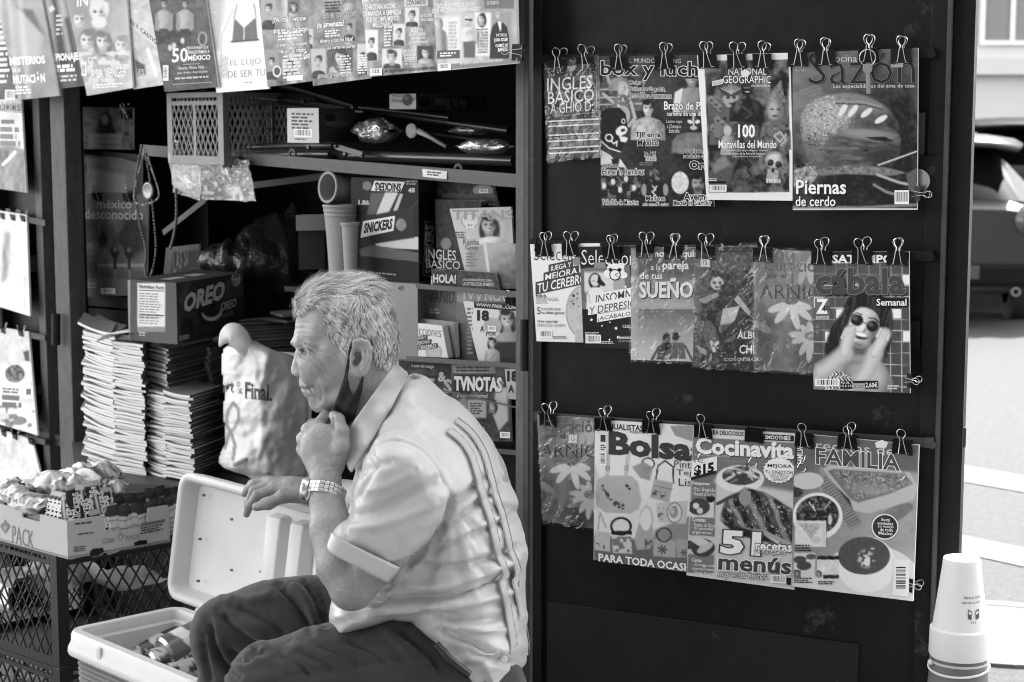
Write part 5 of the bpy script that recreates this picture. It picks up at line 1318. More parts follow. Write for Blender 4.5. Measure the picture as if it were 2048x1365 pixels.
def man_hair(t):
 rng=np.random.RandomState(5)
 hs=np.array(HAIRSIL)
 ctl=[(c[0],c[1],c[2]+.0055,c[3]+4)for c in HEADC if c[1]<745]
 allc=ctl+[(590,605,.034,20),(600,596,.045,26),(760,580,.068,74),(690,560,.066,74)]
 OUT=list(spline(hs[:17],3))+[(800,760),(740,780),(640,760),(598,700),(590,640)]
 OUT=np.array(OUT)
 def Wh(px,py):return np.sqrt(np.maximum(prof_G(px,py,OUT,allc)[0],0))
 lo=P(575,740,YM)-np.array((.02,.11,.01));hi=P(812,540,YM)+np.array((.02,.11,.02))
 f=Field(lo,hi,.0026)
 sl,g=f.sub(lo,hi)
 X,Z=np.meshgrid(g[0].ravel(),g[2].ravel(),indexing='ij');px,py=px_of(X,Z)
 G,_=prof_G(px,py,OUT,allc)
 reg=poly_sd(px,py,spline(hs,3,True))
 wav=(fbm(px*.9+py*.3,py*.35-px*.1,9,4,3)-.5)*.004
 y=np.abs(g[1]-YM);G3=G[:,None,:]
 d=(y*y-G3)/(y+np.sqrt(np.abs(G3))+.004)+wav[:,None,:]+.0035
 top=(py<600)*1.0
 r3=np.maximum(reg,(top*8-4)*(px>596))[:,None,:]/1263.0
 f.put(sl,np.maximum(d,-r3+.001).astype(np.float32))
 V,Fc=f.mesh();V=relax(V,Fc,1,.4)
 hm=mat('grey_hair_mass',.16,.7,nscale=90,namp=.45,stretch=(1,1,2.5))
 cap=quadmesh('hair',V,Fc,hm,t)
 n=15000
 pts=[]
 while len(pts)<n:
  a=rng.uniform(580,803,4000);b=rng.uniform(546,730,4000)
  ok=poly_sd(a,b,spline(hs,3,True))>0.5
  a,b=a[ok],b[ok]
  pts+=list(zip(a,b))
 pts=np.array(pts[:n]);px,py=pts[:,0],pts[:,1]
 side=np.where(rng.rand(n)<.86,-1,1)
 W_=Wh(px,py)-.004
 base=np.stack([P(a,b,YM)for a,b in pts]);base[:,1]+=side*np.maximum(W_,.0)
 e=1.5
 gx=(Wh(px+e,py)-Wh(px-e,py))/(2*e/1263.0);gz=-(Wh(px,py+e)-Wh(px,py-e))/(2*e/1263.0)
 N=np.stack((-gx,side*np.ones(n),-gz),1);N/=np.linalg.norm(N,axis=1)[:,None]
 tp=np.clip((610-py)/55,0,1);bk=np.clip((px-700)/90,0,1)
 ang=np.radians(18+42*bk*(1-tp)+30*(1-tp)+(fbm(px,py,26,8)-.5)*60)
 fr=np.clip((640-px)/50,0,1)*np.clip((640-py)/40,0,1)
 ang=ang*(1-fr)+np.radians(-35+60*vnoise(px,py,20,3))*fr
 wh=np.hypot(px-722,py-582);ws=np.exp(-(wh/26)**2)
 ang=ang+ws*np.arctan2(py-582,px-722)*.8
 Dv=np.stack((np.cos(ang),np.zeros(n),-np.sin(ang)),1)
 Dv=Dv-N*(Dv*N).sum(1)[:,None];Dv/=np.linalg.norm(Dv,axis=1)[:,None]+1e-9
 cx_=px*np.sin(ang)+py*np.cos(ang);ca_=px*np.cos(ang)-py*np.sin(ang)
 clumpL=smooth01((vnoise(cx_,ca_*.22,4.2,33)-.30)*2.4)
 ln=(.007+.012*tp+.012*fr+.004*rng.rand(n))*(.7+.6*rng.rand(n))
 lift=.16+.18*rng.rand(n)+.18*tp+.16*clumpL
 B=np.cross(Dv,N);wdt=.00026+.00022*rng.rand(n)
 curl=(rng.rand(n)-.5)*.5
 K=4;Vs=[];
 for j in range(K):
  s=j/(K-1)
  c=base+Dv*(ln*s)[:,None]+N*(ln*(lift*s-.28*s*s))[:,None]+B*(ln*curl*s*s)[:,None]
  wj=(wdt*(1-.75*s))[:,None]
  Vs+=[c-B*wj,c+B*wj]
 V=np.stack(Vs,1).reshape(-1,3);i0=np.arange(n)[:,None]*(2*K)
 Fc=np.concatenate([np.stack((i0[:,0]+2*j,i0[:,0]+2*j+1,i0[:,0]+2*j+3,i0[:,0]+2*j+2),1)for j in range(K-1)])
 dark=np.clip(fbm(px,py,14,21)*1.0-.28,0,1)
 clump=clumpL
 tone=(.14+.60*clump)*(.75+.5*rng.rand(n))-.22*dark-.12*bk*(1-tp)-.12*(rng.rand(n)<.25)
 quadmesh('hair_strands',V,Fc,mat('grey_hair',attr=True,rough=.45,spec=.4),cap,np.repeat(np.clip(tone,.05,.8),2*K))
 m=260;u=rng.rand(m);bp=spline([(588,686),(596,679),(606,676),(618,679),(631,687)],8)
 q=bp[(u*(len(bp)-1)).astype(int)]+rng.normal(0,1.5,(m,2));sd=np.where(rng.rand(m)<.8,-1,1)
 w_=head_W(q[:,0],q[:,1])+.0035+.002*(u>.2)
 base=np.stack([P(a,b,YM)for a,b in q]);base[:,1]+=sd*np.maximum(w_,.008)
 V=[];
 for i in range(m):
  dv=np.array((.0045+.003*u[i],sd[i]*.0016,.0030-.006*u[i]))*(.6+.7*rng.rand());dv[0]*=1 if u[i]>.12 else-.5
  bb=np.array((0,0,.00018));V+=[base[i]-bb,base[i]+bb,base[i]+dv+bb*.2,base[i]+dv-bb*.2]
 Fc=np.arange(4*m).reshape(-1,4)
 quadmesh('eyebrow',np.array(V),Fc,mat('grey_hair'),cap,np.repeat(rng.choice((.10,.35,.55),m),4))
def sheet_on(poly,W_of,name,ma,parent,th=.0012,step=3.0,wr=0.0,side=-1,y0=YM,smooth=True,lift_noise=None):
 """cloth cut to a side outline, laid at half width W_of from the man's plane"""
 poly=np.asarray(poly,float);lo,hi=poly.min(0)-step,poly.max(0)+step
 nx,ny=int((hi[0]-lo[0])/step)+1,int((hi[1]-lo[1])/step)+1
 X,Y=np.meshgrid(lo[0]+step*np.arange(nx),lo[1]+step*np.arange(ny))
 d=poly_sd(X,Y,poly)
 seg_=poly;best=np.full(X.shape,1e9);bx,by=X.copy(),Y.copy()
 for i in range(len(seg_)):
  a,b=seg_[i],seg_[(i+1)%len(seg_)];e=b-a
  tt=np.clip(((X-a[0])*e[0]+(Y-a[1])*e[1])/(e@e+1e-9),0,1);qx,qy=a[0]+tt*e[0],a[1]+tt*e[1]
  dd=np.hypot(X-qx,Y-qy);m=dd<best;best[m]=dd[m];bx[m]=qx[m];by[m]=qy[m]
 rim=(np.abs(d)<step*.75);X=np.where(rim,bx,X);Y=np.where(rim,by,Y)
 keep=d>-step*.75
 W_=W_of(X,Y)
 if wr:W_=W_+(fbm(X,Y,14,6)-.5)*wr
 pts=np.stack([P(a,b,YM)for a,b in zip(X.ravel(),Y.ravel())]);pts[:,1]=y0+side*W_.ravel()
 i=np.arange(ny-1)[:,None]*nx+np.arange(nx-1)[None,:]
 Qd=np.stack((i,i+nx,i+nx+1,i+1),-1).reshape(-1,4)
 k=keep.ravel()[Qd].all(1);Qd=Qd[k]
 used=np.unique(Qd);rm=np.full(nx*ny,-1);rm[used]=np.arange(len(used));Qd=rm[Qd];V=pts[used]
 o=quadmesh(name,V,Qd,ma,parent,smooth=smooth)
 s=o.modifiers.new('thickness','SOLIDIFY');s.thickness=th;s.offset=0
 return o
def man_mask(t):
 poly=[(711,671),(717,673),(712,690),(707,715),(704,740),(707,762),(712,781),(717,778),(724,758),(733,738),(736,741),(732,765),(723,797),(714,828),(700,843),(686,840),(663,828),(672,808),(686,774),(697,740),(704,706),(707,684)]
 c=[(712,675,.079),(706,720,.077),(700,745,.073),(690,772,.067),(672,812,.052),(664,828,.036),(712,780,.066),(734,742,.078),(724,790,.062),(702,840,.042),(686,838,.040)]
 W_=lambda X,Y:idw(X,Y,c,1)[0]+.0012*np.sin(X*.25+Y*.12)
 m=mat('black_mask_cloth',.010,.8,nscale=200,namp=.3,bump=.0004,bscale=900,sheen=.15)
 o=sheet_on(poly,W_,'face_mask',m,t,.0014,2.2)
 for q in([(712,672),(711,690),(708,720)],):pass
SHIRTCOL=.42
SATIN=mat('satin_shirt_cloth',SHIRTCOL,.36,spec=.5,nscale=160,namp=.03,bump=.0003,bscale=900)
TORSO=[(796,744),(820,744),(853,756),(892,793),(918,808),(951,841),(985,885),(1009,934),(1029,988),(1041,1036),(1049,1070),(1055,1114),(1056,1187),(1056,1236),(1054,1324),(1036,1352),(1010,1400),(985,1396),(956,1362),(931,1335),(902,1309),(873,1282),(848,1257),(814,1226),(795,1221),(761,1236),(736,1243),(700,1252),(667,1260),(663,1226),(663,1200),(672,1140),(684,1060),(700,1000),(712,930),(722,880),(745,830),(775,780)]
TORC=[(800,740,.062,60),(840,775,.105,70),(790,830,.120,60),(850,850,.165,90),(830,900,.188,110),(890,900,.190,110),(960,900,.170,110),(980,1000,.182,130),(880,1000,.190,140),(760,960,.165,80),(720,1050,.160,70),(900,1150,.188,140),(1000,1150,.180,130),(760,1180,.180,80),(690,1220,.160,50),(900,1250,.195,100),(1000,1300,.190,110),(940,1320,.195,60)]
SLEEVE=[(742,898),(762,883),(790,876),(826,884),(860,908),(890,950),(910,996),(898,1030),(880,1060),(846,1104),(802,1142),(773,1160),(720,1134),(664,1106),(657,1082),(668,1066),(682,1056),(691,1034),(700,1000),(716,950)]
def man_shirt(t):
 lo=(P(640,1000,YM-.3)[0]-.02,YM-.30,P(900,1420,YM-.25)[2]-.02);hi=(P(1075,900,YM)[0]+.02,YM+.235,P(800,715,YM)[2]+.02)
 f=Field(lo,hi,.0034)
 f.profile(TORSO,TORC,k=.0)
 yn=-.165
 SL=[px_of(*[P(x,y,YM+yn-.06)[i]for i in(0,2)])for x,y in spline(SLEEVE,3,True)]
 f.profile(SL,[(840,900,.075,50),(880,990,.070,60),(800,1000,.072,60),(740,1090,.066,46),(700,1070,.062,34),(790,1140,.066,34)],y0=YM+yn,k=.016,yc=[(850,900,.005),(720,1110,-.018),(860,1050,.0)])
 f.profile([px_of(*[P(x,y,YM+.165)[i]for i in(0,2)])for x,y in spline(SLEEVE,3,True)],[(800,1000,.065,55)],y0=YM+.150,k=.016)
 f.cone(Q((718,1138,-.190)),Q((760,1075,-.182)),.054,.046,.004,'cut')
 f.cone(Q((690,1190,-.190)),Q((718,1138,-.190)),.054,.054,.004,'cut')
 f.cone(P(762,760,YM),P(800,836,YM),.060,.052,.006,'cut')
 V,Fc=f.mesh();del f
 V=relax(V,Fc,2,.5);N=normals(V,Fc)
 px,py=proj(V)
 nearside=np.clip(-N[:,1]*2+.75,0,1)
 ang=np.arctan2(py-990,px-900);r=np.hypot(px-900,py-990)
 tor=smooth01((px-850+(py-1000)*.35)/90)*smooth01((py-930)/90)
 fan=(vnoise(ang*7.5,r*.006,1.0,4)-.5)*.020*smooth01((r-35)/80)*np.exp(-np.maximum(r-190,0)/160)*tor
 hor=(fbm(px*.22+py*.10,py-(px-850)*-.22,30,12,2)-.5)*.026*smooth01((py-1080)/90)*(px>640)
 slv=poly_sd(px,py,np.array(SLEEVE));sm=smooth01(slv/16+.2)
 slf=(vnoise((py+px*.42)*1.0,(px-py*.4)*.22,34,6)-.5)*.014*sm*smooth01((1110-py)/60)
 V=V+N*((.65*(fan+hor)*(1-sm)+.5*slf)*nearside)[:,None]
 N=normals(V,Fc)
 FL=[([(746,893),(765,883),(790,879),(826,888),(858,910),(887,953),(908,996)],3.0,-.0035),([(748,900),(768,891),(792,887),(822,895),(852,917),(880,957)],4,.0014),([(678,1078),(740,1106),(800,1137)],2.0,-.0022),([(672,1086),(735,1114),(795,1144)],5,.0012),([(908,998),(892,1045),(862,1090),(812,1136)],7,-.010),([(700,1036),(760,1020),(830,985),(884,962)],13,-.0055),([(690,1056),(750,1052),(820,1030),(880,1000)],12,.0045),([(716,950),(748,930),(790,926)],9,-.005),([(728,985),(780,968),(830,940)],11,.004),([(740,905),(748,930),(736,960),(716,1000)],7,-.004),([(905,1010),(935,990),(965,955)],9,-.008),([(880,1064),(930,1030),(985,985),(1005,960)],9,-.007),([(860,1105),(930,1075),(990,1050),(1030,1030)],9,-.007),([(890,1085),(950,1062),(1010,1035)],10,.005),([(840,1130),(920,1135),(1000,1110),(1040,1095)],9,-.007),([(800,1170),(880,1175),(960,1150),(1030,1120)],10,.006),([(750,1205),(850,1196),(940,1185),(1020,1150)],9,-.009),([(760,1222),(860,1216),(950,1205),(1030,1180)],10,.005),([(850,1225),(930,1240),(1010,1235)],9,-.007),([(880,1262),(950,1290),(1000,1310)],8,-.008),([(905,1250),(970,1262),(1030,1256)],10,.005),([(930,1300),(985,1322),(1030,1330)],8,-.006),([(845,1104),(862,1150),(876,1200),(886,1256)],1.8,-.0016),([(670,1206),(700,1212),(740,1200),(790,1192)],6,-.005),([(668,1236),(710,1228),(756,1214)],7,.004),([(812,792),(850,830),(905,850)],14,.003),([(700,1000),(690,1080),(680,1160)],8,-.004)]
 V=crease(V,N,[(a,b*.85,c*(1.45 if abs(c)>.003 else 1))for a,b,c in FL])
 V=V+normals(V,Fc)*((fbm(px,py,9,31)-.5)*.0012*nearside)[:,None]
 sh=quadmesh('shirt',V,Fc,SATIN,t)
# collar leaves
 CP_=[(797,720),(808,726),(821,738),(806,768),(787,803),(768,836),(750,864),(733,892),(719,915),(713,920),(703,905),(692,886),(695,866),(705,845),(722,818),(742,790),(765,758),(783,735)]
 cc=[(800,722,.050),(820,738,.062),(787,803,.098),(742,790,.078),(750,864,.108),(705,848,.066),(716,918,.098),(692,886,.070),(765,758,.066)]
 for s in(-1,):
  sheet_on(spline(CP_,3,True),lambda X,Y:idw(X,Y,cc,1,2.0)[0]+.006,'collar',SATIN,sh,.0022,3.0,side=s)
# embroidered bands down the back, with their stitched edges
 VV,NN=V,normals(V,Fc)
 key=np.stack((px,py),1)
 front=NN[:,1]<.25
 idx=np.where(front&(px>860))[0]
 def on(pts,lift,idx=idx,nb=30):
  out=[]
  for a,b in pts:
   j=idx[np.argsort((px[idx]-a)**2+(py[idx]-b)**2)[:nb]]
   w_=1/((px[j]-a)**2+(py[j]-b)**2+4);w_/=w_.sum()
   q=P(a,b,(VV[j,1]*w_).sum());out.append(q+(NN[j]*w_[:,None]).sum(0)*lift)
  return np.array(out)
 band=spline([(898,858),(925,880),(946,912),(958,950),(972,1000),(985,1040),(994,1080),(1003,1115),(1014,1145),(1008,1168),(1016,1200),(1022,1240),(1029,1285),(1028,1308)],7)
 EMB=mat('embroidered_cloth',SHIRTCOL*.80,.5,nscale=700,namp=.3,sheen=.2,stretch=(1,1,.3))
 edge=mat('stitched_edge',.24,.6)
 tn=np.gradient(band,axis=0);tn/=np.linalg.norm(tn,axis=1)[:,None];nn=np.stack((-tn[:,1],tn[:,0]),1)
 W9=np.linspace(-1,1,7)
 def strip(off,wd,lift,name,ma):
  G=np.stack([on(band+nn*(off+wd*q),lift+.0006*math.cos(q*1.5))for q in W9],1)
  o=gridmesh(name,G.reshape(-1,3),7,len(band),ma,sh)
  o.modifiers.new('thickness','SOLIDIFY').thickness=.0008
 strip(5.5,6.0,.0028,'embroidered_band',EMB);strip(-19,4.5,.0028,'embroidered_band',EMB)
 for off in(13,-1.5,-13,-25):
  wob=np.sin(np.arange(len(band))*1.9)*.8 if off in(-1.5,-13)else 0
  m=MB();m.tube(on(band+nn*(np.full(len(band),off)+wob)[:,None],.0034),.0008,5);m.build('stitched_edge',edge if off in(13,-25)else SATIN,sh,smooth=True)
# turned-up cuff of the near sleeve
 up_=spline([(664,1066),(679,1077),(740,1108),(802,1137)],6);lo_=spline([(656,1090),(664,1106),(722,1137),(776,1166)],6)
 tq=np.linspace(0,1,len(up_));dq=.186+.0665*np.sqrt(np.maximum(1-(2*tq-1)**2,0))**.8
 G=np.stack([np.array([P(*q,YM-d_-.0015-.001*r_)for q,d_ in zip(up_*(1-r_)+lo_*r_,dq)])for r_ in np.linspace(-.02,1.04,7)],1)
 o=gridmesh('cuff',G.reshape(-1,3),7,len(up_),SATIN,sh);o.modifiers.new('thickness','SOLIDIFY').thickness=.0016
# buttons at the side vent
 BT=mat('pearl_button',.62,.25,spec=.6)
 for x,y in((911,1279),(912,1308),(1006,1316)):
  q=on([(x,y)],.0028)[0];m=MB();m.lathe(q,[(.0,.0018),(.0026,.0012),(.0044,.0022),(.0056,.0010),(.0056,-.0012),(0,-.0015)],axis=(.15,-1,.25),n=20);m.build('button',BT,sh,smooth=True)
def man_trousers(t):
 lo=(P(378,1300,YM+.1)[0]-.06,YM-.27,-.02);hi=(P(1040,1300,YM)[0]+.06,YM+.27,P(640,1140,YM+.1)[2]+.04)
 f=Field(lo,hi,.0052)
 kn,kf=Q((536,1366,-.125)),Q((458,1268,.10))
 f.chain([Q((925,1400,-.085)),Q((800,1352,-.110)),Q((660,1352,-.12)),kn],[.105,.088,.078,.064],.03)
 f.chain([Q((925,1400,.085)),Q((700,1290,.10)),Q((640,1252,.105)),Q((560,1252,.102)),kf],[.105,.088,.080,.074,.063],.03)
 f.cone(Q((925,1425,0)),Q((910,1410,0)),.090,.09,.03)
 for k_,dx,dy_ in((kn,.06,-.13),(kf,-.005,.11)):
  ft=np.array((k_[0]+dx,YM+dy_,.03));mid=(k_+ft)/2+np.array((.02,0,0));f.chain([k_,mid,ft],[.060,.062,.058],.02)
 V,Fc=f.mesh();V=relax(V,Fc,2,.5);N=normals(V,Fc)
 px,py=proj(V)
 wr=(fbm(px*.5+py*.5,py*.9-px*.45,38,3,3)-.5)*.010+(fbm(px,py,16,8)-.5)*.0025
 V=V+N*wr[:,None];N=normals(V,Fc)
 FL=[([(416,1240),(426,1290),(446,1330),(474,1352)],8,-.010),([(440,1222),(470,1262),(520,1300)],9,-.009),([(404,1262),(410,1320),(420,1368)],7,-.006),([(470,1210),(530,1240),(574,1276)],10,-.008),([(560,1172),(590,1210),(622,1262)],8,-.010),([(610,1162),(632,1200),(645,1250)],6,-.010),([(580,1168),(612,1200),(634,1256)],8,.006),([(476,1326),(500,1300),(530,1296)],6,.003),([(640,1180),(650,1210),(655,1250)],5,-.006),([(450,1196),(500,1202),(550,1190)],12,.005),([(455,1300),(480,1318),(500,1310)],10,-.008),([(560,1310),(600,1330),(620,1352)],5,-.004),([(600,1302),(640,1322),(664,1342)],5,-.004),([(640,1292),(690,1312),(716,1330)],5,-.004),([(690,1282),(740,1302),(770,1322)],6,-.004),([(580,1318),(630,1336)],5,.003),([(570,1352),(650,1344),(760,1324),(860,1312)],2.5,-.0022),([(800,1262),(850,1300),(880,1340)],7,-.008),([(770,1262),(820,1310),(840,1350)],8,.004)]
 V=crease(V,N,[(a,b*.9,c*1.5)for a,b,c in FL])
 tm=mat('dark_cotton_trousers',.036,.85,spec=.15,nscale=300,namp=.18,bump=.0005,bscale=700,sheen=.2)
 tr=quadmesh('trousers',V,Fc,tm,t)
 m=MB();pts=[Q((872,1290,-.198)),Q((884,1302,-.202)),Q((902,1322,-.208)),Q((938,1350,-.205))]
 for i in range(3):pass
 m.tube(spline(np.array(pts),5),.007,8);m.build('belt',mat('black_leather',.012,.35),tr,smooth=True)
 for k_,dx,dy_ in((kn,.06,-.13),(kf,-.005,.11)):
  m=MB();cx=k_[0]+dx
  prof=[(-.10,.028,.05),(-.02,.032,.075),(.08,.036,.06),(.17,.040,.035),(.20,.02,.02)]
  V2=[];nn_=10
  for q,wv,hv in prof:
   for j in range(nn_):a=2*math.pi*j/nn_;V2 .append((cx-q+.05,YM+dy_+wv*math.cos(a),max(.0,hv*.5+hv*.55*math.sin(a))))
  fs=[(i*nn_+j,i*nn_+(j+1)%nn_,(i+1)*nn_+(j+1)%nn_,(i+1)*nn_+j)for i in range(4)for j in range(nn_)]+[tuple(range(nn_))[::-1],tuple(4*nn_+j for j in range(nn_))]
  m.add(V2,fs);m.build('shoe',mat('black_leather'),t,smooth=True)
def man_watch(t):
 c=Q((652,986,-.108));ax=Q((656,1030,-.128))-Q((651,960,-.098));ax/=np.linalg.norm(ax)
 ax=ax+np.array((-.30,0,.0));ax/=np.linalg.norm(ax)
 u=np.array((-1.0,0,0));u-=ax*(u@ax);u/=np.linalg.norm(u);v=np.cross(ax,u)
 m=MB();n=26;ru,rv=.0298,.0290
 for i in range(n):
  a=2*math.pi*i/n;d=u*math.cos(a)*ru+v*math.sin(a)*rv;nr=d/np.linalg.norm(d);tg=np.cross(ax,nr)
  if abs((a+math.pi)%(2*math.pi)-math.pi)<.5:continue
  for k,wd in((-.0062,.0050),(0,.0062),(.0062,.0050)):
   m.obox(c+d+ax*(k-wd/2)-tg*.0034-nr*.0012,ax*wd,tg*.0067,nr*.0028)
 st=mat('watch_steel',.70,.22,metal=1.0,nscale=60,namp=.1)
 wt=m.build('watch',st,t,bevel=.0005)
 p=c+u*(ru+.0005);m=MB()
 m.lathe(p,[(0,-.003),(.0165,-.003),(.0182,.0),(.0182,.0055),(.0165,.0080),(.0148,.0080),(.0146,.0070),(0,.0070)],axis=u,n=36);m.build('watch_case',st,wt,smooth='auto')
 m=MB();m.lathe(p,[(.0145,.0073),(0,.0074)],axis=u,n=36);m.build('watch_dial',mat('dial',.12,.15),wt)
 m=MB();m.lathe(p+(-v if v[1]>0 else v)*.0195+u*.003,[(0,.003),(.0022,.003),(.0022,-.003),(0,-.003)],axis=v,n=10);m.build('crown',st,wt)
MAN=man()
# covers hung over the opening and on the left door
def top_row():
 G='magazines hung in a row above the kiosk opening'
 W,B=D(238),D(24)
 def folk(c,seed,x0,y0,x1,y1,n=7,lo=60,hi=215):
  r=random.Random(seed)
  for _ in range(n):
   x,y,s=r.uniform(x0,x1),r.uniform(y0,y1),r.uniform(8,13)
   c.bust(x,y+s,s*3.2,s*4,D(r.uniform(lo,hi)));c.face(x,y,s,D(r.uniform(150,225)),D(r.uniform(20,80)),r.choice((0,.8,1.0)))
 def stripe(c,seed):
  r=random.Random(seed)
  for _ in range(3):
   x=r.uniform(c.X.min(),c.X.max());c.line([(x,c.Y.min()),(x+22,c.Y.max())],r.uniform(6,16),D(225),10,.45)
 def p0(c):c.grad(-80,0,D(120),30,190,D(75));c.tex(20,.08,2);folk(c,3,-60,10,10,140,3)
 def l0(L):L.greek(-4,40,20,12,11,D(220),3,-.05);L.bars(10,180,30,200)
 magazine('grey cover with a column of small text, outer left end of the top row',FRONT,[(-85,-42),(0,-48),(39,196),(-50,204)],.070,p0,l0,G,bend=bend_of(40,.003,.012),seed=40)
 def p1(c):
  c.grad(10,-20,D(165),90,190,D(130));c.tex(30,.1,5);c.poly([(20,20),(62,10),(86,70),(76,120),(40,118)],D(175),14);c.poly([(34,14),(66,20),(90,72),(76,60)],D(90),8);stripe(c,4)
 def l1(L):
  L.T('MISTERIOS',20,115,91,132,W,-.06,-.1,bold=.045);L.T('DE LA',25,137,42,145,W,-.06,-.1,bold=.03);L.T('MUTACIÓN',27,147,91,169,W,-.06,-.1,bold=.045);L.greek(31,174,66,3,6,W,6,-.07)
 magazine('pale grey cover lettered in two heavy white lines, second in the top row',FRONT,[(-18,-38),(76,-44),(119,192),(37,200)],.078,p1,l1,G,bend=bend_of(41,.003,.012),seed=41)
 def p2(c):
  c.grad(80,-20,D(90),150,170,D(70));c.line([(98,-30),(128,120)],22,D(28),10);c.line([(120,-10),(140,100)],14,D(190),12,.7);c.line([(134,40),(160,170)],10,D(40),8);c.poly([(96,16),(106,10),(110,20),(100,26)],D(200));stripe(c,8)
 def l2(L):L.T('ESPIONAJE',101,108,158,128,W,-.06,-.1,bold=.045);L.greek(106,131,152,2,8,W,12,-.06,.8);L.greek(111,152,158,2,8,D(200),7,-.06);L.greek(112,30,128,5,9,D(190),9,-.06)
 magazine('narrow dark cover with one heavy white word, between two pale covers of the top row',FRONT,[(66,-44),(128,-48),(173,171),(108,179)],.072,p2,l2,G,bend=bend_of(42,.003,.010),seed=42)
 def p3(c):
  c.grad(140,-20,D(150),250,190,D(165));c.tex(26,.10,7)
  for x,y,s,h,lg in((160,40,17,140,0),(198,26,22,210,0),(175,82,19,112,0),(206,84,17,104,.8),(243,92,17,112,.9),(186,122,14,150,0)):c.face(x,y,s,D(205),D(h),lg,-.4)  # hair greys lightened, overexposure painted into the print
  c.ell(198,45,15,12,D(215),0,4);c.speck(9,D(230),.58,3,c.m_poly([(150,100),(262,90),(262,170),(160,170)],20),.6)
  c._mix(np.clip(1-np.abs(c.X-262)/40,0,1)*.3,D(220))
 def l3(L):L.T('¡A LA VENGER',181,138,256,163,W,-.06,-.15,bold=.012,out=D(120),outw=.03);L.greek(186,170,250,2,5,W,4,-.07);L.bars(163,125,173,152,vert=True);L.T('IN',154,-8,176,14,W,-.1,bold=.02)
 magazine('washed-out cover of five faces in a cluster, fourth in the top row',FRONT,[(122,-48),(250,-55),(266,176),(174,192)],.082,p3,l3,G,bend=bend_of(43,.003,.014),seed=43)
 def p4(c):c.grad(250,-20,D(200),310,170,D(190));c.tex(14,.16,9);c.tex(5,.10,12);c.line([(230,18),(316,88)],15,D(205));c.poly([(270,120),(290,130),(292,150),(276,152)],D(80),4);c.line([(296,100),(312,150)],8,D(225),3)
 def l4(L):L.T('CRIMEN Y CASTIGO',232,14,322,24,D(60),.82,bold=.03,out=W,outw=.05);L.T('ES',277,138,289,150,D(190),.1,bold=.02)
 magazine('pale comic-like cover crossed by a slanting lettered strip in the top row',FRONT,[(236,-54),(288,-58),(327,170),(266,179)],.076,p4,l4,G,bend=bend_of(44,.003,.010),seed=44)
 def p5(c):
  c.grad(300,-40,D(74),420,180,D(66));c.tex(40,.04,3)
  for x in(328,370):c.face(x,8,8,D(150),D(30));c.bust(x,20,34,40,D(165));c.rect(x-12,58,x+12,88,D(36));c.line([(x-15,30),(x-12,60)],6,D(140));c.line([(x+15,30),(x+12,60)],6,D(140))
  c.ell(404,20,14,40,D(90),0,8);c.tex(9,.05,7)
  for x,y in((340,96),(348,92),(365,82)):c.ell(x,y,4,6,D(200))
  c.ring(405,78,9,14,2,D(180))
 def l5(L):
  L.T('50',344,97,376,126,W,-.04,bold=.02);L.T('PERSONAJES QUE',373,94,417,101,W,-.05,bold=.005);L.T('TRANSFORMAN A',375,102,419,109,W,-.05,bold=.005);L.T('MÉXICO',376,109,421,122,W,-.05,bold=.03)
  L.T('Eduardo, Mónica, Pablo,',357,134,409,141,W,-.06);L.T('Jesús, Emilia y Ángel de Jesús',354,143,415,150,W,-.06);L.greek(350,156,422,1,6,D(200),3,-.06);L.rect(366,129,400,130,D(190),-.05);L.bars(326,131,337,162,vert=True);L.rect(345,169,424,170,D(190),-.06)
 magazine('dark cover with two standing men and a large white number fifty',FRONT,[(288,-60),(402,-68),(436,174),(329,184)],.086,p5,l5,G,bend=bend_of(45,.003,.010),seed=45)
 def p6(c):
  c.grad(400,-40,D(225),540,180,D(248));c.poly([(395,-60),(450,-66),(442,100),(420,105)],D(190),14)
  c.poly([(458,-70),(508,-74),(514,10),(520,60),(522,84),(468,90),(462,60),(470,10)],D(245),3);c.line([(470,12),(452,60),(446,140),(462,160)],18,D(246),3);c.line([(466,20),(444,70),(440,140)],2,D(120),2,.7)
  c.poly([(468,36),(488,56),(512,34),(516,82),(464,86)],D(105),3);c.line([(468,36),(474,10)],2.2,D(110));c.line([(512,34),(508,8)],2.2,D(110));c.line([(488,56),(488,84)],2.2,D(215));c.line([(463,84),(517,80)],4,D(80),2)
  for k in range(9):c.line([(442,110+k*5),(456,118+k*5)],1.2,D(110),1,.8);c.line([(456,110+k*5),(442,118+k*5)],1.2,D(110),1,.8)
  c.poly([(398,-20),(410,22),(422,100),(412,102),(400,40)],D(110),6,.7)
 def l6(L):L.T('EL LUJO',460,120,522,136,D(135),-.06,bold=-.012);L.T('DE SER TÚ',456,139,530,156,D(120),-.06,bold=-.012);L.greek(409,16,432,10,8,D(205),2,-.05);L.greek(488,164,508,1,4,D(150),5);L.bars(432,140,441,176,vert=True,lo=.5)
 magazine('overexposed white cover with a lace bra and thin spaced lettering',FRONT,[(396,-68),(516,-76),(538,178),(433,186)],.080,p6,l6,G,bend=bend_of(46,.003,.014),seed=46)
 def gossip(seed,boxes,x0,y0,x1,y1):
  def p(c):
   c.grad(x0,y0,D(150),x1,y1,D(120));c.tex(18,.16,seed);c.tex(7,.1,seed+2);stripe(c,seed)
   for(a,b,e,f_,g)in boxes:
    c.rect(a,b,e,f_,D(g),2);s=min(e-a,f_-b)*.29
    c.bust((a+e)/2,f_-(f_-b)*.28,s*3.0,(f_-b)*.28,D(60 if g>120 else 180));c.face((a+e)/2,b+(f_-b)*.40,s,D(200),D(58),(seed+a)%2)
  return p
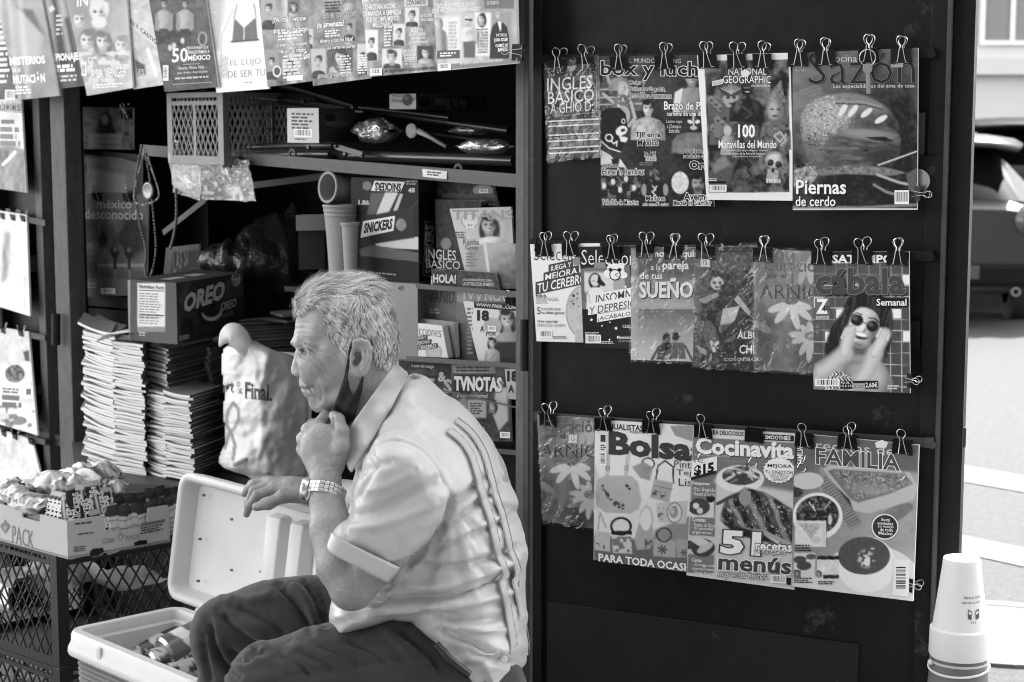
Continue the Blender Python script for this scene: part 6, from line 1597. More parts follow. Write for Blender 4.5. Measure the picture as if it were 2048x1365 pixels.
 def l7(L):
  for s,a,y,b,h in(('¡No más,-woow',545,34,612,15),('que es un hallazgo',545,56,616,14),('y cuánto de nuestro',553,86,614,11),('va por su madre',560,98,612,12)):L.T(s,a,y,b,y+h,W,-.06,.1,bold=.02,out=D(60),outw=.06)
  L.greek(556,66,606,3,6,W,7,-.08);L.greek(566,112,612,7,7,D(220),9,-.08);L.rect(574,152,606,162,W,-.05);L.T('Go',607,104,620,118,W,-.05,bold=.02);L.ell(554,143,9,12,D(215));L.ell(554,143,6,8,D(70))
 magazine('crowded gossip cover in small print, right of the white lingerie cover',FRONT,[(510,-78),(612,-88),(626,162),(535,174)],.086,gossip(50,[(522,-10,552,60,170),(575,0,600,34,110),(530,100,556,160,150),(564,120,600,150,190)],520,0,620,170),l7,G,bend=bend_of(47,.003,.012),seed=47)
 def l8(L):
  L.T('en el corazón',646,22,712,38,D(190),-.07,bold=.01,out=D(100));L.T('¡la amenaza!',634,44,688,60,W,-.09,bold=.03,out=D(40),outw=.05);L.T('dinero y con los hijos!',640,78,706,90,W,-.08,bold=.02,out=D(40),outw=.07);L.T('¡Le cierran las puertas!',655,92,712,102,W,-.08,bold=.02,out=D(40),outw=.07)
  L.greek(650,62,682,3,5,W,4,-.09);L.greek(680,112,704,7,5.5,D(215),6,-.08);L.greek(650,4,682,4,6,D(70),8,-.05);L.T('¡Llora por todo!',636,150,706,158,D(40),-.06,bold=.02,out=W,outw=.07);L.greek(716,110,736,8,5,W,6,-.05)
 magazine('grey gossip cover with outlined headlines and two boxed portraits in the top row',FRONT,[(606,-90),(724,-100),(740,157),(626,172)],.092,gossip(54,[(614,58,626,100,200),(686,38,711,82,150),(622,98,652,158,190),(655,96,706,146,90),(714,88,736,150,200),(684,-30,712,20,120)],610,0,740,160),l8,G,bend=bend_of(48,.003,.012),seed=48)
 def l9(L):
  L.T('¡EN GUERRA!',724,-14,806,8,W,-.06,bold=.04)
  for s,a,y,b in(('CHRISTIAN NODAL',730,10,792),('DEMANDA A EMPRESA',727,23,803),('POR INCUMPLIMIENTO',732,35,799),('MILLONARIO',746,45,786)):L.T(s,a,y,b,y+11,W,-.06,bold=.02)
  L.T('CON NADIE!',812,2,852,12,D(40),-.05,bold=.02);L.rect(808,-6,856,14,D(200),-.05);L.T('CON NADIE!',813,1,852,11,D(40),-.05,bold=.02)
  for s,a,y,b in(('LE COSTÓ',842,28,864),('UNA CARA',842,37,866),('ESPECTACULAR',806,100,832),('DESFILE DEL DÍA',806,107,832),('DE MUERTOS',808,115,830),('SECRETOS',822,58,846),('DE VESTUARIO:',818,66,852),('¿QUIÉN ES',822,74,850),('LA MÁSCARA?',818,82,856)):L.T(s,a,y,b,y+6.5,W,-.05,bold=.015)
  L.greek(768,54,786,7,6,D(225),4,-.06);L.T('AL SONIDERO QUE QUIERE SER',768,140,870,147,D(40),-.07,bold=.02);L.rect(740,138,764,152,W,-.06);L.bars(742,138,760,150,-.06,seed=5);L.greek(810,122,830,2,5,D(200),7)
 magazine('mid grey celebrity cover with rounded portrait boxes, second from the right in the top row',FRONT,[(714,-102),(868,-114),(876,142),(738,154)],.098,gossip(58,[(810,16,838,54,215),(786,48,810,92,215),(730,60,756,122,230),(764,98,804,138,215),(834,92,868,128,50)],720,0,870,150),l9,G,bend=bend_of(49,.003,.010),seed=49)
 def p10(c):
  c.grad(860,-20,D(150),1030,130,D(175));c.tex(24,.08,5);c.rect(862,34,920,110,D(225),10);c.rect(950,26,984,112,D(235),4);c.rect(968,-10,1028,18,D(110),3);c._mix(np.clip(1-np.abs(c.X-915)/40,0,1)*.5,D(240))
  c.face(876,46,9,D(200),D(120),.8);c.bust(878,58,34,46,D(140));c.face(937,40,10,D(215),D(195),.9);c.rect(930,38,945,42,D(60));c.bust(938,54,40,34,D(215));c.poly([(926,84),(952,82),(950,116),(928,116)],D(95),3)
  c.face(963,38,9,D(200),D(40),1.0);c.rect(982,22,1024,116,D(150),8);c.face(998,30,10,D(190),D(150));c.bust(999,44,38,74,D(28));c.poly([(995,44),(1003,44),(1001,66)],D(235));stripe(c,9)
 def l10(L):
  L.T('“SÓLO LE PIDO A DIOS',872,6,948,17,W,-.05,bold=.02);L.T('QUE ME DEJEN CAMINANDO”',864,18,962,29,W,-.05,bold=.02)
  for i,s in enumerate(('MUJERES','ESTAR EN','LA SERIE','DE GLORIA','TREVI','CARLA','ESTRADA','TE DIRÉ CÓMO','LOGRARLO')):L.T(s,954,58+i*5.6,976,62.5+i*5.6,D(60),-.03,bold=.01)
  L.T('PATRICIA',993,68,1014,74,W,-.05,bold=.01);L.T('JUAN SOLER',988,77,1016,86,W,-.05,bold=.025);L.T('CAMBIÓ DE',991,87,1016,95,W,-.05,bold=.025);L.T('BANDO',996,96,1016,104,W,-.05,bold=.025)
  L.quad([(876,131),(1034,116),(1035,125),(877,141)],D(130));L.T('SE RESISTE A PASAR NAVIDAD EN PRISIÓN',920,125,1006,130,W,-.085,bold=.01);L.rect(874,102,918,118,D(90),-.04);L.greek(880,106,914,2,5,W,4,-.04);L.rect(876,128,902,142,W,-.06);L.bars(878,128,898,140,-.06);L.greek(896,44,914,8,7,D(200),9,-.05);L.T('AL PAPA',976,-6,996,1,W,-.04);L.T('DE GORDITA',974,3,998,10,W,-.04)
 magazine('rightmost cover of the top row, a dark-suited man at its edge',FRONT,[(858,-116),(1030,-128),(1036,127),(875,143)],.104,p10,l10,G,bend=bend_of(51,.003,.010),seed=51)
 clip('silver binder clip pinching the right edge of the rightmost top cover',1030,105,FRONT,.110,.85,side=True,tilt=-4)
 for x,y,o,s in((30,-42,.08,'second'),(196,-52,.083,'fourth'),(345,-64,.087,'sixth'),(458,-72,.082,'seventh'),(664,-95,.093,'ninth'),(790,-108,.099,'tenth'),(945,-122,.105,'eleventh')):
  clip('black binder clip on the rail above the %s cover of the top row'%s,x,y,FRONT,o,1.0,tilt=3)
def left_door():
 G='magazines hung on the left kiosk door'
 def p(seed,g0,g1,pic):
  def f(c):
   c.grad(-60,c.Y.min(),D(g0),60,c.Y.max(),D(g1));c.tex(18,.14,seed);c.tex(6,.09,seed+3);pic(c)
  return f
 def a(c):c.poly([(-60,300),(20,290),(50,300),(52,388),(-60,380)],D(120),8);c.tex(9,.2,8,c.m_poly([(-60,300),(52,300),(52,388),(-60,380)],8),sy=30);c.line([(6,330),(30,305)],6,D(235));c.rect(-10,210,46,222,D(60),3)
 def la(L):L.T('ROCES',2,205,44,222,D(190),.1,bold=.01,out=D(70),outw=.04);L.rect(2,240,28,248,D(90));L.greek(0,254,40,3,14,D(110),3,.03,.7)
 magazine('bright magazine with grass-like picture at the top of the left door',LDOOR,[(-70,180),(42,192),(53,386),(-70,368)],.035,p(5,215,205,a),la,G,bend=bend_of(60,.005,.012),seed=60)
 def b(c):c.line([(14,470),(8,560)],14,D(150),8);c.tex(5,.22,4,c.m_poly([(-40,440),(58,440),(58,620),(-40,600)],10),sy=22);c.ell(20,580,14,26,D(235),10,8)
 magazine('glaring white magazine with leafy drawing, middle of the left door',LDOOR,[(-70,412),(53,430),(60,633),(-60,596)],.035,p(9,230,215,b),None,G,bend=bend_of(61,.006,.012),seed=61)
 def d(c):
  c.ell(28,755,30,26,D(235));c.ell(30,748,20,18,D(100));c.tex(6,.25,7,c.m_ell(30,748,20,18));c.ell(35,845,24,14,D(235));c.ell(36,842,18,9,D(120));c.ell(10,836,18,10,D(200));c.speck(9,D(60),.62,5,c.m_poly([(-30,800),(74,806),(74,866),(-30,850)],4));c.poly([(46,704),(58,700),(60,724),(50,722)],D(70),3)
 def ld(L):L.rect(48,774,66,796,D(235));L.rect(52,778,62,790,D(90));L.greek(4,790,44,2,14,D(100),8,.06,.7);L.greek(6,776,40,2,6,D(90),4,.06)
 magazine('food magazine with bowls on the left door above the lowest one',LDOOR,[(-50,648),(57,664),(75,871),(-45,836)],.035,p(12,205,220,d),ld,G,bend=bend_of(62,.005,.012),seed=62)
 def e(c):c.tex(7,.2,5,sy=24)
 magazine('pale striped magazine hung lowest on the left door',LDOOR,[(-40,846),(64,880),(88,975),(-30,1010)],.035,p(15,215,225,e),None,G,bend=bend_of(63,.005,.010),seed=63)
 for x,y,s in((5,431,'white leafy magazine, left one'),(26,434,'white leafy magazine, middle one'),(46,436,'white leafy magazine, right one'),(6,660,'food magazine with bowls, left one'),(42,666,'food magazine with bowls, right one'),(8,866,'lowest striped magazine, left one'),(30,872,'lowest striped magazine, middle one'),(62,882,'lowest striped magazine, right one')):
  clip('small binder clip on the '+s+' on the left door' if 0 else 'small binder clip on the left door\'s '+s,x,y-4,LDOOR,.037,.62,tilt=-5)
top_row()
left_door()
# things on the shelves
UP=np.array((0,0,1.0))
FX=(-FRONT.ex if FRONT.ex[0]<0 else FRONT.ex);FN=FRONT.n
def PZ(x,y,z):
 d=ray(x,y);t=(z-CAMZ)/d[2];return np.array((0,0,CAMZ))+d*t
def px3(p):a,b=proj(np.asarray(p,float).reshape(1,3));return float(a[0]),float(b[0])
def box_thing(name,label,cat,F_,L_,R_,body=.3,art_l=None,art_r=None,art_t=None,group=None,up=None,ink=INKM,rough=None):
 """an upright box with its nearest edge at F_ = (x, y bottom, y top, Y) and its two seen sides running to L_ = (x, Y) and R_ = (x, Y)"""
 f=P(F_[0],F_[1],F_[3]);h=P(F_[0],F_[2],F_[3])[2]-f[2]
 def at(q):r_=ray(q[0],F_[1]);g=P(q[0],F_[1],q[1]);return np.array((g[0],g[1],f[2]))
 l,r=at(L_),at(R_)
 t=thing(name,label,cat,(f+l+r)/3*np.array((1,1,0))+UP*f[2],group)
 ex,ey=l-f,r-f
 m=MB();m.obox(f,ex,ey,UP*h,ink=body);m.ink=[body]*len(m.f);m.build('carton',ink,t,bevel=.0012)
 def face(a,b,art,nm):
  if not art:return
  paint,letter=art
  pl=Plane.__new__(Plane);pl.a=np.array((a[0],a[1],0));pl.b=np.array((b[0],b[1],0));e=pl.b-pl.a;pl.ex=e/np.linalg.norm(e);pl.ez=UP
  n=np.array((pl.ex[1],-pl.ex[0],0));pl.n=n if n[1]<0 else-n
  q=[px3(a+UP*(h-.0008)),px3(b+UP*(h-.0008)),px3(b+UP*.0008),px3(a+UP*.0008)]
  if q[0][0]>q[1][0]:q=[q[1],q[0],q[3],q[2]]
  printed(nm,t,pl,q,.0006,paint,letter,ink)
 face(f,l,art_l,'end_print');face(f,r,art_r,'side_print')
 return t,(f,ex,ey,h)
def printed(nm,t,pl,q,off,paint,letter,ink=INKM,base=.5,step=2.0,bend=None):
 q=np.asarray(q,float);sh=Sheet(pl,q,off,bend,l0=.0003)
 nx=max(6,int(np.hypot(*(q[1]-q[0]))/step));ny=max(6,int(np.hypot(*(q[3]-q[0]))/step))
 u,v=np.meshgrid(np.linspace(0,1,nx),np.linspace(0,1,ny))
 XY=q[0]*((1-u)*(1-v))[...,None]+q[1]*(u*(1-v))[...,None]+q[2]*(u*v)[...,None]+q[3]*((1-u)*v)[...,None]
 c=Canvas(XY[...,0],XY[...,1],base)
 if paint:paint(c)
 gridmesh(nm,sh.S(c.X.ravel(),c.Y.ravel()),nx,ny,ink,t,np.clip(c.G,.008,.88))
 if letter:
  L=Layer(sh);letter(L)
  if L.mb.n:L.mb.build('lettering',ink,t)
 return sh
def lattice(mb,p,ex,ey,n,pitch=.021,w_=.0032,th=.003,ang=58):
 """a net of crossing bars filling the rectangle p, ex, ey"""
 lx,ly=np.linalg.norm(ex),np.linalg.norm(ey);ux,uy=ex/lx,ey/ly
 for sgn in(1,-1):
  a=math.radians(ang)*sgn;dx,dy=math.cos(a),math.sin(a)
  step=pitch/abs(math.sin(a));k0=-int(ly/abs(math.tan(a))/step)-2;k1=int((lx+ly/abs(math.tan(a)))/step)+2
  for k in range(k0,k1):
   x0=k*step if sgn>0 else k*step
   t0,t1=0.0,ly/abs(dy)
   X0,X1=x0,x0+math.cos(a)*t1*(1 if sgn>0 else 1)
   y0,y1=(0,ly)if sgn>0 else(ly,0)
   if sgn<0:X1=x0+abs(dx)*t1
   if X1==X0:continue
   s0,s1=max(0,(0-X0)/(X1-X0)),min(1,(lx-X0)/(X1-X0))
   if s1<=s0:continue
   A=p+ux*(X0+(X1-X0)*s0)+uy*(y0+(y1-y0)*s0);Bq=p+ux*(X0+(X1-X0)*s1)+uy*(y0+(y1-y0)*s1)
   seg(mb,A+n*(.0004*sgn),Bq+n*(.0004*sgn),w_,th,n)
def crate(label,f,ex,ey,h,ma,group=None,panels=2,name='plastic_crate',pitch=.021):
 t=thing(name,label,'crate',f,group)
 lx,ly=np.linalg.norm(ex),np.linalg.norm(ey);ux,uy=ex/lx,ey/ly
 sides=[(f,ux,lx,-uy),(f,uy,ly,-ux),(f+ex,uy,ly,ux),(f+ey,ux,lx,uy)]
 m=MB()
 for c in(f,f+ex,f+ey,f+ex+ey):
  s=ux*(.026 if np.allclose(c,f)or np.allclose(c,f+ey)else-.026);s2=uy*(.026 if np.allclose(c,f)or np.allclose(c,f+ex)else-.026)
  m2=MB();m2 .obox(c,s,s2*.16,UP*h);m2 .obox(c+s2*.161,s*.16,s2*.84,UP*h);m2 .build('corner_post',ma,t,bevel=.001)
 for p,u,L_,n in sides:
  m=MB();w_=(L_-.052-.012*(panels-1))/panels
  for zz,hh in((0,.02),(h-.03,.010),(h-.012,.012)):m.obox(p+u*.026-n*.004+UP*zz,u*(L_-.052),n*.004,UP*hh)
  for k in range(int((L_-.06)/.018)):m.obox(p+u*(.028+k*.018)-n*.0035+UP*(h-.020),u*.003,n*.003,UP*.008)
  for k in range(1,panels):m.obox(p+u*(.026+k*w_+(k-1)*.012)-n*.0042+UP*.02,u*.012,n*.004,UP*(h-.05))
  for k in range(panels):lattice(m,p+u*(.026+k*(w_+.012))-n*.002+UP*.02,u*w_,UP*(h-.05),n,pitch)
  m.build('lattice_side',ma,t)
 m=MB();m.obox(f+UP*.002+ux*.005+uy*.005,ux*(lx-.01),uy*(ly-.01),UP*.003);m.build('crate_bottom',ma,t)
 return t
def crumple(name,label,cat,c,R_,seed,ma,group=None,amp=.25,rot=0.0,fl=1.0,parent=None,ink=None,sq=.55):
 """a slack filled bag: a pillow with pinched ends and crumpled skin"""
 nu,nv=26,18
 u,v=np.meshgrid(np.linspace(0,1,nu),np.linspace(0,2*math.pi,nv))
 prof=np.sin(np.clip(u,0.0,1)*math.pi)**sq
 prof=np.where((u<.07)|(u>.93),.12,prof)
 wv=.72+.28*np.clip(prof,0,1)
 k=1+(fbm(u*60,v*9,9,seed)-.5)*2*amp
 x=(u-.5)*2*R_[0];y=np.cos(v)*R_[1]*wv*k;z=np.sin(v)*R_[2]*prof*k*fl
 ca,sa=math.cos(rot),math.sin(rot)
 V=np.stack((x*ca-y*sa,x*sa+y*ca,z),-1)
 V=V.reshape(-1,3)+np.asarray(c)
 i=np.arange(nv-1)[:,None]*nu+np.arange(nu-1)[None,:]
 return V,nu,nv
def snack(label,c,R_,seed,ma,rot=0.0,tilt=0.0,cat='snack bag',name='snack_bag',group=None,amp=.25):
 V,nu,nv=crumple('','','',(0,0,0),R_,seed,ma,amp=amp,rot=0)
 M=np.array(Matrix.Rotation(rot,3,'Z')@Matrix.Rotation(tilt,3,'Y'))
 V=V@M.T+np.asarray(c)
 o=gridmesh(name,V,nu,nv,ma,None,fbm(np.repeat(np.arange(nv),nu)*6.0,np.tile(np.arange(nu),nv)*5.0,14,seed)*.9 if ma is INK else None)
 return tag(o,label,cat,group)
def upper_shelf():
 s=lambda x,y,off:FRONT.hit(x,y,off)
 c=P(448,331,4.24);l=P(336,327,4.46);l[2]=c[2];r=P(640,331,4.62);r[2]=c[2]
 h=P(448,184,4.24)[2]-c[2]
 crate('pale grey plastic lattice crate at the left end of the upper shelf',c,l-c,r-c,h,mat('pale_grey_plastic',.20,.5,nscale=12,namp=.15),pitch=.020)
 def al(c):c.grad(578,218,D(205),636,285,D(190))
 def ll(L):L.greek(583,226,630,5,7,D(90),4,.03);L.bars(588,258,624,274,.03);L.greek(590,277,622,1,5,D(90),2,.04)
 def ar(c):c.grad(640,220,D(60),720,285,D(45));c.poly([(642,232),(690,222),(716,226),(700,252),(668,258),(650,248)],D(85),3);c.ell(660,236,12,8,D(25))
 box_thing('medicine_carton','small white carton with barcode on the upper shelf beside the crate','carton',(638,287,216,4.02),(575,4.10),(716,4.18),.45,(al,ll),(ar,lambda L:L.T('INYECTABLE',655,243,694,250,D(130),.05)))
 def dl(c):c.grad(780,180,D(190),834,220,D(180));c.ell(815,200,11,12,D(70));c.ell(812,196,6,5,D(110));c.line([(822,206),(830,196)],2.5,D(70))
 def dr(c):c.grad(836,186,D(70),970,215,D(58));c.ell(848,206,12,10,D(22));c.line([(838,196),(834,188)],3,D(22));c.line([(852,198),(858,190)],3,D(22))
 box_thing('sweets_carton','long low sweets carton turned upside down at the back of the upper shelf','carton',(832,219,187,3.98),(779,4.06),(972,4.22),.10,(dl,lambda L:(L.T('de la Rosa',783,197,804,204,D(90),.08,bold=.02),L.greek(784,187,806,2,4,D(120),4,.05))),(dr,lambda L:(L.U('de la Rosa',870,196,934,217,D(125),.03,.05),L.greek(942,200,966,1,5,D(110),4,.05))))
 dk=mat('black_tube',.012,.3,spec=.5);gy=mat('grey_tube',.10,.28,metal=.6)
 t=thing('folded_stand','folded stand of dark metal tubes lying across the upper shelf','stand',s(760,320,-.2))
 for(x0,y0,o0,x1,y1,o1,r,ma)in((478,190,-.22,1018,262,-.20,.0085,dk),(560,170,-.24,712,215,-.20,.008,dk),(470,306,-.10,1028,322,-.14,.012,gy),(500,296,-.13,668,291,-.12,.009,gy),(505,312,-.085,660,309,-.085,.008,gy),(640,236,-.25,1020,290,-.22,.007,dk),(720,216,-.18,900,236,-.17,.006,dk)):
  m=MB();m.tube([s(x0,y0,o0),s((x0+x1)/2,(y0+y1)/2-1,(o0+o1)/2),s(x1,y1,o1)],r,12);m.build('tube',ma,t,smooth='auto')
 m=MB();seg(m,s(671,293,-.075),s(727,310,-.078),.014,.004,FN);m.build('link_plate',gy,t,bevel=.001)
 for x,y,o in((671,292,-.071),(724,309,-.073),(690,309,-.073),(617,296,-.08),(606,203,-.2),(705,216,-.19)):
  m=MB();m.lathe(s(x,y,o),[(0,.004),(.0045,.003),(.0055,-.004)],axis=FN,n=12);m.build('rivet',gy,t,smooth='auto')
 m=MB();seg(m,s(698,222,-.17),s(724,224,-.17),.004,.006,FN);m.build('bright_tag',WHITEP,t)
 t=thing('wooden_spoon','pale wooden spoon lying on the tubes of the upper shelf','spoon',s(830,270,-.12));wd=mat('pale_wood',.30,.6,nscale=20,namp=.2,stretch=(1,1,6))
 m=MB();m.tube([s(836,262,-.12),s(862,276,-.13),s(892,294,-.13)],[.007,.0045,.004],8);m.build('handle',wd,t,smooth=True)
 m=MB();a=np.linspace(0,2*math.pi,20)[:-1];c0=s(822,262,-.12)
 V=[c0+FX*.017*math.cos(q)+UP*.016*math.sin(q)for q in a]+[c0+FN*-.008]
 V+=[v-FN*.004 for v in V];k=len(a);m.add(V,[(i,(i+1)%k,k)for i in range(k)]+[((i+1)%k+k+1,i+k+1,2*k+1)for i in range(k)]+[(i,i+k+1,(i+1)%k+k+1,(i+1)%k)for i in range(k)]);m.build('bowl',wd,t,smooth=True)
 FILM=film_mat('cloudy_film',.10,.18,.006,42,1.0,.16)
 def packet(label,x,y,off,wd,ht,dp,seed,inner):
  c0=s(x,y,off);V,nu,nv=crumple('','','',(0,0,0),(wd,dp,ht),seed,None,amp=.35)
  B=np.stack((FX,FN,UP),0);t=thing('wrapped_packet',label,'packet',c0)
  gridmesh('film',V@B+c0,nu,nv,FILM,t)
  gridmesh('contents',(V*.8)@B+c0,nu,nv,mat('packet_contents_%d'%int(inner*100),inner,.7,nscale=60,namp=.6),t)
 packet('crumpled clear packet with dark contents on the upper shelf',752,262,-.11,.062,.030,.03,4,.05)
 packet('long clear wrapper hanging at the right end of the upper shelf',968,293,-.09,.075,.017,.02,9,.10)
 packet('flat packet under the long poles at the right of the upper shelf',940,262,-.20,.05,.010,.03,11,.25)
 t=thing('paper_label','torn white paper label stuck to the front of the upper shelf','label',s(868,348,-.047))
 printed('paper',t,FRONT,[(844,338),(894,343),(893,359),(846,354)],-.044,lambda c:c.grad(844,340,D(215),894,356,D(200)),lambda L:L.greek(854,343,884,2,5,D(50),3,.08),bend=bend_of(5,.002,.002))
 for lab,q,sd,nm in(('flat white bag with a paper circle clipped under the left of the upper shelf',[(338,306),(404,312),(398,398),(348,384)],5,0),('crumpled clear bag with dark toy inside, clipped right of the white bag',[(396,312),(494,322),(510,402),(402,398)],8,1)):
  t=thing('hanging_bag',lab,'bag',FRONT.hit(q[0][0],q[0][1],-.03))
  def paint(c,nm=nm):
   if nm==0:
    c.grad(338,310,D(110),400,395,D(70));c.poly([(352,318),(390,322),(400,350),(392,388),(360,384),(344,356)],D(135),4)
    for k in range(6):c.line([(354+k*5,352+(k%3)*5),(384-k*2,366+(k%2)*10)],2.6,D(215))
   else:
    c.grad(396,310,D(120),500,400,D(60));c.poly([(408,332),(478,334),(486,394),(408,392)],D(30),6);c.ell(466,380,16,12,D(170),0,5);c.tex(9,.2,7);c.speck(7,D(215),.66,4)
  printed('bag_contents',t,FRONT,q,-.034,paint,None,INK,bend=bend_of(sd,.004,.006))
  sleeve_on(t,FRONT,np.array(q,float),-.032,bend_of(sd,.006,.008),sd,3.0,film_mat('hanging_film',.06,.2,.006,42,1.0,.05))
 clip('binder clip with a tall wire holding the flat white bag under the upper shelf',366,300,FRONT,-.03,.95,tilt=5)
 clip('binder clip holding the crumpled clear bag under the upper shelf',455,316,FRONT,-.028,.95,tilt=5,both=False,down=True)
def left_inside():
 LP=Plane(120,4.98,300,4.80)
 def pv(c):
  c.grad(148,215,D(70),265,305,D(56));c.rect(152,218,266,304,D(78),6);c.tex(8,.06,4);c.speck(7,D(28),.6,5,c.m_poly([(148,215),(172,215),(168,300),(148,300)],8));c.speck(7,D(28),.6,8,c.m_poly([(246,215),(268,215),(268,300),(250,300)],8))
  c.poly([(192,268),(196,246),(204,228),(214,225),(224,236),(226,252),(234,268)],D(24),3);c.ell(210,240,7,10,D(110));c.ell(208,239,5,7,D(120));c.poly([(178,268),(244,268),(242,304),(176,304)],D(115),3)
 magazine('framed print of a veiled woman hung inside at the left',LP,[(147,214),(266,216),(266,300),(147,298)],.02,pv,lambda L:(L.T('San Juan',188,274,214,281,D(70),.05),L.T('Diego',222,276,238,282,D(70),.05),L.greek(200,288,240,1,5,D(80),3)),name='framed_print',cat='picture',seed=70)
 def pe(c):c.grad(150,305,D(72),285,392,D(52));c.speck(7,D(26),.58,9,c.m_poly([(148,305),(176,305),(170,392),(148,392)],8));c.poly([(174,318),(232,312),(278,328),(272,380),(172,388)],D(105),3);c.poly([(184,340),(252,352),(254,386),(176,388)],D(128),3);c.line([(176,330),(270,346)],1.6,D(70))
 magazine('dark board holding pale envelopes under the veiled woman print',LP,[(148,304),(284,312),(282,392),(146,390)],.025,pe,None,name='envelope_board',cat='board',seed=71)
 def pm(c):
  c.grad(166,388,D(92),295,595,D(70));c.poly([(196,436),(290,440),(290,545),(194,545)],D(84),10);c.tex(18,.07,5,c.m_poly([(196,436),(290,440),(290,540),(194,540)],8));c.ell(270,470,26,40,D(34),0,10);c.ell(206,480,10,16,D(38),0,6);c.ell(252,480,14,14,D(40),0,5)
  c.rect(168,440,196,484,D(60),3);c.rect(168,510,196,558,D(58),3);c.ell(186,538,9,14,D(28));c.rect(166,558,296,594,D(92));c.rect(196,528,290,534,D(130),3)
  for x in(230,258):c.ell(x,506,9,12,D(30));c.ell(x,500,4,5,D(90));c.rect(x-3,515,x+3,540,D(26));c.line([(x,540),(x+2,556)],2,D(120))
 magazine('travel magazine with lowercase title and two riders, hung inside at the left',LP,[(164,387),(296,390),(293,590),(168,595)],.03,pm,lambda L:(L.T('méxico',194,400,263,417,D(165),.01,bold=.01),L.T('desconocido',170,418,286,438,D(165),.02,bold=.01),L.bars(202,577,230,588),L.greek(174,566,196,2,7,D(140),4),L.greek(174,488,190,2,6,D(110),6)),seed=72)
 for x,y,sx in((195,386,'left'),(256,388,'right')):clip('binder clip on the %s of the travel magazine inside'%sx,x,y,LP,.034,.8)
 clip('binder clip at the top right of the veiled woman print',252,222,LP,.026,.85)
 bead=mat('dark_beads',.09,.25,spec=.6);sil=mat('pale_beads',.28,.3)
 for lab,pts,ma,st,r in(('dark rosary hanging at the left end of the shelf, its loop lowest',[(284,292),(276,330),(270,380),(278,440),(292,500),(290,540),(300,555),(312,500),(306,420),(300,360),(290,300)],bead,.0095,.0036),('pale bead chain in a triangle over the dark rosary',[(290,300),(276,350),(268,396),(282,410),(306,404),(318,388),(304,340),(291,302)],sil,.0072,.0027),('single strand of beads right of the dark rosary',[(352,380),(353,430),(348,470),(340,500)],bead,.0105,.0044)):
  q=np.array([FRONT.hit(x,y,-.02+.006*math.sin(i))for i,(x,y)in enumerate(spline(pts,10))]);m=MB()
  L_=np.concatenate(([0],np.cumsum(np.linalg.norm(np.diff(q,axis=0),axis=1))));nb=int(L_[-1]/st)
  for k in range(nb):
   c0=np.array([np.interp(k*st,L_,q[:,j])for j in range(3)]);m.lathe(c0,[(.0006,r),(r*.7,r*.7),(r,0),(r*.7,-r*.7),(.0006,-r)],n=8)
  o=m.build('rosary' if ma is bead else 'bead_chain',ma,None,loc=q[0],smooth=True);tag(o,lab,'rosary' if ma is bead else 'necklace')
 t=thing('medallion','oval medallion hanging within the bead triangle','medallion',FRONT.hit(297,385,-.012));m=MB();m.lathe(FRONT.hit(297,382,-.012),[(0,.004),(.016,.003),(.020,.005),(.023,.0),(.02,-.003)],axis=FN,n=24);m.build('disc',mat('old_silver',.22,.35,metal=.7,nscale=80,namp=.5),t,smooth=True)
 m=MB();seg(m,FRONT.hit(326,466,-.05),FRONT.hit(410,400,-.05),.014,.001,FN);tag(m.build('flat_strap',mat('strap_grey',.07,.6),None),'grey flat strap slanting down in the dark left of the opening','strap')
 m=MB();seg(m,FRONT.hit(500,372,-.22),FRONT.hit(655,352,-.20),.016,.001,FN);tag(m.build('flat_strap',mat('strap_grey'),None),'faint strap lying level under the middle of the upper shelf','strap')
 bk=mat('dim_book',attr=True,rough=.7)
 for i,(x0,y0,x1,y1,g,lab)in enumerate(((160,545,172,640,.05,'dark thin book leaning under the travel magazine'),(172,590,262,618,.03,'dark flat book under the travel magazine'),(160,615,262,655,.02,'black box under the dark flat book'),(158,705,184,742,.13,'grey card standing left of the tall stacks'),(168,745,190,830,.03,'dark upright folder left of the tall stacks'),(170,832,206,868,.06,'grey notebook left of the tall stacks'),(184,795,202,836,.34,'pale card leaning on the grey notebook'))):
  m=MB();a,b=LP.hit(x0,y0,-.01),LP.hit(x1,y1,-.01);m.obox((a[0],a[1],b[2]),(b-a)*np.array((1,1,0)),-LP.n*.05,UP*(a[2]-b[2]),ink=g);m.ink=[g]*6
  tag(m.build('book' if i<2 else 'box' if i==2 else 'card',bk,None),lab,'book' if i<2 else 'box' if i==2 else 'card')
 m=MB();m.obox(LP.hit(150,655,-.08),LP.ex*.24,LP.n*.09,UP*.012);m.build('shelf',STEEL,KIOSK)
 m=MB();m.obox(LP.hit(150,862,-.08),LP.ex*.10,LP.n*.09,UP*.012);m.build('shelf',STEEL,KIOSK)
 m=MB();a,b=LP.hit(140,302,.045),LP.hit(300,316,.045);seg(m,a,b,.012,.003,LP.n);m.build('hanging_rail',STEEL,KIOSK)
